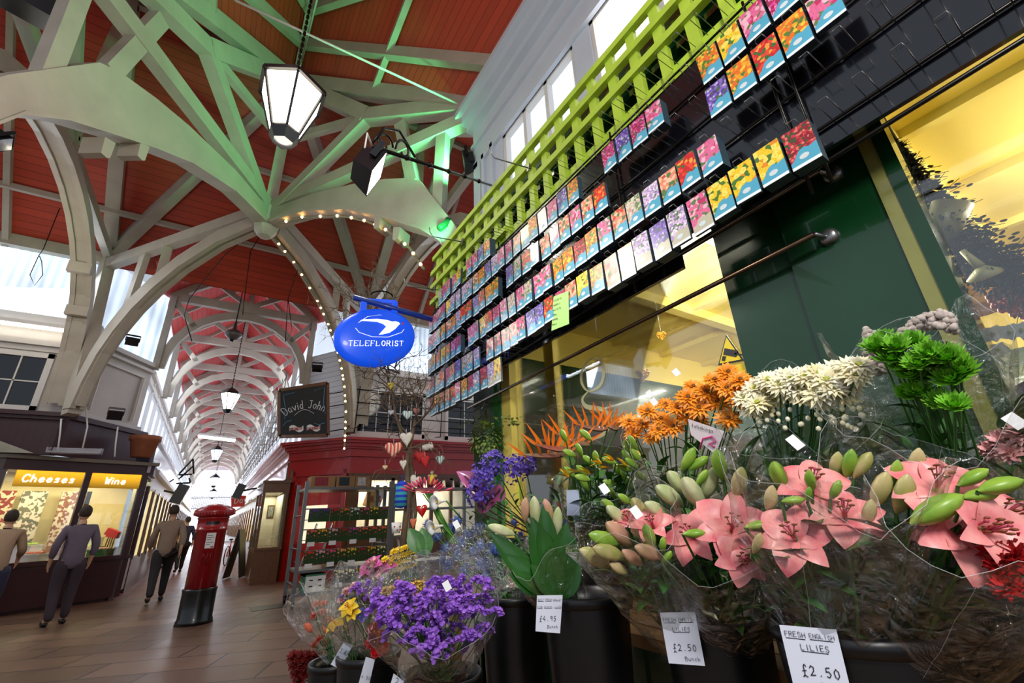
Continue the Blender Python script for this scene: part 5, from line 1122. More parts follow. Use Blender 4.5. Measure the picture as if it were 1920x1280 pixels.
card('white price card for pink oriental lilies on the leafy lily bucket', ((1007, 1116), (1055, 1115), (1050, 1187), (1004, 1183)), 1.43, [('BEST', .05, .15, .07, 1), ('FRESH', .33, .15, .065, 1), ('ENGLISH', .64, .15, .052, 1), ('PINK', .04, .35, .065, 1), ('ORIENTAL', .3, .35, .05, 1), ('LILIES', .7, .35, .055, 1), ('\u00a34.95', .14, .72, .16, 0), ('Bunch', .45, .92, .1, 0)])
card('small leaning white price card at the far left bucket', ((645, 1203), (662, 1209), (637, 1255), (620, 1245)), 2.35, [('5.50', .1, .4, .3, 1)])
card('small white price card below the red carnations', ((686, 1231), (703, 1236), (690, 1292), (671, 1286)), 2.2, [('4.50', .1, .7, .3, 0)])
card('small white price card under the big statice bunch', ((738, 1262), (758, 1277), (748, 1300), (730, 1290)), 1.6, [('2', .3, .5, .4, 0)])
# ================================================================ CROSSING FLOOR: POST BOX, LAMPS, SIGN
pb = thing('pillar_box', 'tall red cast-iron pillar box with black base standing at the crossing', 'post box', (0.08, 8.98, 0))
pr = mat('pillar_red', 'a8141a', .3, coat=.4, noise=.15, ns=5)
m = MB(); m.lathe([(.245, 0), (.235, .05), (.222, .08), (.222, .42), (.23, .45), (.225, .47)], 32); m.build('base', mat('pillar_black', '0c0c0c', .3, coat=.3), pb)
m = MB(); m.lathe([(.205, .47), (.205, 1.27), (.218, 1.275), (.218, 1.3), (.208, 1.305), (.208, 1.44), (.22, 1.445), (.22, 1.47)], 32); m.build('body', pr, pb)
m = MB(); m.lathe([(.2, 1.47), (.275, 1.5), (.285, 1.53), (.285, 1.56), (.272, 1.585), (.2, 1.63), (.1, 1.66), (.0001, 1.672)], 36)
for k in range(40):
    a = 2 * PI * k / 40; m.box((.28 * math.cos(a), .28 * math.sin(a), 1.515), (.016, .02, .02), Matrix.Rotation(a, 3, 'Z'))
m.build('cap', pr, pb)
fa = math.atan2(-8.98, -.08) + .05
def arcp(r, da0, da1, z0, z1, n=8):
    return [(r * math.cos(fa + da0 + (da1 - da0) * i / n), r * math.sin(fa + da0 + (da1 - da0) * i / n), z) for z in (z0, z1) for i in range(n + 1)]
def arcq(mb, r, a0, a1, z0, z1, mi=0, n=8): mb.add(arcp(r, a0, a1, z0, z1, n), [(i, i + 1, n + 2 + i, n + 1 + i) for i in range(n)], mi, True)
m = MB(); arcq(m, .2095, -.5, .42, 1.36, 1.405); m.build('letter_slot', M['black'], pb)
m = MB(); arcq(m, .2065, -.3, .3, 1.02, 1.24); m.build('collection_plate', M['white'], pb, label='white collection times plate')
m = MB()
for i, z in enumerate((1.2, 1.17, 1.14, 1.1, 1.07)): arcq(m, .2075, -.24, (.1, .18, .05, .2, .0)[i], z, z + .007, 0, 6)
m.build('plate_text', ink, pb); m = MB(); arcq(m, .2075, .08, .26, 1.03, 1.045); m.build('plate_mark', pr, pb)
m = MB()
for pts in ([(-.25, .78), (-.1, .9), (-.25, .95), (-.3, .85)], [(.0, .78), (.0, .95), (.18, .95), (.2, .87), (.0, .86), (.2, .77)]):
    m.tube([(.207 * math.cos(fa + a), .207 * math.sin(fa + a), z) for a, z in pts], .006, 5)
arcq(m, .2068, -.42, -.4, .5, 1.26); arcq(m, .2068, .48, .5, .5, 1.26); m.build('royal_cypher', mat('pillar_red_dark', '7c0e12', .3), pb)
# lantern -----------------------------------------------------------------
def lantern(c, s, label, top, mt, chain=True, n=6, rot=.3, cool=False):
    """c = centre of the glass, s = width across the top"""
    t = thing('hanging_lantern', label, 'lantern', tuple(c), 0, 'six-sided lanterns hanging over the walkways'); r = s / 2; h = s * .95
    zt, zb = h * .42, -h * .5; R0, R1 = r * .96, r * .42
    m = MB(); m.lathe([(R1, zb), (R0, zt)], n, rot=rot, smooth=False, close=False); m.build('glass', mt, t)
    m = MB()
    for k in range(n):
        a = 2 * PI * k / n + rot; m.beam((R1 * math.cos(a), R1 * math.sin(a), zb), (R0 * math.cos(a), R0 * math.sin(a), zt), s * .035, s * .035)
        b = 2 * PI * (k + 1) / n + rot
        m.beam((R0 * 1.03 * math.cos(a), R0 * 1.03 * math.sin(a), zt), (R0 * 1.03 * math.cos(b), R0 * 1.03 * math.sin(b), zt), s * .06, s * .07)
    m.build('frame', M['black'], t)
    m = MB(); m.lathe([(.0001, zb - s * .2), (R1 * .7, zb - s * .18), (R1 * 1.1, zb - s * .02), (R1 * 1.05, zb + s * .02)], n, rot=rot, smooth=False); m.build('bottom_cap', M['black'], t)
    m = MB(); m.lathe([(R0 * 1.08, zt + s * .03), (R0 * .9, zt + s * .12), (R0 * .35, zt + s * .32), (R0 * .12, zt + s * .36), (R0 * .14, zt + s * .44), (.0001, zt + s * .48)], n, rot=rot, smooth=False); m.build('roof', M['black'], t)
    m = MB(); z = zt + s * .48; L_ = top - c[2]
    if chain and s > .5:
        k = 0; zz = z
        while zz < min(L_, z + 3):
            m.box((0, 0, zz), (.03 if k % 2 else .012, .012 if k % 2 else .03, .05)); zz += .045; k += 1
    else: m.tube([(-.03, 0, z), (-.03, 0, L_)], .009, 5); m.tube([(.03, 0, z), (.03, 0, L_)], .009, 5)
    m.build('chain', M['blackm'], t)
    return t
LC = pd(542, 208, 3.72)
lantern(LC, .62, 'big lit lantern hanging nearest on a chain under the crossing roof', 9.5, M['lampglass'], rot=.55)
lamp('POINT', LC - V((0, 0, .45)), None, 60, (1, .93, .8), .25, name='lantern_lamp')
lamp('POINT', LC + V((-.1, -.1, .5)), None, 25, (1, .93, .8), .25, name='lantern_lamp')
LC = at(430, 752, 'y', 15.6); lantern(LC, .56, 'lit warm lantern hanging at the mouth of the corridor', 9.06, M['lampglass'], rot=.2)
LC = at(405, 852, 'y', 26); lantern(LC, .56, 'pale bluish lantern second along the corridor', 9.06, M['lampglassb'], rot=.2)
LC = at(402, 902, 'y', 34); lantern(LC, .56, 'dark-framed lantern third along the corridor', 9.06, M['lampglassb'], rot=.2)
LC = at(399, 926, 'y', 46); lantern(LC, .56, 'tiny lantern silhouette deepest in the corridor', 9.06, M['lampglassb'], rot=.2)
# camera dome on pole in corridor, tube in corridor
cd = thing('hanging_camera', 'grey round camera pod hanging before the first corridor truss', 'camera', tuple(at(438, 627, 'y', 13)))
m = MB(); m.lathe([(.0001, -.16), (.1, -.14), (.2, -.03), (.2, .02), (.14, .1), (.05, .15), (.02, .4)], 20); m.build('housing', mat('grey_metal', '6a6662', .4, metal=.5), cd); m = MB(); m.tube([(0, 0, .38), (0, 0, 3.0)], .015, 6); m.tube([(0, 0, -.1), (-.03, 0, -.2)], .05, 8); m.build('pole', M['blackm'], cd)
tb = thing('tube_light', 'lit fluorescent batten hung across the corridor', 'ceiling light'); p = at(372, 818, 'y', 24); q = at(441, 826, 'y', 24); m = MB(); m.tube([p, q], .06, 8); m.build('tube', M['tube'], tb); m = MB(); m.beam(p + V((0, 0, .1)), q + V((0, 0, .1)), .14, .08); m.build('batten', M['timberd'], tb)
# floodlights ----------------------------------------------------------------
def flood(c, aim, s, label, lit=None, arm=None, mt=None):
    t = thing('floodlight', label, 'floodlight'); c = V(c); d = (V(aim) - c).normalized(); Q = d.to_track_quat('Y', 'Z').to_matrix()
    def T(v): return c + Q @ V(v)
    m = MB(); w_, h_, dp = s * .5, s * .4, s * .42
    f = [T((x * w_, dp * .3, z * h_)) for x, z in ((-1, -1), (1, -1), (1, 1), (-1, 1))]; b = [T((x * w_ * .72, -dp, z * h_ * .68)) for x, z in ((-1, -1), (1, -1), (1, 1), (-1, 1))]
    m.add(f + b, [(4, 5, 6, 7), (0, 1, 5, 4), (1, 2, 6, 5), (2, 3, 7, 6), (3, 0, 4, 7)]); m.build('housing', mt or M['black'], t)
    m = MB(); m.add([T((x * w_ * .94, dp * .3 - .002, z * h_ * .94)) for x, z in ((-1, -1), (1, -1), (1, 1), (-1, 1))], [(3, 2, 1, 0)]); m.build('lens', lit or M['darkglass'], t)
    m = MB(); m.beam(T((-w_ * 1.05, -dp * .2, 0)), T((-w_ * 1.05, -dp * .2, h_ * 1.4)), .012, s * .16); m.beam(T((w_ * 1.05, -dp * .2, 0)), T((w_ * 1.05, -dp * .2, h_ * 1.4)), .012, s * .16); m.beam(T((-w_ * 1.05, -dp * .2, h_ * 1.4)), T((w_ * 1.05, -dp * .2, h_ * 1.4)), .012, s * .16); m.build('yoke', mt or M['black'], t)
    return t
c = CP + ray(698, 322) * (2.25 / 818 * 1.0)
M['floodlens'] = mat('floodlight_glass', 'ffffff', .4, emis='fff6ea', es=14)
aim = c + CR @ V((.75, .2, -.42))
fl = flood(c, aim, .2, 'lit black floodlight on the scrolled arm pointing at the flower stall', M['floodlens'])
lamp('SPOT', c + (aim - c).normalized() * .12, (1.1, 1.0, 1.0), 48, (1, .95, .88), .1, spot=2.6, blend=.7, name='floodlight_lamp')
br = thing('scroll_bracket', 'black wrought-iron arm with scrolls carrying the lit floodlight', 'bracket')
a0 = at(921, 347, 'x', BX); a1 = c + CR @ V((.0, 0, .13)); m = MB(); m.tube([a0, a1], .011, 6)
for k in range(5): m.tube([a0.lerp(a1, .15 + k * .16), a0.lerp(a1, .165 + k * .16)], .017, 6)
m.build('arm', M['blackm'], br); m = MB(); U = (a0 - a1).normalized(); Z = CR @ V((0, 0, 1))
for o, sg_ in ((.1, 1), (.28, -1)):
    pts = [a1 + U * (o + sg_ * (.08 * math.cos(a * .5) * (1 - a / 16))) + Z * (.03 + .075 * math.sin(a * .5) * (1 - a / 16)) for a in range(13)]; m.tube(pts, .007, 5)
m.tube([a1 + U * .0 + Z * .02, a1 + U * .1 + Z * .12, a1 + U * .24 + Z * .14, a1 + U * .4 + Z * .02], .008, 5); m.build('scroll', M['blackm'], br)
m = MB(); m.tube([a1, a1 + Z * .06 - U * .04, a1 - U * .06 - Z * .02, a1 - Z * .07], .005, 5); m.build('cable', M['white'], br)
# green effect floods
gl = mat('green_lamp_glass', '40ff80', .4, emis='30f070', es=3)
c = at(874, 305, 'x', 2.42); flood(c, c + V((-1, .6, -.2)), .3, 'black floodlight fixed to the near wall corner by the green glow')
for p_, tg_, pw in ((V((2.25, 4.55, 6.1)), (.2, 7.5, 9.5), 380), (V((2.1, 4.0, 5.6)), (-1.5, 6.0, 8.5), 260)): lamp('SPOT', p_, tg_, pw, (.12, 1, .35), .12, spot=1.7, blend=.8, name='green_spot')
gsp = thing('spotlight', 'small green spotlight clamped to the end of the arched truss', 'spotlight', tuple(at(832, 422, 'y', 4.78)))
m = MB(); R_ = Matrix.Rotation(.7, 3, 'Y'); m.lathe([(.05, -.1), (.05, .08), (.07, .12), (.0001, .125)], 12, (0, 0, 0), R_); m.build('barrel', mat('green_metal', '0f6a34', .4), gsp); m = MB(); m.box((.05, 0, .04), (.1, .05, .09), R_); m.build('clamp', mat('dark_green_metal', '0a4a24', .5), gsp)
lamp('SPOT', at(820, 440, 'y', 4.6), (1.9, 5.4, 6.1), 45, (.15, 1, .45), .05, spot=1.9, blend=.7, name='green_spot')
for k, (px, py, y, ax_, lab) in enumerate(((595, 690, 12.2, (-.3, -1, -.6), 'black floodlight on the white siding above the chalkboard sign'), (248, 640, 12.9, (.2, -1, -.4), 'black floodlight on the white ledge under the left clerestory'),
                                      (216, 778, 12.2, (.2, -1, -.5), 'grey floodlight standing on the maroon fascia'), (-2, 268, 6, (1, .3, -1), 'black floodlight at the left edge of the view'))):
    cc = at(px, py, 'y', y); flood(cc, cc + V(ax_), .25, lab, mt=mat('flood_grey', '55504c', .5) if k == 2 else None)
hc = thing('speaker', 'dark hanging speaker seen from below at the top left corner', 'speaker'); cc = at(63, 0, 'y', 5.2); m = MB(); m.box(cc, (.6, .35, .35), Matrix.Rotation(.3, 3, 'Z') @ Matrix.Rotation(.2, 3, 'X')); m.build('cabinet', M['black'], hc); m = MB(); m.tube([cc + V((0, 0, .1)), cc + V((0, 0, 2))], .02, 6); m.build('hanger', M['blackm'], hc)
# fairy lights ------------------------------------------------------------
fy = thing('fairy_lights', 'string of warm fairy lights along the arch above the red shop', 'fairy lights')
fm = mat('fairy_bulb', 'ffd8a0', .4, emis='ffc070', es=30); m = MB(); m2 = MB(); gg = []
LO = [(.3, 6.68), (1.2, 6.56), (2.2, 6.22), (2.8, 5.89), (3.3, 5.51), (3.7, 5.08), (4.0, 4.6), (4.2, 4.05), (4.3, 3.4), (4.32, 3.0)]
def arcpt(q, k, u):
    x = u * (len(LO) - 1); i = min(int(x), len(LO) - 2); f = x - i; r, z = LO[i][0] + (LO[i + 1][0] - LO[i][0]) * f, LO[i][1] + (LO[i + 1][1] - LO[i][1]) * f; return q(r * k, z)
def fairy(q, k, n, u0, u1, off, t):
    pts = [arcpt(q, k, u0 + (u1 - u0) * i / 60) + off for i in range(61)]; m = MB(); m.tube(pts, .022, 5); m.build('wire', mat('rope_casing', '7c7858', .4, alpha=1), t)
    for i in range(n):
        p = arcpt(q, k, u0 + (u1 - u0) * (i + random.uniform(.2, .8)) / n) + off + V((-.01, -.02, -.01)); m = MB(); m.ell(p, (.024, .024, .024), None, 8, 5); m.build('bulb', fm, t)
fairy(qB, kB, 26, .02, .99, V((-.1, -.16, -.02)), fy)
f2 = thing('fairy_lights', 'string of warm fairy lights along the pale green arch', 'fairy lights'); fairy(qC, kC, 12, .03, .66, V((-.1, .1, -.02)), f2)
# ---- blue hanging sign -------------------------------------------------------
SY = 3.45
sg = thing('hanging_sign', 'glossy blue oval sign with a white bird hanging from the fascia pole', 'sign'); sc = at(705, 634, 'y', SY); sc = V((.935, SY, 2.735)); rx, rz = .345, .265
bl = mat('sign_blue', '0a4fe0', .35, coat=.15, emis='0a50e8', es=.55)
m = MB(); NB = 40; prof = [(0, -.065), (.5, -.06), (.85, -.045), (.97, -.025), (1, 0), (.97, .025), (.85, .045), (.5, .06), (0, .065)]; vs = []
tl = .17
def sp_(u, v, y=0): return V((sc.x + u * math.cos(tl) + v * math.sin(tl) * .0, sc.y + y, sc.z + v + u * math.sin(tl)))
for k_, y in prof:
    for j in range(NB): a = 2 * PI * j / NB; vs.append(sp_(rx * k_ * math.cos(a), rz * k_ * math.sin(a), y))
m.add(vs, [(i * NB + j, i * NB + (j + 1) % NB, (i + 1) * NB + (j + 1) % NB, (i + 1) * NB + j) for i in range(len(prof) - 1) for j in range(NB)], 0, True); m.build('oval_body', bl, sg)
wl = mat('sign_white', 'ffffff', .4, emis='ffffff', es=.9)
def yb(u, v): k_ = min(.999, math.hypot(u / rx, v / rz)); return -.0665 * max(.0, 1 - k_ ** 3.2) - .006
m = MB()
def blob(pts, mi=0):
    P = [sp_(u, v, yb(u, v)) for u, v in pts]; c_ = sum(P, V()) / len(P); m.add([c_ + V((0, -.001, 0))] + P, [(0, 1 + i, 1 + (i + 1) % len(P)) for i in range(len(P))], mi)
def strip(top, bot):
    P = [sp_(u, v, yb(u, v)) for u, v in top] + [sp_(u, v, yb(u, v)) for u, v in bot]; n_ = len(top); m.add(P, [(i, i + 1, n_ + i + 1, n_ + i) for i in range(n_ - 1)])
strip([(-.2, .135), (-.12, .142), (-.02, .148), (.06, .142), (.11, .128), (.14, .135), (.17, .128), (.185, .112)], [(-.2, .13), (-.12, .126), (-.02, .118), (.03, .1), (.06, .075), (.09, .04), (.14, .06), (.175, .105)])
strip([(.06, .08), (.1, .07), (.14, .06)], [(.0, -.0), (.035, .005), (.09, .02)])
for pts in ([(-.17, .11), (-.1, .17), (0, .19), (.12, .18), (.2, .14)], [(-.19, .06), (-.16, .02), (-.05, -.02), (.08, -.02), (.2, .03), (.24, .09)]): m.tube([sp_(u, v, yb(u, v)) for u, v in pts], .0022, 4)
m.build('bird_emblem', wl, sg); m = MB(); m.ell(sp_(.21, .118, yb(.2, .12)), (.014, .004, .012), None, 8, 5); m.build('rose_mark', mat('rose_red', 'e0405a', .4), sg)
m = MB(); X = V((math.cos(tl), 0, math.sin(tl))); h_ = .045; S_ = 'TELEFLORIST'; wtot = text(MB(), S_, (0, 0, 0), (1, 0, 0), (0, 0, 1), h_, .66, .32, .2, serif=True)
m3 = MB(); text(m3, S_, sp_(-wtot / 2, -.095, -.062), X, (0, 0, 1), h_, .66, .32, .13, serif=True, N=(0, -1, 0)); m3.build('lettering', wl, sg)
m = MB(); 
for u in (-.13, .14): m.beam(sp_(u, rz * .85), sp_(u, rz + .08), .05, .03, (0, 1, 0))
m.beam(sp_(-.14, rz + .08), sp_(.15, rz + .08), .03, .02, (0, 1, 0)); m.build('lug', bl, sg)
pl = thing('sign_pole', 'blue tube pole carrying the oval sign out from the fascia', 'pole'); m = MB(); m.tube([sp_(-.22, rz + .1), V((1.56, SY, 3.02 - .02))], .026, 12); m.build('tube', mat('pole_blue', '0c3a9c', .3, coat=.4), pl)
m = MB(); m.tube([sp_(.02 + .1 * math.cos(a * .6), rz + .13 + .05 * abs(math.sin(a * .6))) for a in range(11)], .006, 5); m.build('scroll', M['blackm'], pl)
# ================================================================ RED SHOP (far right corner)
def vprism(mb, pts, z0, z1, mi=0):      # vertical extrusion of a plan outline
    n = len(pts); vs = [V((x, y, z0)) for x, y in pts] + [V((x, y, z1)) for x, y in pts]
    mb.add(vs, [tuple(range(n - 1, -1, -1)), tuple(range(n, 2 * n))] + [(i, (i + 1) % n, n + (i + 1) % n, n + i) for i in range(n)], mi)
def outline(o, x1=11):                  # plan line of the red shop front pushed out by o
    return [(1.62 - o, 50), (1.62 - o, 13.72 - o * .4), (2.92 - o * .4, 12.3 - o), (x1, 12.3 - o)]
def fasc(mb, o, z0, z1, mi=0, x1=11):
    a = outline(o, x1); b = outline(-.3, x1); vprism(mb, a + b[::-1], z0, z1, mi)
mb = MB(); fasc(mb, .3, 3.33, 3.4); fasc(mb, .24, 3.27, 3.33); fasc(mb, .16, 3.18, 3.27); fasc(mb, .1, 3.13, 3.18); fasc(mb, .03, 2.96, 3.13); fasc(mb, -.02, 2.5, 2.96); fasc(mb, .05, 2.93, 2.97)
st(mb, 'trim_8', M['red'])
mb = MB(); vprism(mb, [(1.6, 13.8), (2.94, 12.33), (2.98, 12.38), (1.66, 13.84)], 2.62, 2.9); vprism(mb, [(1.6, 13.8), (1.74, 13.6), (1.84, 13.68), (1.7, 13.88)], 0, 2.7)
mb.bb(2.9, 3.2, 12.3, 12.4, 0, 2.5); mb.bb(3.0, 11, 12.28, 12.36, 2.32, 2.5); mb.bb(3.0, 11, 12.26, 12.36, 2.38, 2.42)
for x in (3.42, 4.05, 4.6, 5.2, 5.8): mb.bb(x, x + .09, 12.28, 12.36, .9, 2.4)
mb.bb(3.0, 11, 12.26, 12.4, 0, .95)
st(mb, 'trim_9', M['wood'])
# door in the chamfer
dr = empty('door_1', kind='structure')
A_, B_ = V((1.78, 13.62, 0)), V((2.9, 12.42, 0)); U_ = (B_ - A_).normalized(); Nn = V((-U_.y, U_.x, 0)); Nn = -Nn if Nn.y > 0 else Nn; LD = (B_ - A_).length
def dp(u, z, o=0): return A_ + U_ * u + V((0, 0, z)) + Nn * o
def dq(mb, u0, u1, z0, z1, o0, o1): mb.prism([dp(u0, z0, (o0 + o1) / 2), dp(u1, z0, (o0 + o1) / 2), dp(u1, z1, (o0 + o1) / 2), dp(u0, z1, (o0 + o1) / 2)], Nn * (o1 - o0))
m = MB(); dq(m, 0, .1, 0, 2.62, -.05, .05); dq(m, LD - .1, LD, 0, 2.62, -.05, .05); dq(m, 0, LD, 2.1, 2.3, -.05, .04); dq(m, 0, LD, 2.5, 2.62, -.05, .05); dq(m, .1, LD - .1, 2.3, 2.5, -.05, 0); m.build('door_frame', M['red'], dr)
m = MB(); dq(m, .1, .38, 0, 2.1, -.04, 0); dq(m, LD - .5, LD - .1, 0, 2.1, -.04, 0); dq(m, .1, LD - .1, 1.75, 2.1, -.04, 0); dq(m, .1, LD - .1, 0, .85, -.04, 0); dq(m, .5, .58, .1, .75, 0, .015); dq(m, .7, LD - .3, .12, .72, 0, .02); m.build('door_leaf', M['redb'], dr)
m = MB(); dq(m, .38, LD - .5, .85, 1.75, -.03, -.02); m.build('door_pane', mat('lit_interior_cream', 'fff2d0', .5, emis='fff0cc', es=.9), dr)
m = MB(); m.tube([dp(LD - .2, .95, .04), dp(LD - .2, 1.25, .06), dp(LD - .2, 1.5, .04)], .012, 6); m.build('handle', mat('brass', 'c8a040', .25, metal=.9), dr)
M['lit'] = mat('lit_shop_interior', 'fff4d8', .6, noise=.35, ns=1.4, col2='c8b890')
mb = MB(); mb.bb(3.0, 11, 13.6, 13.7, 0, 2.6); mb.bb(3.0, 11, 12.4, 13.7, 2.5, 2.6); mb.bb(1.9, 3.0, 13.9, 14.0, 0, 2.6); st(mb, 'wall_red_shop_interior', M['lit'])
for x in (3.9, 5.4): lamp('AREA', (x, 12.95, 2.45), (x, 13.2, 0), 55, (1, .97, .85), 1.2, .4, name='red_shop_lamp')
mb = MB(); mb.bb(3.1, 11, 12.33, 12.34, .95, 2.4); st(mb, 'window_13', M['glass'])
bx = thing('cardboard_box', 'brown cardboard box seen leaning inside the red shop window', 'box'); m = MB(); m.box((3.75, 12.8, 1.9), (.4, .3, .5), Matrix.Rotation(.3, 3, 'Y')); m.build('carton', mat('cardboard', 'a87844', .7), bx)
# hanging chalkboard
cb = thing('chalkboard_sign', 'black chalkboard sign in a brown frame hanging on the corner of the red shop', 'sign'); CY = 11.55
K = [at(x, y, 'y', CY) for x, y in ((523, 732), (614, 718), (615, 816), (523, 818))]
def kp(u, v, o=0): return K[3].lerp(K[2], u).lerp(K[0].lerp(K[1], u), v) + V((0, -o, 0))
m = MB(); m.prism([kp(.03, .03), kp(.97, .03), kp(.97, .97), kp(.03, .97)], (0, .05, 0)); m.build('slate', mat('slate_black', '10161a', .6, noise=.3, ns=6), cb)
m = MB()
for a, b in (((0, 0), (1, 0)), ((1, 0), (1, 1)), ((1, 1), (0, 1)), ((0, 1), (0, 0))): m.beam(kp(*a), kp(*b), .08, .05, (0, 1, 0))
m.build('frame', M['wood'], cb)
m = MB(); X = (kp(1, .5) - kp(0, .5)).normalized(); Y = (kp(.5, 1) - kp(.5, 0)).normalized(); chalk = mat('chalk_white', 'dcdce0', .8)
text(m, 'David John', kp(.1, .55, .03), X, Y, .19, .42, .1, .09, arc=.75, N=(0, -1, 0)); m.tube([kp(.3 + .4 * i / 8, .42 + .1 * math.sin(PI * i / 8), .035) for i in range(9)], .006, 4); m.build('chalk_lettering', chalk, cb)
m = MB(); 
for pts in ([(.1, .35), (.12, .6), (.08, .88), (.3, .9)], [(.7, .88), (.93, .92), (.9, .6), (.94, .4)], [(.7, .24), (.8, .2), (.92, .23)], [(.06, .2), (.14, .3), (.24, .32)]): m.tube([kp(u, v, .035) for u, v in pts], .007, 4)
m.build('chalk_flourish', mat('chalk_blue', '5a9ac0', .8), cb)
m = MB()
for u0 in (.2, .55): 
    P = [kp(u0 + .28 * i / 6, .1 + .03 * math.sin(i * 1.1), .03) for i in range(7)]; Q = [p + Y * .11 for p in P]; m.band(P, Q, (0, .006, 0))
m.build('ribbon_scroll', M['white'], cb); m = MB(); text(m, 'SPECIALITY', kp(.205, .105, .036), X, Y, .06, .42, .1, .2, N=(0, -1, 0)); text(m, 'SAUSAGES', kp(.56, .105, .036), X, Y, .06, .5, .12, .2, N=(0, -1, 0)); m.build('ribbon_lettering', M['red'], cb)
# iron rails round the upper floor
ra = thing('iron_rails', 'thin dark iron rails strung in front of the upper windows above the red shop', 'railing')
m = MB()
for z in (3.62, 3.95, 4.3, 4.66): m.tube([(2.0, 12.6, z - .1), (2.85, 11.9, z), (6.6, 11.9, z + .02)], .016, 5)
for x in (2.85, 4.1, 5.3, 6.4): m.tube([(x, 11.9, 3.5), (x, 12.3, 3.55)], .014, 5); m.tube([(x, 11.9, 3.5), (x + .05, 11.9, 4.75)], .014, 5)
m.build('bars', M['blackm'], ra)
# grey steel lattice cages over the corridor side
gc = thing('steel_cage', 'pale steel lattice cage above the red shop along the corridor', 'cage'); m = MB()
for k in range(16):
    y = 14 + k * 1.0; m.tube([(1.25, y, 3.5), (1.25, y, 5.6)], .012, 4); m.tube([(1.25, y, 4.6), (1.85, y, 4.6)], .012, 4)
for z in (3.6, 3.95, 4.3, 4.65, 5.0, 5.4): m.tube([(1.25, 13.9, z), (1.25, 29, z)], .012, 4); m.tube([(1.6, 13.9, z + .1), (1.6, 29, z + .1)], .01, 4)
m.build('bars', M['steel'], gc)
lc = thing('steel_cage', 'dark bent steel bracket frame over the left side of the corridor', 'cage'); m = MB()
for a, b in (((336, 888), (362, 860)), ((335, 898), (364, 872)), ((362, 860), (363, 888)), ((333, 890), (360, 889)), ((330, 906), (357, 905)), ((357, 905), (355, 896)), ((304, 912), (326, 898))): m.tube([at(*a, 'y', 20), at(*b, 'y', 20)], .03, 5)
m.build('bars', M['blackm'], lc)
# corridor shop fronts on both sides
def front(x, s, y0, y1, ztop, name, base, glassm, cor, n):
    mb = MB(); mb.bb(x, x + s * .5, y0, y1, 0, .75); st(mb, 'wall_' + name + '_base', base)
    mb = MB(); mb.bb(x - s * .12, x + s * .45, y0, y1, ztop - .1, ztop); mb.bb(x, x + s * .4, y0, y1, ztop - .45, ztop - .1)
    st(mb, 'trim_%s' % name, cor)
    mb = MB()
    for k in range(n + 1): y = y0 + (y1 - y0) * k / n; mb.bb(x - s * .02, x + s * .08, y - .06, y + .06, .7, ztop - .4)
    st(mb, 'mullions_' + name, base)
    mb = MB(); mb.bb(x + s * .05, x + s * .08, y0, y1, .75, ztop - .45); st(mb, 'window_' + name, glassm)
litw = mat('lit_shop_windows', 'ffeeb8', .5, emis='ffe9a8', es=.75, noise=.5, ns=1.2, col2='8a6a3a')
front(-1.36, -1, 14.6, 50, 2.75, 'corridor_left', M['maroon'], litw, M['white'], 24)
front(1.62, 1, 15.6, 50, 2.5, 'corridor_right', M['wood'], litw, M['white'], 24)
# white boards with blue tint above the left corridor fronts
mb = MB(); mb.bb(-1.9, -1.35, 14.6, 50, 2.75, 2.8); mb.bb(-1.5, -1.42, 14.6, 50, 2.8, 3.5); mb.bb(-1.52, -1.36, 14.6, 50, 3.42, 3.5); mb.bb(-1.95, -1.5, 14.2, 50, 3.46, 3.52); st(mb, 'trim_10', mat('glazed_boards', '9a9cb4', .2, coat=.4))
# wooden display cabinet
ca = thing('display_cabinet', 'wooden glazed display cabinet at the foot of the red shop corner', 'cabinet', (1.38, 14.3, 0))
m = MB(); m.bb(-.29, .29, -.85, .85, 0, .76); m.bb(-.31, .31, -.88, .88, .74, .8); m.bb(-.31, .31, -.88, .88, 2.1, 2.38); m.bb(-.34, .34, -.91, .91, 2.34, 2.4)
for x in (-.27, .27):
    for y in (-.84, .84, 0): m.bb(x - .03, x + .03, y - .03, y + .03, .8, 2.1)
m.build('carcass', M['wood'], ca)
m = MB(); m.bb(-.25, .25, .7, .8, .8, 2.1); m.bb(.2, .25, -.8, .8, .8, 2.1); m.build('back_panel', M['lit'], ca)
m = MB(); m.bb(-.28, -.275, -.8, .8, .8, 2.1); m.bb(-.25, .25, -.85, -.845, .8, 2.1); m.build('panes', M['glass'], ca)
m = MB()
for k in range(6): m.bb(-.3, -.29, -.82 + k * .28, -.6 + k * .28, .08, .7)
m.build('side_panels', M['wood'], ca)
lamp('AREA', (1.38, 14.3, 2.08), (1.38, 14.3, 0), 14, (1, 1, .85), .3, 1.2, name='cabinet_lamp')
pf = thing('picture_frame', 'small framed picture hanging inside the display cabinet', 'picture'); m = MB(); m.bb(1.38, 1.56, 14.98, 15.0, 1.5, 1.85); m.build('frame', M['wood'], pf); m = MB(); m.bb(1.41, 1.53, 14.97, 14.98, 1.54, 1.81); m.build('print', pm('picture_print', 'a8a890', '50504a'), pf)
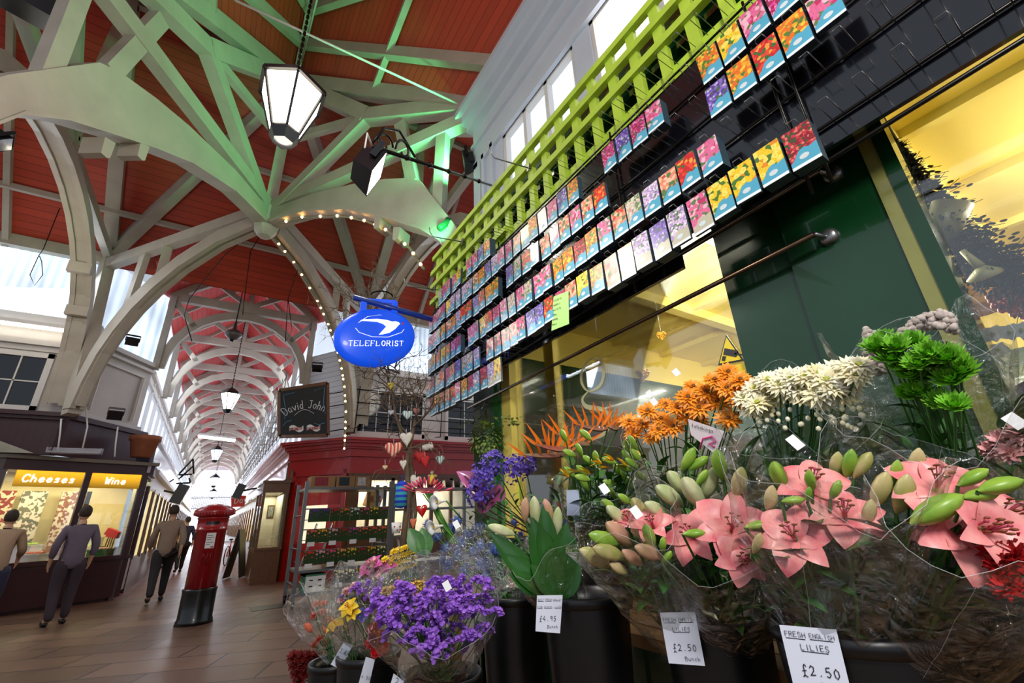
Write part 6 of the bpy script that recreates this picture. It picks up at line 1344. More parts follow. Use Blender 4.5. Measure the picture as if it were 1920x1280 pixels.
# A-board
ab = thing('chalk_menu_board', 'leaning chalk menu board beside the wooden display cabinet', 'menu board', (.9, 15.7, 0), -.3)
for s_ in (-1, 1):
    m = MB(); m.prism([(-.02, -.3, .02), (-.02, .3, .02), (-.02 + .0, .3, 1.25), (-.02, -.3, 1.25)], (.03, 0, 0)); o = m.build('leaf_panel', mat('menu_slate', '14181c', .5, noise=.3) , ab); o.rotation_euler = (0, s_ * -.16, 0); o.location = (s_ * .2 - .2 + .2, 0, 0)
m = MB()
for k in range(9): m.bb(-.245, -.24, -.22, -.22 + .3 + .12 * math.sin(k * 2.3), .3 + k * .09, .33 + k * .09)
o = m.build('chalk_writing', chalk, ab); o.rotation_euler = (0, .16, 0)
rsn = thing('shop_sign', 'small red projecting shop sign low over the corridor on the right', 'sign'); q = [at(x, y, 'y', 19) for x, y in ((433, 929), (462, 929), (458, 949), (433, 951))]
m = MB(); m.prism(q, (0, .06, 0)); m.build('panel', M['redb'], rsn); m = MB(); text(m, 'Daves', q[3] + (q[2] - q[3]) * .2 + V((0, -.035, .12)), q[2] - q[3], (0, 0, 1), .2, .55, .15, .12, N=(0, -1, 0)); m.build('lettering', M['white'], rsn)
for x, y, yy, s_, lab in ((448, 921, 17.2, .3, 'black loudspeaker above the red projecting sign'), (337, 926, 17, .36, 'black wedge-shaped speaker on the left corridor fascia')):
    t = thing('loudspeaker', lab, 'speaker'); cc = at(x, y, 'y', yy); m = MB(); m.box(cc, (s_ * .8, s_, s_ * 1.5), Matrix.Rotation(.3, 3, 'Y')); m.build('cabinet', M['black'], t); m = MB(); m.tube([cc, cc + V((.5 if x > 400 else -.4, 0, .1))], .03, 5); m.build('bracket', M['black'], t)
# bicycle against the right side
def bicycle(loc, rz, frame, lab):
    t = thing('bicycle', lab, 'bicycle', loc, rz); 
    for x in (-.5, .5):
        m = MB(); m.tube([(x + .32 * math.cos(a * PI / 12), 0, .33 + .32 * math.sin(a * PI / 12)) for a in range(25)], .018, 6, cap=False); m.build('wheel', M['black'], t)
        m = MB(); 
        for k in range(10): m.tube([(x, 0, .33), (x + .31 * math.cos(k * PI / 5), 0, .33 + .31 * math.sin(k * PI / 5))], .002, 3)
        m.build('spokes', M['steel'], t)
    m = MB(); J = {'bb': (-.08, 0, .3), 'st': (-.2, 0, .78), 'hd': (.33, 0, .8), 'hb': (.37, 0, .68), 'r': (-.5, 0, .33), 'f': (.5, 0, .33)}
    for a, b in (('bb', 'st'), ('st', 'hd'), ('bb', 'hb'), ('hd', 'hb'), ('r', 'bb'), ('r', 'st'), ('hb', 'f')): m.tube([J[a], J[b]], .018, 6)
    m.build('frame', frame, t); m = MB(); m.tube([(.33, 0, .8), (.31, 0, .98)], .014, 6); m.tube([(.24, -.26, 1.0), (.32, 0, .98), (.24, .26, 1.0)], .013, 6); m.build('handlebar', M['steel'], t)
    m = MB(); m.ell((-.24, 0, .88), (.13, .07, .035)); m.tube([(-.2, 0, .78), (-.23, 0, .88)], .014, 6); m.build('saddle', M['black'], t)
bicycle((.95, 21.5, 0), 1.3, M['redb'], 'red bicycle parked by the right side of the corridor')
# ================================================================ CHEESE SHOP (left)
C0, C1, C2 = V((-1.33, 13.32, 0)), V((-3.35, 12.3, 0)), V((-8.0, 11.6, 0))
def cq(a, b, u, z, o=0):
    d = (b - a).normalized(); n = V((-d.y, d.x, 0)); n = -n if n.y > 0 else n; return a.lerp(b, u) + V((0, 0, z)) + n * o
def cbx(mb, a, b, u0, u1, z0, z1, o0, o1, mi=0):
    d = (b - a).normalized(); n = V((-d.y, d.x, 0)); n = -n if n.y > 0 else n; om = (o0 + o1) / 2
    mb.prism([cq(a, b, u0, z0, om), cq(a, b, u1, z0, om), cq(a, b, u1, z1, om), cq(a, b, u0, z1, om)], n * (o1 - o0), mi)
mb = MB()
cbx(mb, C0, C1, -.02, 1, .06, .82, -.3, -.02); cbx(mb, C0, C1, -.03, 1, .78, .86, -.3, .02); cbx(mb, C0, C1, -.04, 1.02, 2.5, 2.7, -.3, .03); cbx(mb, C0, C1, .0, 1, 0, .1, -.3, -.1)
cbx(mb, C0, C1, 0, .045, .8, 2.6, -.08, .02); cbx(mb, C0, C1, .44, .485, .8, 2.6, -.06, .02)
cbx(mb, C1, C2, 0, 1, .06, .82, -.3, -.02); cbx(mb, C1, C2, 0, 1, 2.5, 2.7, -.3, .03); cbx(mb, C1, C2, -.005, .02, .8, 2.6, -.08, .02)
for k, y in enumerate((13.3, 14.0, 14.8)): mb.bb(-1.46, -1.38, y, y + .09, 0, 2.55)
mb.bb(-1.6, -1.36, 13.3, 14.8, 2.5, 2.65)
st(mb, 'wall_left_shopfront', M['maroon'])
mb = MB(); cbx(mb, C0, C1, -.06, 1.03, 2.7, 2.77, -.6, .12); cbx(mb, C1, C2, 0, 1, 2.7, 2.77, -.6, .12); mb.bb(-1.8, -1.3, 13.2, 14.8, 2.7, 2.77); st(mb, 'trim_11', mat('grey_ledge', '7a7064', .6))
mb = MB(); mb.bb(-1.42, -1.38, 13.4, 14.8, .1, .75); mb.bb(-1.36, -1.3, 13.25, 14.8, 2.55, 2.7); st(mb, 'trim_12', mat('pale_lilac_panel', 'b0a4b4', .5))
mb = MB()   # maroon fascia boards with cornice, up to the white walls
mb.bb(-11, -2.75, 12.2, 12.35, 2.77, 3.5); mb.bb(-11, -2.75, 12.05, 12.35, 3.5, 3.58); mb.bb(-11, -2.75, 12.12, 12.35, 3.44, 3.5)
a, b = V((-2.75, 12.2, 0)), V((-1.75, 13.95, 0)); mb.prism([a + V((0, 0, 2.77)), b + V((0, 0, 2.77)), b + V((0, 0, 3.5)), a + V((0, 0, 3.5))], (.1, .06, 0)); mb.prism([a + V((0, 0, 3.48)), b + V((0, 0, 3.48)), b + V((0, 0, 3.58)), a + V((0, 0, 3.58))], (.3, .16, 0))
st(mb, 'trim_13', M['maroonb'])
mb = MB(); mb.prism([(-4.6, 12.1, 2.78), (-3.0, 12.1, 2.78), (-3.9, 12.12, 3.15), (-4.6, 12.12, 3.3)], (0, .03, 0)); st(mb, 'trim_14', mat('marble_panel', 'b8b4a0', .4, noise=.4, ns=3))
# glass and interior
mb = MB(); cbx(mb, C0, C1, .045, .44, .86, 2.5, -.03, -.02); cbx(mb, C0, C1, .485, 1, .86, 2.5, -.03, -.02); mb.bb(-1.43, -1.42, 13.4, 14.8, .75, 2.5); st(mb, 'window_14', M['glass'])
lin = mat('cream_interior', 'f0dfa8', .6, noise=.2, ns=2)
mb = MB(); cbx(mb, C0, C1, -.1, 1.3, .1, 2.6, -1.5, -1.4); mb.bb(-1.56, -1.5, 13.7, 14.8, .75, 2.5); cbx(mb, C0, C1, 0, 1.2, 2.58, 2.62, -1.5, -.1); st(mb, 'wall_left_shop_interior', lin)
mb = MB(); cbx(mb, C0, C1, .03, 1.0, .8, .84, -1.2, -.1); st(mb, 'display_floor', pm('lilac_cloth', 'a89ac0', '6a5a88', .7, 6), )
lamp('AREA', cq(C0, C1, .27, 2.5, -.5), cq(C0, C1, .27, 0, -.7), 30, (1, .9, .66), .9, .5, name='cheese_shop_lamp'); lamp('AREA', cq(C0, C1, .75, 2.5, -.5), cq(C0, C1, .75, 0, -.7), 30, (1, .9, .66), .9, .5, name='cheese_shop_lamp')
lamp('AREA', (-1.48, 14.2, 2.45), (-1.48, 14.2, 0), 14, (1, .95, .6), .1, 1.2, name='cheese_shop_lamp')
for u0, u1, s_, lab in ((.05, .435, 'Wine', 'glowing yellow window header panel lettered for wine'), (.49, .93, 'Cheeses', 'glowing yellow window header panel lettered for cheeses')):
    t = thing('header_sign', lab, 'sign'); gm = mat('backlit_header', 'f0b828', .5, emis='f2b020', es=.5); N, L, b_ = nodes(gm); tc = N.new('ShaderNodeTexCoord'); sp = N.new('ShaderNodeSeparateXYZ'); L(tc.outputs['Object'], sp.inputs[0]); mr = N.new('ShaderNodeMapRange'); mr.inputs[1].default_value = 2.22; mr.inputs[2].default_value = 2.5; mr.inputs[3].default_value = .12; mr.inputs[4].default_value = 1.3; L(sp.outputs['Z'], mr.inputs[0]); L(mr.outputs[0], b_.inputs['Emission Strength'])
    m = MB(); cbx(m, C0, C1, u0, u1, 2.2, 2.5, -.02, 0); m.build('panel', gm, t)
    m = MB(); X = (C0 - C1).normalized(); Nf = cq(C0, C1, 0, 0, 1) - cq(C0, C1, 0, 0, 0); h_ = .13; w_ = text(MB(), s_, (0, 0, 0), (1, 0, 0), (0, 0, 1), h_, .66, .2); uc = (u0 + u1) / 2; text(m, s_, cq(C0, C1, uc, 2.29, .003) - X * w_ / 2, X, V((.12, 0, 1)), h_, .66, .2, .2, N=Nf); m.build('lettering', wl, t)
def tapestry(u, w_, c1, c2, lab, z0=.9, z1=2.2, o=-1.2):
    t = thing('tapestry', lab, 'tapestry'); m = MB(); cbx(m, C0, C1, u, u + w_, z0, z1, o, o + .03); mt_ = mat('woven_' + c1, c1, .8); N, L, b_ = nodes(mt_); tc = N.new('ShaderNodeTexCoord'); vo = N.new('ShaderNodeTexVoronoi'); vo.inputs['Scale'].default_value = 22; L(tc.outputs['Object'], vo.inputs[0]); r = N.new('ShaderNodeValToRGB'); e = r.color_ramp.elements; e[0].color = (*s2l(hexc(c1)), 1); e[1].color = (*s2l(hexc(c2)), 1); e[0].position = .3; e[1].position = .5; r.color_ramp.interpolation = 'CONSTANT'; sp = N.new('ShaderNodeSeparateXYZ'); L(vo.outputs['Color'], sp.inputs[0]); L(sp.outputs[0], r.inputs[0]); L(r.outputs[0], b_.inputs['Base Color']); m.build('cloth', mt_, t)
tapestry(.77, .14, '8c3a30', 'd8c8a0', 'red patterned tapestry panel hanging in the cheese window'); tapestry(.56, .17, '6a6a58', 'd8c8b0', 'grey floral tapestry panel beside the red one'); tapestry(.33, .13, '8a5a50', 'd0c0a8', 'brownish floral tapestry panel in the wine window')
for u, lab in ((.245, 'dark vertical curtain strip in the wine window'), (.96, 'dark curtain strip in the cheese window')):
    t = thing('curtain', lab, 'curtain'); m = MB(); cbx(m, C0, C1, u, u + .035, .9, 2.2, -1.15, -1.1); m.build('cloth', M['black'], t)
# goods in the window
def goods(name, lab, cat, u, o, z, dims, m_, grp=None):
    t = thing(name, lab, cat, tuple(cq(C0, C1, u, z, o)), -.43, grp); w_, d_, h_ = dims; m = MB(); m.bb(-w_ / 2, w_ / 2, -d_ / 2, d_ / 2, 0, h_); m.bb(-w_ / 2 - .008, w_ / 2 + .008, -d_ / 2 - .008, d_ / 2 + .008, h_ - .02, h_ + .008); m.build('crate', m_[0], t); m = MB()
    for k in range(5): m.ell((-w_ / 2 + w_ * (k + .5) / 5, 0, h_ + .02), (w_ * .09, d_ * .3, .03))
    m.build('contents', m_[1], t)
goods('produce_crate', 'green crate of goods low in the wine window', 'crate', .16, -.35, .84, (.36, .25, .14), (M['greenm'], BUDK)); goods('produce_crate', 'cream crate behind the green one in the wine window', 'crate', .2, -.7, .84, (.4, .25, .2), (lin, CEY)); goods('cake_box', 'white box with red ribbon in the cheese window', 'box', .6, -.4, .84, (.3, .25, .14), (M['white'], M['red']))
goods('display_stand', 'stepped white stand in the wine window', 'stand', .22, -.95, .84, (.6, .25, .38), (M['white'], YEL)); goods('display_stand', 'stepped white stand in the cheese window', 'stand', .66, -.9, .84, (.6, .3, .3), (M['white'], BUDG))
t = thing('red_cloth', 'bright red folded cloth hung on a rack in the wine window', 'cloth', tuple(cq(C0, C1, .08, 1.3, -.5)), -.43); m = MB(); m.box((0, 0, 0), (.26, .1, .14), Matrix.Rotation(.4, 3, 'Y')); m.box((.02, 0, -.04), (.22, .12, .1), Matrix.Rotation(.2, 3, 'Y')); m.build('cloth', M['redb'], t); m = MB(); 
for k in range(4): m.tube([(-.1 + k * .05, 0, -.45), (-.06 + k * .04, 0, 0)], .012, 5)
m.build('rack', M['wood'], t)
# things on the ledge
pt = thing('flower_pot', 'large terracotta pot standing on the cheese shop ledge corner', 'plant pot', tuple(at(264, 857, 'y', 13.15))); m = MB(); m.lathe([(.0001, 0), (.19, 0), (.27, .36), (.3, .37), (.3, .47), (.27, .47), (.26, .42), (.18, .05)], 28); m.build('body', mat('terracotta', 'b06a48', .7, noise=.2), pt)
for (pts, lab) in ((((115, 785), (113, 810), (108, 848)), 'thin white cable hanging left of the maroon boards'), (((160, 745), (164, 800), (155, 840)), 'thin white cable hanging in the middle of the maroon boards'), (((221, 800), (217, 830), (215, 856)), 'thin white cable below the grey floodlight')):
    t = thing('cable', lab, 'cable'); m = MB(); m.tube([at(x, y, 'y', 12.0 if x < 200 else 12.1) for x, y in pts], .014, 5); m.build('lead', M['white'], t)
tr_ = thing('plastic_tray', 'clear plastic tray left on the cheese shop ledge', 'tray', tuple(at(140, 850, 'y', 12.1))); m = MB(); m.bb(-.4, .4, -.1, .1, 0, .03); m.bb(-.4, .4, .08, .1, 0, .12); m.bb(-.4, -.38, -.1, .1, 0, .1); m.bb(.38, .4, -.1, .1, 0, .1); m.build('body', mat('clear_plastic', 'c8c8d0', .2, alpha=.5), tr_)
# loose cables on the timber
wr = thing('cable', 'thin dark electrical wires looping from the centre boss', 'cable'); m = MB()
for pts in (((505, 415), (470, 470), (458, 560), (455, 590)), ((500, 410), (420, 480), (355, 560), (345, 590), (360, 640)), ((510, 415), (560, 500), (540, 560), (535, 640), (548, 620), (540, 560))): m.tube([at(x, y, 'y', 9.5) for x, y in pts], .008, 4)
m.build('wires', M['blackm'], wr)
wr = thing('cable', 'dark wire loop dangling before the left clerestory', 'cable'); m = MB(); m.tube([at(x, y, 'y', 11) for x, y in ((112, 390), (82, 465), (72, 480), (56, 515), (65, 535), (80, 515), (78, 490), (74, 480))], .008, 4); m.build('wires', M['blackm'], wr)
# ================================================================ TROLLEY RACK OF BULB PACKS
ty = thing('trolley_rack', 'tall grey steel trolley rack of bulb packs before the red shop door', 'rack', (0, 0, 0)); TX0, TX1, TYF, TYB = 1.4, 2.95, 8.95, 9.85
gm = mat('galvanised_steel', '7a7c80', .4, metal=.7)
for x in (TX0, TX1):
    for y in (TYF, TYB): m = MB(); m.bb(x - .03, x + .03, y - .03, y + .03, .12, 2.02); m.build('upright', gm, ty); m = MB(); m.lathe([(.0001, -.02), (.055, -.02), (.055, .02), (.0001, .02)], 14, (x, y, .056), Matrix.Rotation(PI / 2, 3, 'Y')); m.bb(x - .03, x + .03, y - .02, y + .02, .06, .14); m.build('castor', M['black'], ty)
for z in (.2, .55, 1.9): m = MB(); m.bb(TX0, TX1, TYF, TYB, z - .02, z + .02); m.build('shelf', gm, ty)
m = MB()
for z in (1.55, 1.21, .87): m.tube([(TX0, TYF, z), (TX1, TYF, z)], .01, 5); m.tube([(TX0, TYF + .35, z - .18), (TX1, TYF + .35, z - .18)], .008, 5)
for x in (TX0, TX1):
    for z in (.35, .9, 1.45): m.tube([(x, TYF, z), (x, TYB, z)], .014, 5)
m.build('rails', gm, ty)
tulip = [('purple', '5a2a8c'), ('red', 'b81e2c'), ('orange', 'e87a3a'), ('white', 'e8e8e0'), ('pink', 'e0507a'), ('yellow', 'f0c030'), ('plum', '8c3060'), ('coral', 'e8604a'), ('amber', 'e8a030'), ('blush', 'e8a0a8'), ('crimson', 'a01828'), ('magenta', 'c03a8c'), ('scarlet', 'd83a28'), ('apricot', 'f09a5a'), ('cream', 'f0e0a0')]
tmat = {}
def tulip_mat(nm, c):
    if nm in tmat: return tmat[nm]
    m = mat('bulb_picture_' + nm, '1e3a1c', .35, coat=.2); N, L, b = nodes(m); tc = N.new('ShaderNodeTexCoord'); vo = N.new('ShaderNodeTexVoronoi'); vo.inputs['Scale'].default_value = 26; L(tc.outputs['Object'], vo.inputs[0])
    lt = N.new('ShaderNodeMath'); lt.operation = 'LESS_THAN'; lt.inputs[1].default_value = .42; L(vo.outputs['Distance'], lt.inputs[0]); sp = N.new('ShaderNodeSeparateXYZ'); L(tc.outputs['Object'], sp.inputs[0]); gt = N.new('ShaderNodeMath'); gt.operation = 'GREATER_THAN'; gt.inputs[1].default_value = -.13; L(sp.outputs['Z'], gt.inputs[0]); mu = N.new('ShaderNodeMath'); mu.operation = 'MULTIPLY'; L(lt.outputs[0], mu.inputs[0]); L(gt.outputs[0], mu.inputs[1])
    mx = N.new('ShaderNodeMix'); mx.data_type = 'RGBA'; mx.inputs[6].default_value = (*s2l(hexc('24401e')), 1); mx.inputs[7].default_value = (*s2l(hexc(c)), 1); L(mu.outputs[0], mx.inputs[0]); L(mx.outputs[2], b.inputs['Base Color']); tmat[nm] = m; return m
rows = [(1.55, [0, 0, 1, 2, 3, 4, 5, 6]), (1.21, [7, 8, 9, 10, 11, 7, 12, 7]), (.87, [12, 9, 4, 13, 5, 10, 8, 14]), (.53, [14, 14, 5, 8])]
rn_ = ['top', 'second', 'third', 'bottom']; bpm = {}
for ri, (z, ids) in enumerate(rows):
    for j, i_ in enumerate(ids):
        nm, c = tulip[i_]
        if nm not in bpm: m = MB(); m.bb(-.085, .085, 0, .05, -.22, 0, 0); bpm[nm] = m.mesh('bulb_pack', tulip_mat(nm, c)); m = MB(); m.bb(-.06, .06, -.006, -.001, -.27, -.2); bpm['t'] = m.mesh('price_strip', M['white'])
        x = (TX0 + .17 + j * .178) if ri < 3 else TX0 + .7 + j * .178
        o = bpy.data.objects.new('bulb_pack', bpm[nm]); COL.objects.link(o); o.location = (x, TYF - .055, z + .0); o.rotation_euler = (.05, 0, random.uniform(-.04, .04)); o['label'] = '%s tulip bulb pack, %s row of the trolley rack, %s from left' % (nm, rn_[ri], ORD[j]); o['category'] = 'bulb pack'; o['group'] = 'bulb packs on the trolley rack'
        if ri and j % 2 == 0: k_ = bpy.data.objects.new('price_strip', bpm['t']); COL.objects.link(k_); k_.parent = o
for x, w_, lab, pic in ((1.68, .42, 'open cardboard carton with a red flower picture on top of the trolley rack', '9c1e30'), (2.08, .34, 'open cardboard carton with a dark label on top of the trolley rack', '22303a'), (2.4, .28, 'brown carton with a white printed label on top of the trolley rack', 'e0dcd8')):
    t = thing('cardboard_carton', lab, 'carton', (x, 9.2, 1.92), 0, 'cartons on top of the trolley rack'); m = MB(); m.bb(-w_ / 2, w_ / 2, -.2, .2, 0, .2); m.build('carton', mat('carton_brown', '9a7248', .7), t); m = MB(); m.bb(-w_ * .35, w_ * .2, -.205, -.2, .03, .18); m.build('printed_label', mat('label_print', pic, .5, noise=.5, ns=25), t)
t = thing('produce_box', 'white and green slotted box on the lowest shelf of the trolley rack', 'box', (1.72, 9.2, .222)); m = MB(); m.bb(-.17, .17, -.2, .2, 0, .26); m.build('body', M['white'], t); m = MB(); m.bb(-.175, -.15, -.205, .2, 0, .27); m.bb(-.175, .175, -.205, .2, .245, .27); m.build('green_edge', mat('edge_green', '3a7a5a', .5), t); m = MB()
for x in (-.06, .08):
    for z in (.08, .17): m.bb(x - .03, x + .03, -.206, -.2, z, z + .02)
m.build('slots', M['black'], t)
t = thing('cardboard_carton', 'small open brown carton on the lower shelf of the trolley rack', 'carton', (2.05, 9.3, .572)); m = MB(); m.bb(-.15, .15, -.2, .2, 0, .2); m.build('carton', mat('carton_brown_light', 'a88058', .7), t)
t = thing('step_ladder', 'folded metal step ladder leaning behind the trolley rack', 'ladder'); m = MB()
for a, b in (((1.5, 10.2, 0), (1.95, 10.6, 1.3)), ((1.85, 10.2, 0), (2.25, 10.6, 1.3))): m.tube([a, b], .022, 6)
m.build('side_rails', M['steel'], t)
for k in range(4): f_ = .15 + k * .22; m = MB(); m.tube([V((1.5, 10.2, 0)).lerp(V((1.95, 10.6, 1.3)), f_), V((1.85, 10.2, 0)).lerp(V((2.25, 10.6, 1.3)), f_)], .018, 6); m.build('rung', M['steel'], t)
t = thing('floor_grating', 'dark metal drain grating in the paving beside the trolley rack', 'grating', (1.15, 9.6, .004)); m = MB(); m.bb(-.3, .3, -.25, .25, -.002, .002); m.build('plate', mat('grate_iron', '3a3634', .4, metal=.6), t)
# second rack of goods further right
ty2 = thing('trolley_rack', 'second steel rack of dark goods further right before the red shop windows', 'rack'); m = MB(); 
for x in (3.1, 5.0):
    for y in (9.2, 9.8): mm = MB(); mm.bb(x - .03, x + .03, y - .03, y + .03, 0, 2.0); mm.build('upright', gm, ty2)
for z in (.5, 1.0, 1.5, 1.9): m = MB(); m.bb(3.1, 5.0, 9.2, 9.8, z - .02, z + .02); m.build('shelf', gm, ty2)
for i in range(8):
    t = thing('paint_pot', 'dark pot on top of the second steel rack, %s from the left' % ORD[i] , 'pot', (3.3 + i * .22, 9.4, 1.92), 0, 'pots on the second rack'); m = MB(); m.lathe([(.0001, 0), (.06, 0), (.075, .16), (.068, .16), (.055, .02)], 12); m.build('body', pm('dark_pot', '2a1c1c', '503028'), t)
# ================================================================ TWIG TREE WITH HEARTS
tw = mat('twig_bark', '6e5a44', .7, noise=.3, ns=40); tt = thing('twig_tree', 'tall bunch of twisted bare branches hung with hearts beside the stall', 'branches')
random.seed(21); TYY = 3.05
def tp(px, py, dy=0): return at(px, py, 'y', TYY + dy)
m = MB(); m.tube([tp(752, 1050), tp(760, 980), tp(766, 920), tp(762, 870), tp(772, 820), tp(782, 770)], [.024, .022, .02, .018, .014, .008], 8); m.tube([tp(764, 1050, .05), tp(778, 960, .05), tp(772, 880, .03), tp(760, 830, 0), tp(742, 780), tp(735, 730)], [.02, .018, .016, .012, .009, .005], 7); m.build('trunk', tw, tt)
m = MB()
def twig(mb, p, d, L, r, dep):
    pts = [p]; q = p
    for i in range(6):
        d = (d + V([random.uniform(-.6, .6) for _ in range(3)])).normalized(); q = q + d * L / 6; pts.append(q)
    mb.tube(pts, [r * (1 - i / 8) for i in range(7)], 4, 0, cap=False)
    if dep:
        for _ in range(3): i = random.randint(2, 5); twig(mb, pts[i], (d + V([random.uniform(-1, 1) for _ in range(3)])).normalized(), L * .6, r * .6, dep - 1)
Cx = CR @ V((1, 0, 0)); Cz = CR @ V((0, 0, 1))
for (x, y, ax_, L_) in ((735, 735, -.9, .35), (742, 780, -1.1, .32), (782, 770, .2, .4), (775, 800, .8, .35), (768, 840, 1.0, .3), (735, 730, -.2, .45), (760, 760, .1, .4), (750, 700, -1.0, .5), (740, 690, .6, .4), (782, 780, -.2, .35), (730, 700, -.6, .5), (700, 640, -.6, .35), (770, 820, -1.2, .3)):
    for _ in range(3): twig(m, tp(x, y, random.uniform(-.05, .05) if y > 735 else .75), Cx * math.sin(ax_) + Cz * math.cos(ax_) + V((0, random.uniform(-.2, .2), 0)), L_, .006, 2)
twig(m, tp(757, 880), Cx * -.9 + Cz * .15, .4, .004, 1); m.build('twigs', tw, tt)
m = MB()
for (x, y) in ((690, 590), (675, 575), (700, 560), (715, 565), (660, 590)):
    for _ in range(5): twig(m, at(x, y, 'y', 3.9), Cx * random.uniform(-1, .4) + Cz * random.uniform(-.2, .8), .35, .005, 2)
m.build('upper_twigs', tw, tt)
def heart(px, py, w_, matl, lab, an=0, long=1.0, string=True, dy=0, mat2=None):
    c = tp(px, py, dy - .07); t = thing('hanging_heart', lab, 'heart ornament', tuple(c), 0, 'hearts hanging on the twig tree')
    F = (CP - c); F.z = 0; F.normalize(); X = V((0, 0, 1)).cross(F) * -1; X = F.cross(V((0, 0, 1))) * -1; rot = Matrix.Rotation(an, 3, F)
    m = MB(); nn = 24; rings = [(0.0, .0, 1), (.55, .0, .92), (.85, 0, .62), (1, 0, 0), (.85, 0, -.62), (.55, 0, -.92), (0, 0, -1)]; vs = []
    s = w_ / 2
    for k_, _, dpt in rings:
        for j in range(nn):
            a = 2 * PI * j / nn; hx = .98 * math.sin(a) ** 3; hz = (.81 * math.cos(a) - .31 * math.cos(2 * a) - .13 * math.cos(3 * a) - .05 * math.cos(4 * a)); hz = hz * (long if hz < 0 else 1)
            v = X * (hx * s * k_) + V((0, 0, 1)) * ((hz * k_ + .05) * s) + F * (dpt * s * .28); vs.append(rot @ v)
    m.add(vs, [(i * nn + j, i * nn + (j + 1) % nn, (i + 1) * nn + (j + 1) % nn, (i + 1) * nn + j) for i in range(6) for j in range(nn)], 0, True); m.build('stuffed_heart', matl, t)
    if string: m = MB(); m.tube([V((0, 0, s * .4)), V((0, .01, s * .4 + .045))], .0012, 4); m.build('string', M['white'], t)
    return t
def stripes(nm, c1, c2, sc):
    m = mat(nm, c1, .8); N, L, b = nodes(m); tc = N.new('ShaderNodeTexCoord'); w_ = N.new('ShaderNodeTexWave'); w_.wave_type = 'BANDS'; w_.inputs['Scale'].default_value = sc; L(tc.outputs['Object'], w_.inputs[0]); r = N.new('ShaderNodeValToRGB'); e = r.color_ramp.elements; e[0].position = .35; e[1].position = .55; e[0].color = (*s2l(hexc(c1)), 1); e[1].color = (*s2l(hexc(c2)), 1); L(w_.outputs[0], r.inputs[0]); L(r.outputs[0], b.inputs['Base Color']); return m
hw = mat('cream_cloth', 'ded6c8', .8, bump=.3, bs=90); rs = stripes('red_striped_cloth', 'c84a40', 'f0c0a8', 14); bs_ = stripes('blue_striped_cloth', '88b8c8', 'e8e8d8', 20); rd_ = mat('red_cloth', 'b81c1c', .7)
heart(738, 842, .12, rs, 'big red-and-pink striped stuffed heart hanging lowest left of the trunk', .05, 1.15)
heart(762, 820, .09, hw, 'plain cream stuffed heart hanging above the striped red one', .1, 1.6); heart(764, 777, .075, bs_, 'blue and cream striped stuffed heart high on the tree', .0, 1.1)
heart(781, 770, .055, mat('rose_wood', 'a06a60', .6), 'small dusty pink heart beside the blue striped one', 0, 1.4); heart(733, 722, .05, mat('mustard_heart', 'c8b030', .5), 'yellow heart hanging topmost on the tree', 0, 1.5)
heart(733, 773, .045, mat('print_white', 'c8ccd8', .7, noise=.4, ns=60), 'tiny patterned white heart left of the blue striped one', 0, 1); heart(709, 745, .04, mat('print_grey', 'b0a8a0', .7, noise=.4, ns=60), 'tiny grey patterned heart furthest left on the tree', .4, 1.1)
heart(788, 855, .09, rd_, 'deep red stuffed heart right of the trunk', -.1, 1.2); heart(797, 862, .07, rd_, 'narrower red stuffed heart overlapping the deep red one', .15, 1.9, dy=-.03)
heart(825, 861, .068, bs_, 'pale striped stuffed heart hanging furthest right on the tree', .05, 1.25); heart(779, 900, .08, hw, 'cream stuffed heart with a paper tag below the red hearts', -.3, 1.9)
heart(756, 868, .05, hw, 'narrow cream heart seen edge-on against the trunk', .1, 2.0); heart(722, 876, .035, mat('straw_cloth', 'd8c090', .8), 'tiny straw coloured heart on a far thin twig', 0, 1.0)
heart(791, 955, .075, mat('glossy_red', 'c81414', .15, coat=.8), 'glossy red heart hanging under the pink spidery blooms', .1, 1.5); heart(775, 977, .045, mat('orange_striped', 'd8704a', .5), 'narrow orange striped heart hanging low by the trunk', 0, 2.4)
lt_ = thing('cloth_lantern', 'blue and turquoise banded fabric lantern hanging on the twig tree', 'lantern', tuple(tp(752, 930, -.05))); m = MB(); m.lathe([(.03, .075), (.036, .07), (.042, -.07), (.0001, -.075)], 20); m.build('shade', stripes('blue_banded', '1c3ac0', '3aa0b0', 9), lt_); nodes(lt_.children[0].data.materials[0])[0]['Wave Texture'].bands_direction = 'Z'; m = MB(); m.lathe([(.0001, .1), (.03, .09), (.036, .068)], 16); m.tube([(0, 0, .09), (0, 0, .14)], .002, 4); m.build('top', mat('blue_felt', '1440c8', .6), lt_)
mg = thing('tin_cup', 'white cup with red hearts hanging at the foot of the twig tree', 'cup', tuple(tp(743, 990, -.05))); m = MB(); m.lathe([(.0001, -.03), (.026, -.03), (.032, .035), (.029, .035), (.023, -.02)], 20); m.build('body', M['white'], mg); m = MB(); 
for k in range(5): m.ell((.03 * math.cos(4 + k * .6), .03 * math.sin(4 + k * .6), .01 * (-1) ** k), (.005, .005, .005))
m.build('red_spots', rd_, mg)
mg = thing('tin_cup', 'tipped white enamel cup with a black inside on the twig tree', 'cup', tuple(tp(802, 838, -.05))); R_ = Matrix.Rotation(1.3, 3, 'Y'); m = MB(); m.lathe([(.0001, -.04), (.02, -.04), (.03, .03)], 18, (0, 0, 0), R_, close=False); m.build('body', hw, mg); m = MB(); m.lathe([(.03, .03), (.0001, .02)], 18, (0, 0, 0), R_); m.build('dark_opening', M['black'], mg)
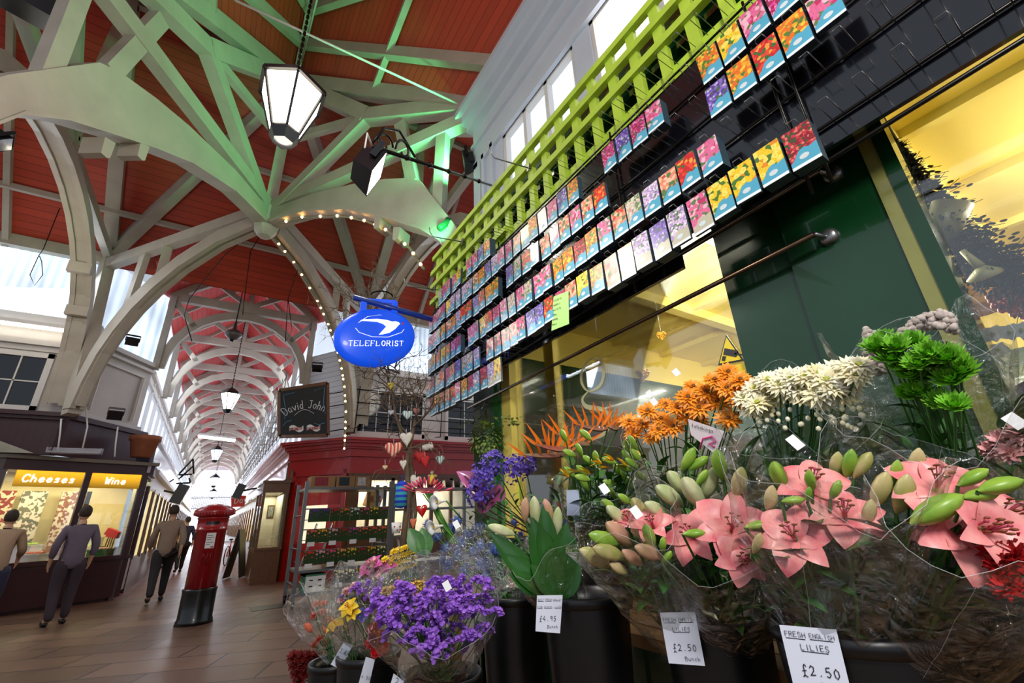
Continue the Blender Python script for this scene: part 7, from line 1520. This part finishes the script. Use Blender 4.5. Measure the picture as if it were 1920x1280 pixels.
an_ = thing('angel_doll', 'small yellow-skirted rag angel hanging below the striped heart', 'doll', tuple(tp(810, 895, -.06))); m = MB(); m.lathe([(.008, .02), (.02, -.01), (.03, -.045), (.0001, -.04)], 12); m.build('skirt', mat('yellow_tulle', 'e8d040', .8), an_); m = MB(); m.ell((0, 0, .035), (.012, .012, .013)); m.build('head', hw, an_); m = MB(); m.ell((.025, 0, .012), (.016, .004, .01)); m.ell((-.02, 0, .012), (.014, .004, .009)); m.build('wings', mat('wing_brown', 'b89a70', .7), an_)
# ivy hanging plant at the pilaster
iv = thing('hanging_ivy', 'round pale green succulent ball hanging from the lower rail end', 'hanging plant'); lm = pm('succulent_green', '8a9a4a', '4a6a2a', .5, 30); m = MB(); cc = at(912, 820, 'x', 1.62)
for i in range(420):
    v = V([random.gauss(0, 1) for _ in range(3)]).normalized(); rr = random.uniform(.6, 1.05); p = cc + V((v.x * .12, v.y * .13, v.z * .13 - .02)) * rr; leaf(m, p, v + V((0, 0, -.2)), .026, .02, .4)
for i in range(70): p = at(905 + random.uniform(-45, 75), 790 + random.uniform(-15, 12), 'x', 1.62); leaf(m, p, V([random.uniform(-1, 1) for _ in range(3)]), .026, .02, .4)
m.build('foliage', lm, iv); m = MB(); m.tube([at(911, 770, 'x', 1.66), at(912, 800, 'x', 1.64)], .012, 6); m.build('stem', tw, iv)
# ================================================================ IN THE SHOP WINDOW
gd_ = mat('gold_foil', 'b8882a', .35, metal=.7, bump=1, bs=60)
def gheart(c, w_, lab, long=1.1):
    t = thing('heart_ornament', lab, 'heart ornament', tuple(c), 0, 'gold hearts hanging in the shop window'); m = MB(); s = w_ / 2; F = (CP - c); F.z = 0; F.normalize(); X = F.cross(V((0, 0, 1))); nn = 20
    for _ in range(150):
        a = random.random() * 2 * PI; k_ = math.sqrt(random.random()); hx = .98 * math.sin(a) ** 3; hz = (.81 * math.cos(a) - .31 * math.cos(2 * a) - .13 * math.cos(3 * a)) * (long if math.cos(a) < 0 else 1); m.ell(X * hx * s * k_ + V((0, 0, hz * s * k_)) + F * random.uniform(-1, 1) * s * .35 * (1 - k_), (s * .14,) * 3, None, 6, 4)
    m.build('clustered_body', gd_, t); m = MB(); m.tube([(0, 0, s * .6), (0, 0, 2.96 - c.z)], .0015, 4); m.build('thread', M['white'], t)
gheart(at(1204, 702, 'x', 2.0), .085, 'round gold heart hanging nearest in the shop window'); gheart(at(1126, 680, 'x', 2.15), .075, 'long gold heart hanging behind the window letter', 2.2); gheart(at(1240, 628, 'x', 2.5), .07, 'small gold ornament hanging highest in the shop window')
la = thing('dried_lavender', 'thick dark swag of dried lavender hanging inside the right window', 'dried flowers'); lv = pm('dried_lavender_dark', '1c1624', '100c0c', .9, 50); m = MB(); path = [(1672, 262), (1705, 320), (1750, 390), (1790, 440), (1830, 490), (1880, 500), (1925, 540)]; wd = [.01, .05, .09, .1, .1, .1, .12]
for i in range(2400):
    u = random.random() * 5.99; k = int(u); f_ = u - k; p = at(path[k][0] * (1 - f_) + path[k + 1][0] * f_, path[k][1] * (1 - f_) + path[k + 1][1] * f_, 'x', 1.98); w_ = wd[k] * (1 - f_) + wd[k + 1] * f_; v = V([random.gauss(0, .36) for _ in range(3)]); q = p + v * w_; d = v.normalized() + V((0, -.3, -.6)); m.ell(q, (.005, .005, .010), d.to_track_quat('Z', 'Y').to_matrix(), 5, 3)
    if i % 3 == 0: m.tube([p, q + d * .02], .0012, 3, 0, cap=False, smooth=False)
m.build('flower_heads', lv, la, kind='stuff'); m = MB(); m.tube([at(x, y, 'x', 1.98) for x, y in ((1648, 210), (1668, 245), (1690, 280), (1740, 360))], .008, 5); m.build('twisted_stem', tw, la)
wc = thing('watering_can', 'small cream watering can hanging among the dried lavender', 'watering can'); c = at(1838, 500, 'x', 1.9); m = MB(); m.tube([c + V((0, .02, .07)), c + V((0, 0, .0))], [.008, .014], 10); m.lathe([(.012, 0), (.045, -.03), (.04, -.035), (.0001, -.035)], 20, c + V((0, 0, 0)), Matrix.Rotation(-.5, 3, 'Y')); m.build('rose_head', mat('cream_enamel', 'c8c088', .4), wc); m = MB(); m.lathe([(.05, -.07), (.055, .07), (.0001, .07)], 18, at(1770, 420, 'x', 1.95), Matrix.Rotation(.6, 3, 'X')); m.build('can_body', mat('olive_enamel', '8a8048', .4), wc)
bs2 = thing('wicker_basket', 'light wooden slatted basket on the shop shelf behind the lavender', 'basket', tuple(at(1835, 582, 'x', 2.6))); m = MB(); m.lathe([(.0001, 0), (.11, 0), (.14, .14), (.148, .14), (.148, .165), (.13, .165), (.1, .02)], 14, smooth=False); m.build('slats', seams(mat('basket_wood', 'd8a050', .6, noise=.2), 'Z', .03, .1, .6), bs2)
mb = MB(); mb.bb(2.35, 2.9, -2, .2, at(1835, 582, 'x', 2.6).z - .04, at(1835, 582, 'x', 2.6).z); mb.bb(2.35, 2.37, -2, .2, at(1835, 582, 'x', 2.6).z - .12, at(1835, 582, 'x', 2.6).z + .01); st(mb, 'shelf_wall_board', M['yellow'])
rh = thing('heart_ornament', 'large glittery red heart hanging at the right edge inside the window', 'heart ornament', tuple(at(1908, 562, 'x', 2.0))); m = MB()
for i in range(260):
    a = random.random() * 2 * PI; k_ = math.sqrt(random.random()); s = .06; hx = .98 * math.sin(a) ** 3; hz = (.81 * math.cos(a) - .31 * math.cos(2 * a) - .13 * math.cos(3 * a)) * 1.2; m.ell(V((.35 * (1 - k_) * random.uniform(-1, 1) * s, hx * s * k_, hz * s * k_)), (.009,) * 3, None, 5, 3)
m.build('clustered_body', mat('glitter_red', 'c01010', .3, coat=.5), rh)
oc = thing('orchid', 'white moth orchid spray in the right window', 'orchid'); 
for x, y, s_ in ((1862, 625, .05), (1893, 622, .05), (1915, 618, .05), (1872, 655, .045), (1868, 680, .035)):
    p = at(x, y, 'x', 1.86); mb = MB(); F = (CP - p).normalized(); Fa, Fb, Fc = fr_(F)
    for k in range(5): an = 2 * PI * k / 5 + .3; r_ = Fb * math.cos(an) + Fc * math.sin(an); petal(mb, p, r_ + F * .1, F, s_ * .55, s_ * (.62 if k in (0, 2) else .42), .1, .1, 0, 2, 4, .7)
    mb.ell(p + F * .006, (.005, .005, .006), None, 6, 4, 1); mb.build('bloom', [mat('orchid_white', 'f4f0e8', .5), CEY], oc)
m = MB(); m.tube([at(x, y, 'x', 1.88) for x, y in ((1850, 640), (1890, 610), (1925, 640), (1930, 780))], .003, 5); m.build('stem', ST, oc)
vv = thing('gift_bag', 'pink and purple fabric wrap in the lower right window', 'wrap'); q = [at(x, y, 'x', 1.95) for x, y in ((1870, 745), (1925, 715), (1925, 800), (1895, 790))]; m = MB(); m.prism(q, (.05, 0, 0)); m.build('fabric', pm('pink_fabric', 'd890b0', 'b070b0', .6, 4), vv)
# ================================================================ PEOPLE
skin = mat('skin', 'c89a7c', .5); hairm = mat('hair_brown', '3a2a1e', .7, noise=.3, ns=30)
def person(loc, face, lab, top, bottom, hair, pose='walk', H=1.72):
    t = thing('person', lab, 'person', loc, face); k = H / 1.75
    def body(J, E_, name, m_, sub=2):
        me = bpy.data.meshes.new(name); me.from_pydata([tuple(V(p) * k) for p, r in J], [], []); me.edges.add(len(E_)); 
        for i, (a, b) in enumerate(E_): me.edges[i].vertices = (a, b)
        me.update(); o = bpy.data.objects.new(name, me); COL.objects.link(o); me.materials.append(m_)
        md = o.modifiers.new('skin', 'SKIN'); md.use_smooth_shade = True; me.skin_vertices.new() if not me.skin_vertices else None
        for i, (p, r) in enumerate(J): me.skin_vertices[0].data[i].radius = (r * k, r * k)
        me.skin_vertices[0].data[0].use_root = True; sb = o.modifiers.new('sub', 'SUBSURF'); sb.levels = 1; sb.render_levels = 1; o.parent = t; return o
    sw = {'walk': .22, 'stand': .03, 'lean': .05}[pose]; ln = .28 if pose == 'lean' else .03
    # +y is the way the person faces
    hip = (0, 0, .95); ch = (0, ln, 1.32); nk = (0, ln * 1.25, 1.47)
    J = [(hip, .095), ((0, ln * .4, 1.12), .11), (ch, .135), ((0, ln * 1.2, 1.42), .07), (nk, .05), ((0, ln * 1.4 + .01, 1.56), .07)]
    E_ = [(0, 1), (1, 2), (2, 3), (3, 4), (4, 5)]
    for s_ in (-1, 1):
        f_ = sw * s_; i = len(J); J += [((s_ * .09, 0, .88), .075), ((s_ * .1, f_ * .6 + .04, .5), .066), ((s_ * .1, f_ - .02 if s_ > 0 else f_ - .1, .11 if s_ > 0 or pose != 'walk' else .16), .042), ((s_ * .11, f_ + .1, .045), .04), ((s_ * .11, f_ + .17, .035), .03)]; E_ += [(0, i), (i, i + 1), (i + 1, i + 2), (i + 2, i + 3), (i + 3, i + 4)]
    for s_ in (-1, 1):
        f_ = -sw * s_; el = (s_ * .25, f_ * .4 + ln * .9 - .03, 1.14); wr_ = (s_ * .24, f_ + ln * 1.2 + (.25 if pose == 'lean' else .06), .92 + (.1 if pose == 'lean' else 0)); i = len(J); J += [((s_ * .17, ln * 1.05, 1.40), .06), (el, .045), (wr_, .03)]; E_ += [(2, i), (i, i + 1), (i + 1, i + 2)]
        h = V(wr_); j = len(J); J += [(tuple(h + V((0, .03, -.07))), .03)]; E_ += [(i + 2, j)]
        for q in range(5):
            ox = (q - 1.5) * .018 if q < 4 else 0; b_ = V((s_ * 0, ox, 0)); tipz = -.16 - (.01 if q in (1, 2) else 0); jj = len(J)
            if q < 4: J += [(tuple(h + V((0, .03 + ox, -.11))), .009), (tuple(h + V((-s_ * .012, .035 + ox, tipz + .01))), .008)]
            else: J += [(tuple(h + V((0, .065, -.07))), .010), (tuple(h + V((-s_ * .005, .085, -.1))), .009)]
            E_ += [(j, jj), (jj, jj + 1)]
    body(J, E_, 'body', skin, 1)
    hc_ = V((0, ln * 1.45 + .02, 1.64)) * k
    m = MB(); m.ell(hc_, (.075 * k, .095 * k, .115 * k), None, 16, 12); m.ell(hc_ + V((0, .095, -.01)) * k, (.012 * k, .018 * k, .02 * k)); 
    for s_ in (-1, 1): m.ell(hc_ + V((s_ * .076, 0, -.01)) * k, (.01 * k, .02 * k, .03 * k))
    m.build('head', skin, t); m = MB()
    for s_ in (-1, 1): m.ell(hc_ + V((s_ * .03, .083, .015)) * k, (.01 * k, .008 * k, .006 * k))
    m.ell(hc_ + V((0, .088, -.05)) * k, (.022 * k, .007 * k, .005 * k)); m.build('eyes_and_mouth', CRM, t)
    m = MB(); m.ell(hc_ + V((0, -.018, .025)) * k, (.085 * k, .098 * k, .112 * k), None, 16, 10); m.build('hair', hair, t)
    # clothes: top with sleeves, trousers
    T_ = [((0, 0, .76), .15), ((0, 0, .96), .165), ((0, ln * .4, 1.12), .14), (ch, .155), ((0, ln * 1.15, 1.42), .085)]; ET = [(0, 1), (1, 2), (2, 3), (3, 4)]
    for s_ in (-1, 1):
        f_ = -sw * s_; i = len(T_); T_ += [((s_ * .175, ln * 1.05, 1.40), .078), ((s_ * .25, f_ * .4 + ln * .9 - .03, 1.14), .062), ((s_ * .242, (f_ + ln * 1.2 + (.25 if pose == 'lean' else .06)) * .85, .96 + (.1 if pose == 'lean' else 0)), .048)]; ET += [(3, i), (i, i + 1), (i + 1, i + 2)]
    body(T_, ET, 'top', top)
    B_ = [((0, 0, .93), .12)]; EB = []
    for s_ in (-1, 1):
        f_ = sw * s_; i = len(B_); B_ += [((s_ * .1, 0, .86), .125), ((s_ * .1, f_ * .6 + .04, .5), .085), ((s_ * .1, f_ - .02 if s_ > 0 else f_ - .1, .07 if s_ > 0 or pose != 'walk' else .12), .06)]; EB += [(0, i), (i, i + 1), (i + 1, i + 2)]
    body(B_, EB, 'trousers', bottom)
    for s_ in (-1, 1):
        f_ = sw * s_; z_ = .04 if s_ > 0 or pose != 'walk' else .08; m = MB(); m.ell(V((s_ * .11, f_ + .07, z_)) * k, (.045 * k, .14 * k, .045 * k), None, 12, 8); m.build('shoe', M['black'], t)
    return t
beige = mat('beige_jacket', '9a8470', .8, noise=.15); dark = mat('dark_trousers', '1c1818', .7); grey = mat('mauve_grey_coat', '6e6270', .8, noise=.15); navy = mat('navy_cloth', '2c2c44', .8); tan = mat('tan_coat', 'a08468', .8)
person((-.62, 12.1, 0), .1, 'person in a beige jacket and dark trousers walking away left of the pillar box', beige, dark, hairm, 'walk', 1.78)
person((-1.75, 10.6, 0), .35, 'person in a mauve-grey coat standing before the wine window', grey, mat('plum_trousers', '3a2c34', .8), hairm, 'stand', 1.74)
person((-2.55, 10.3, 0), .25, 'person in a tan coat bending towards the cheese window at the left edge', tan, navy, hairm, 'lean', 1.7)
person((-.55, 19.5, 0), .2, 'small distant person in dark clothes down the corridor behind the walker', navy, dark, hairm, 'walk', 1.7)
person((-1.0, 23, 0), 3.0, 'small distant person in a tan coat coming along the left of the corridor', tan, dark, hairm, 'walk', 1.7)
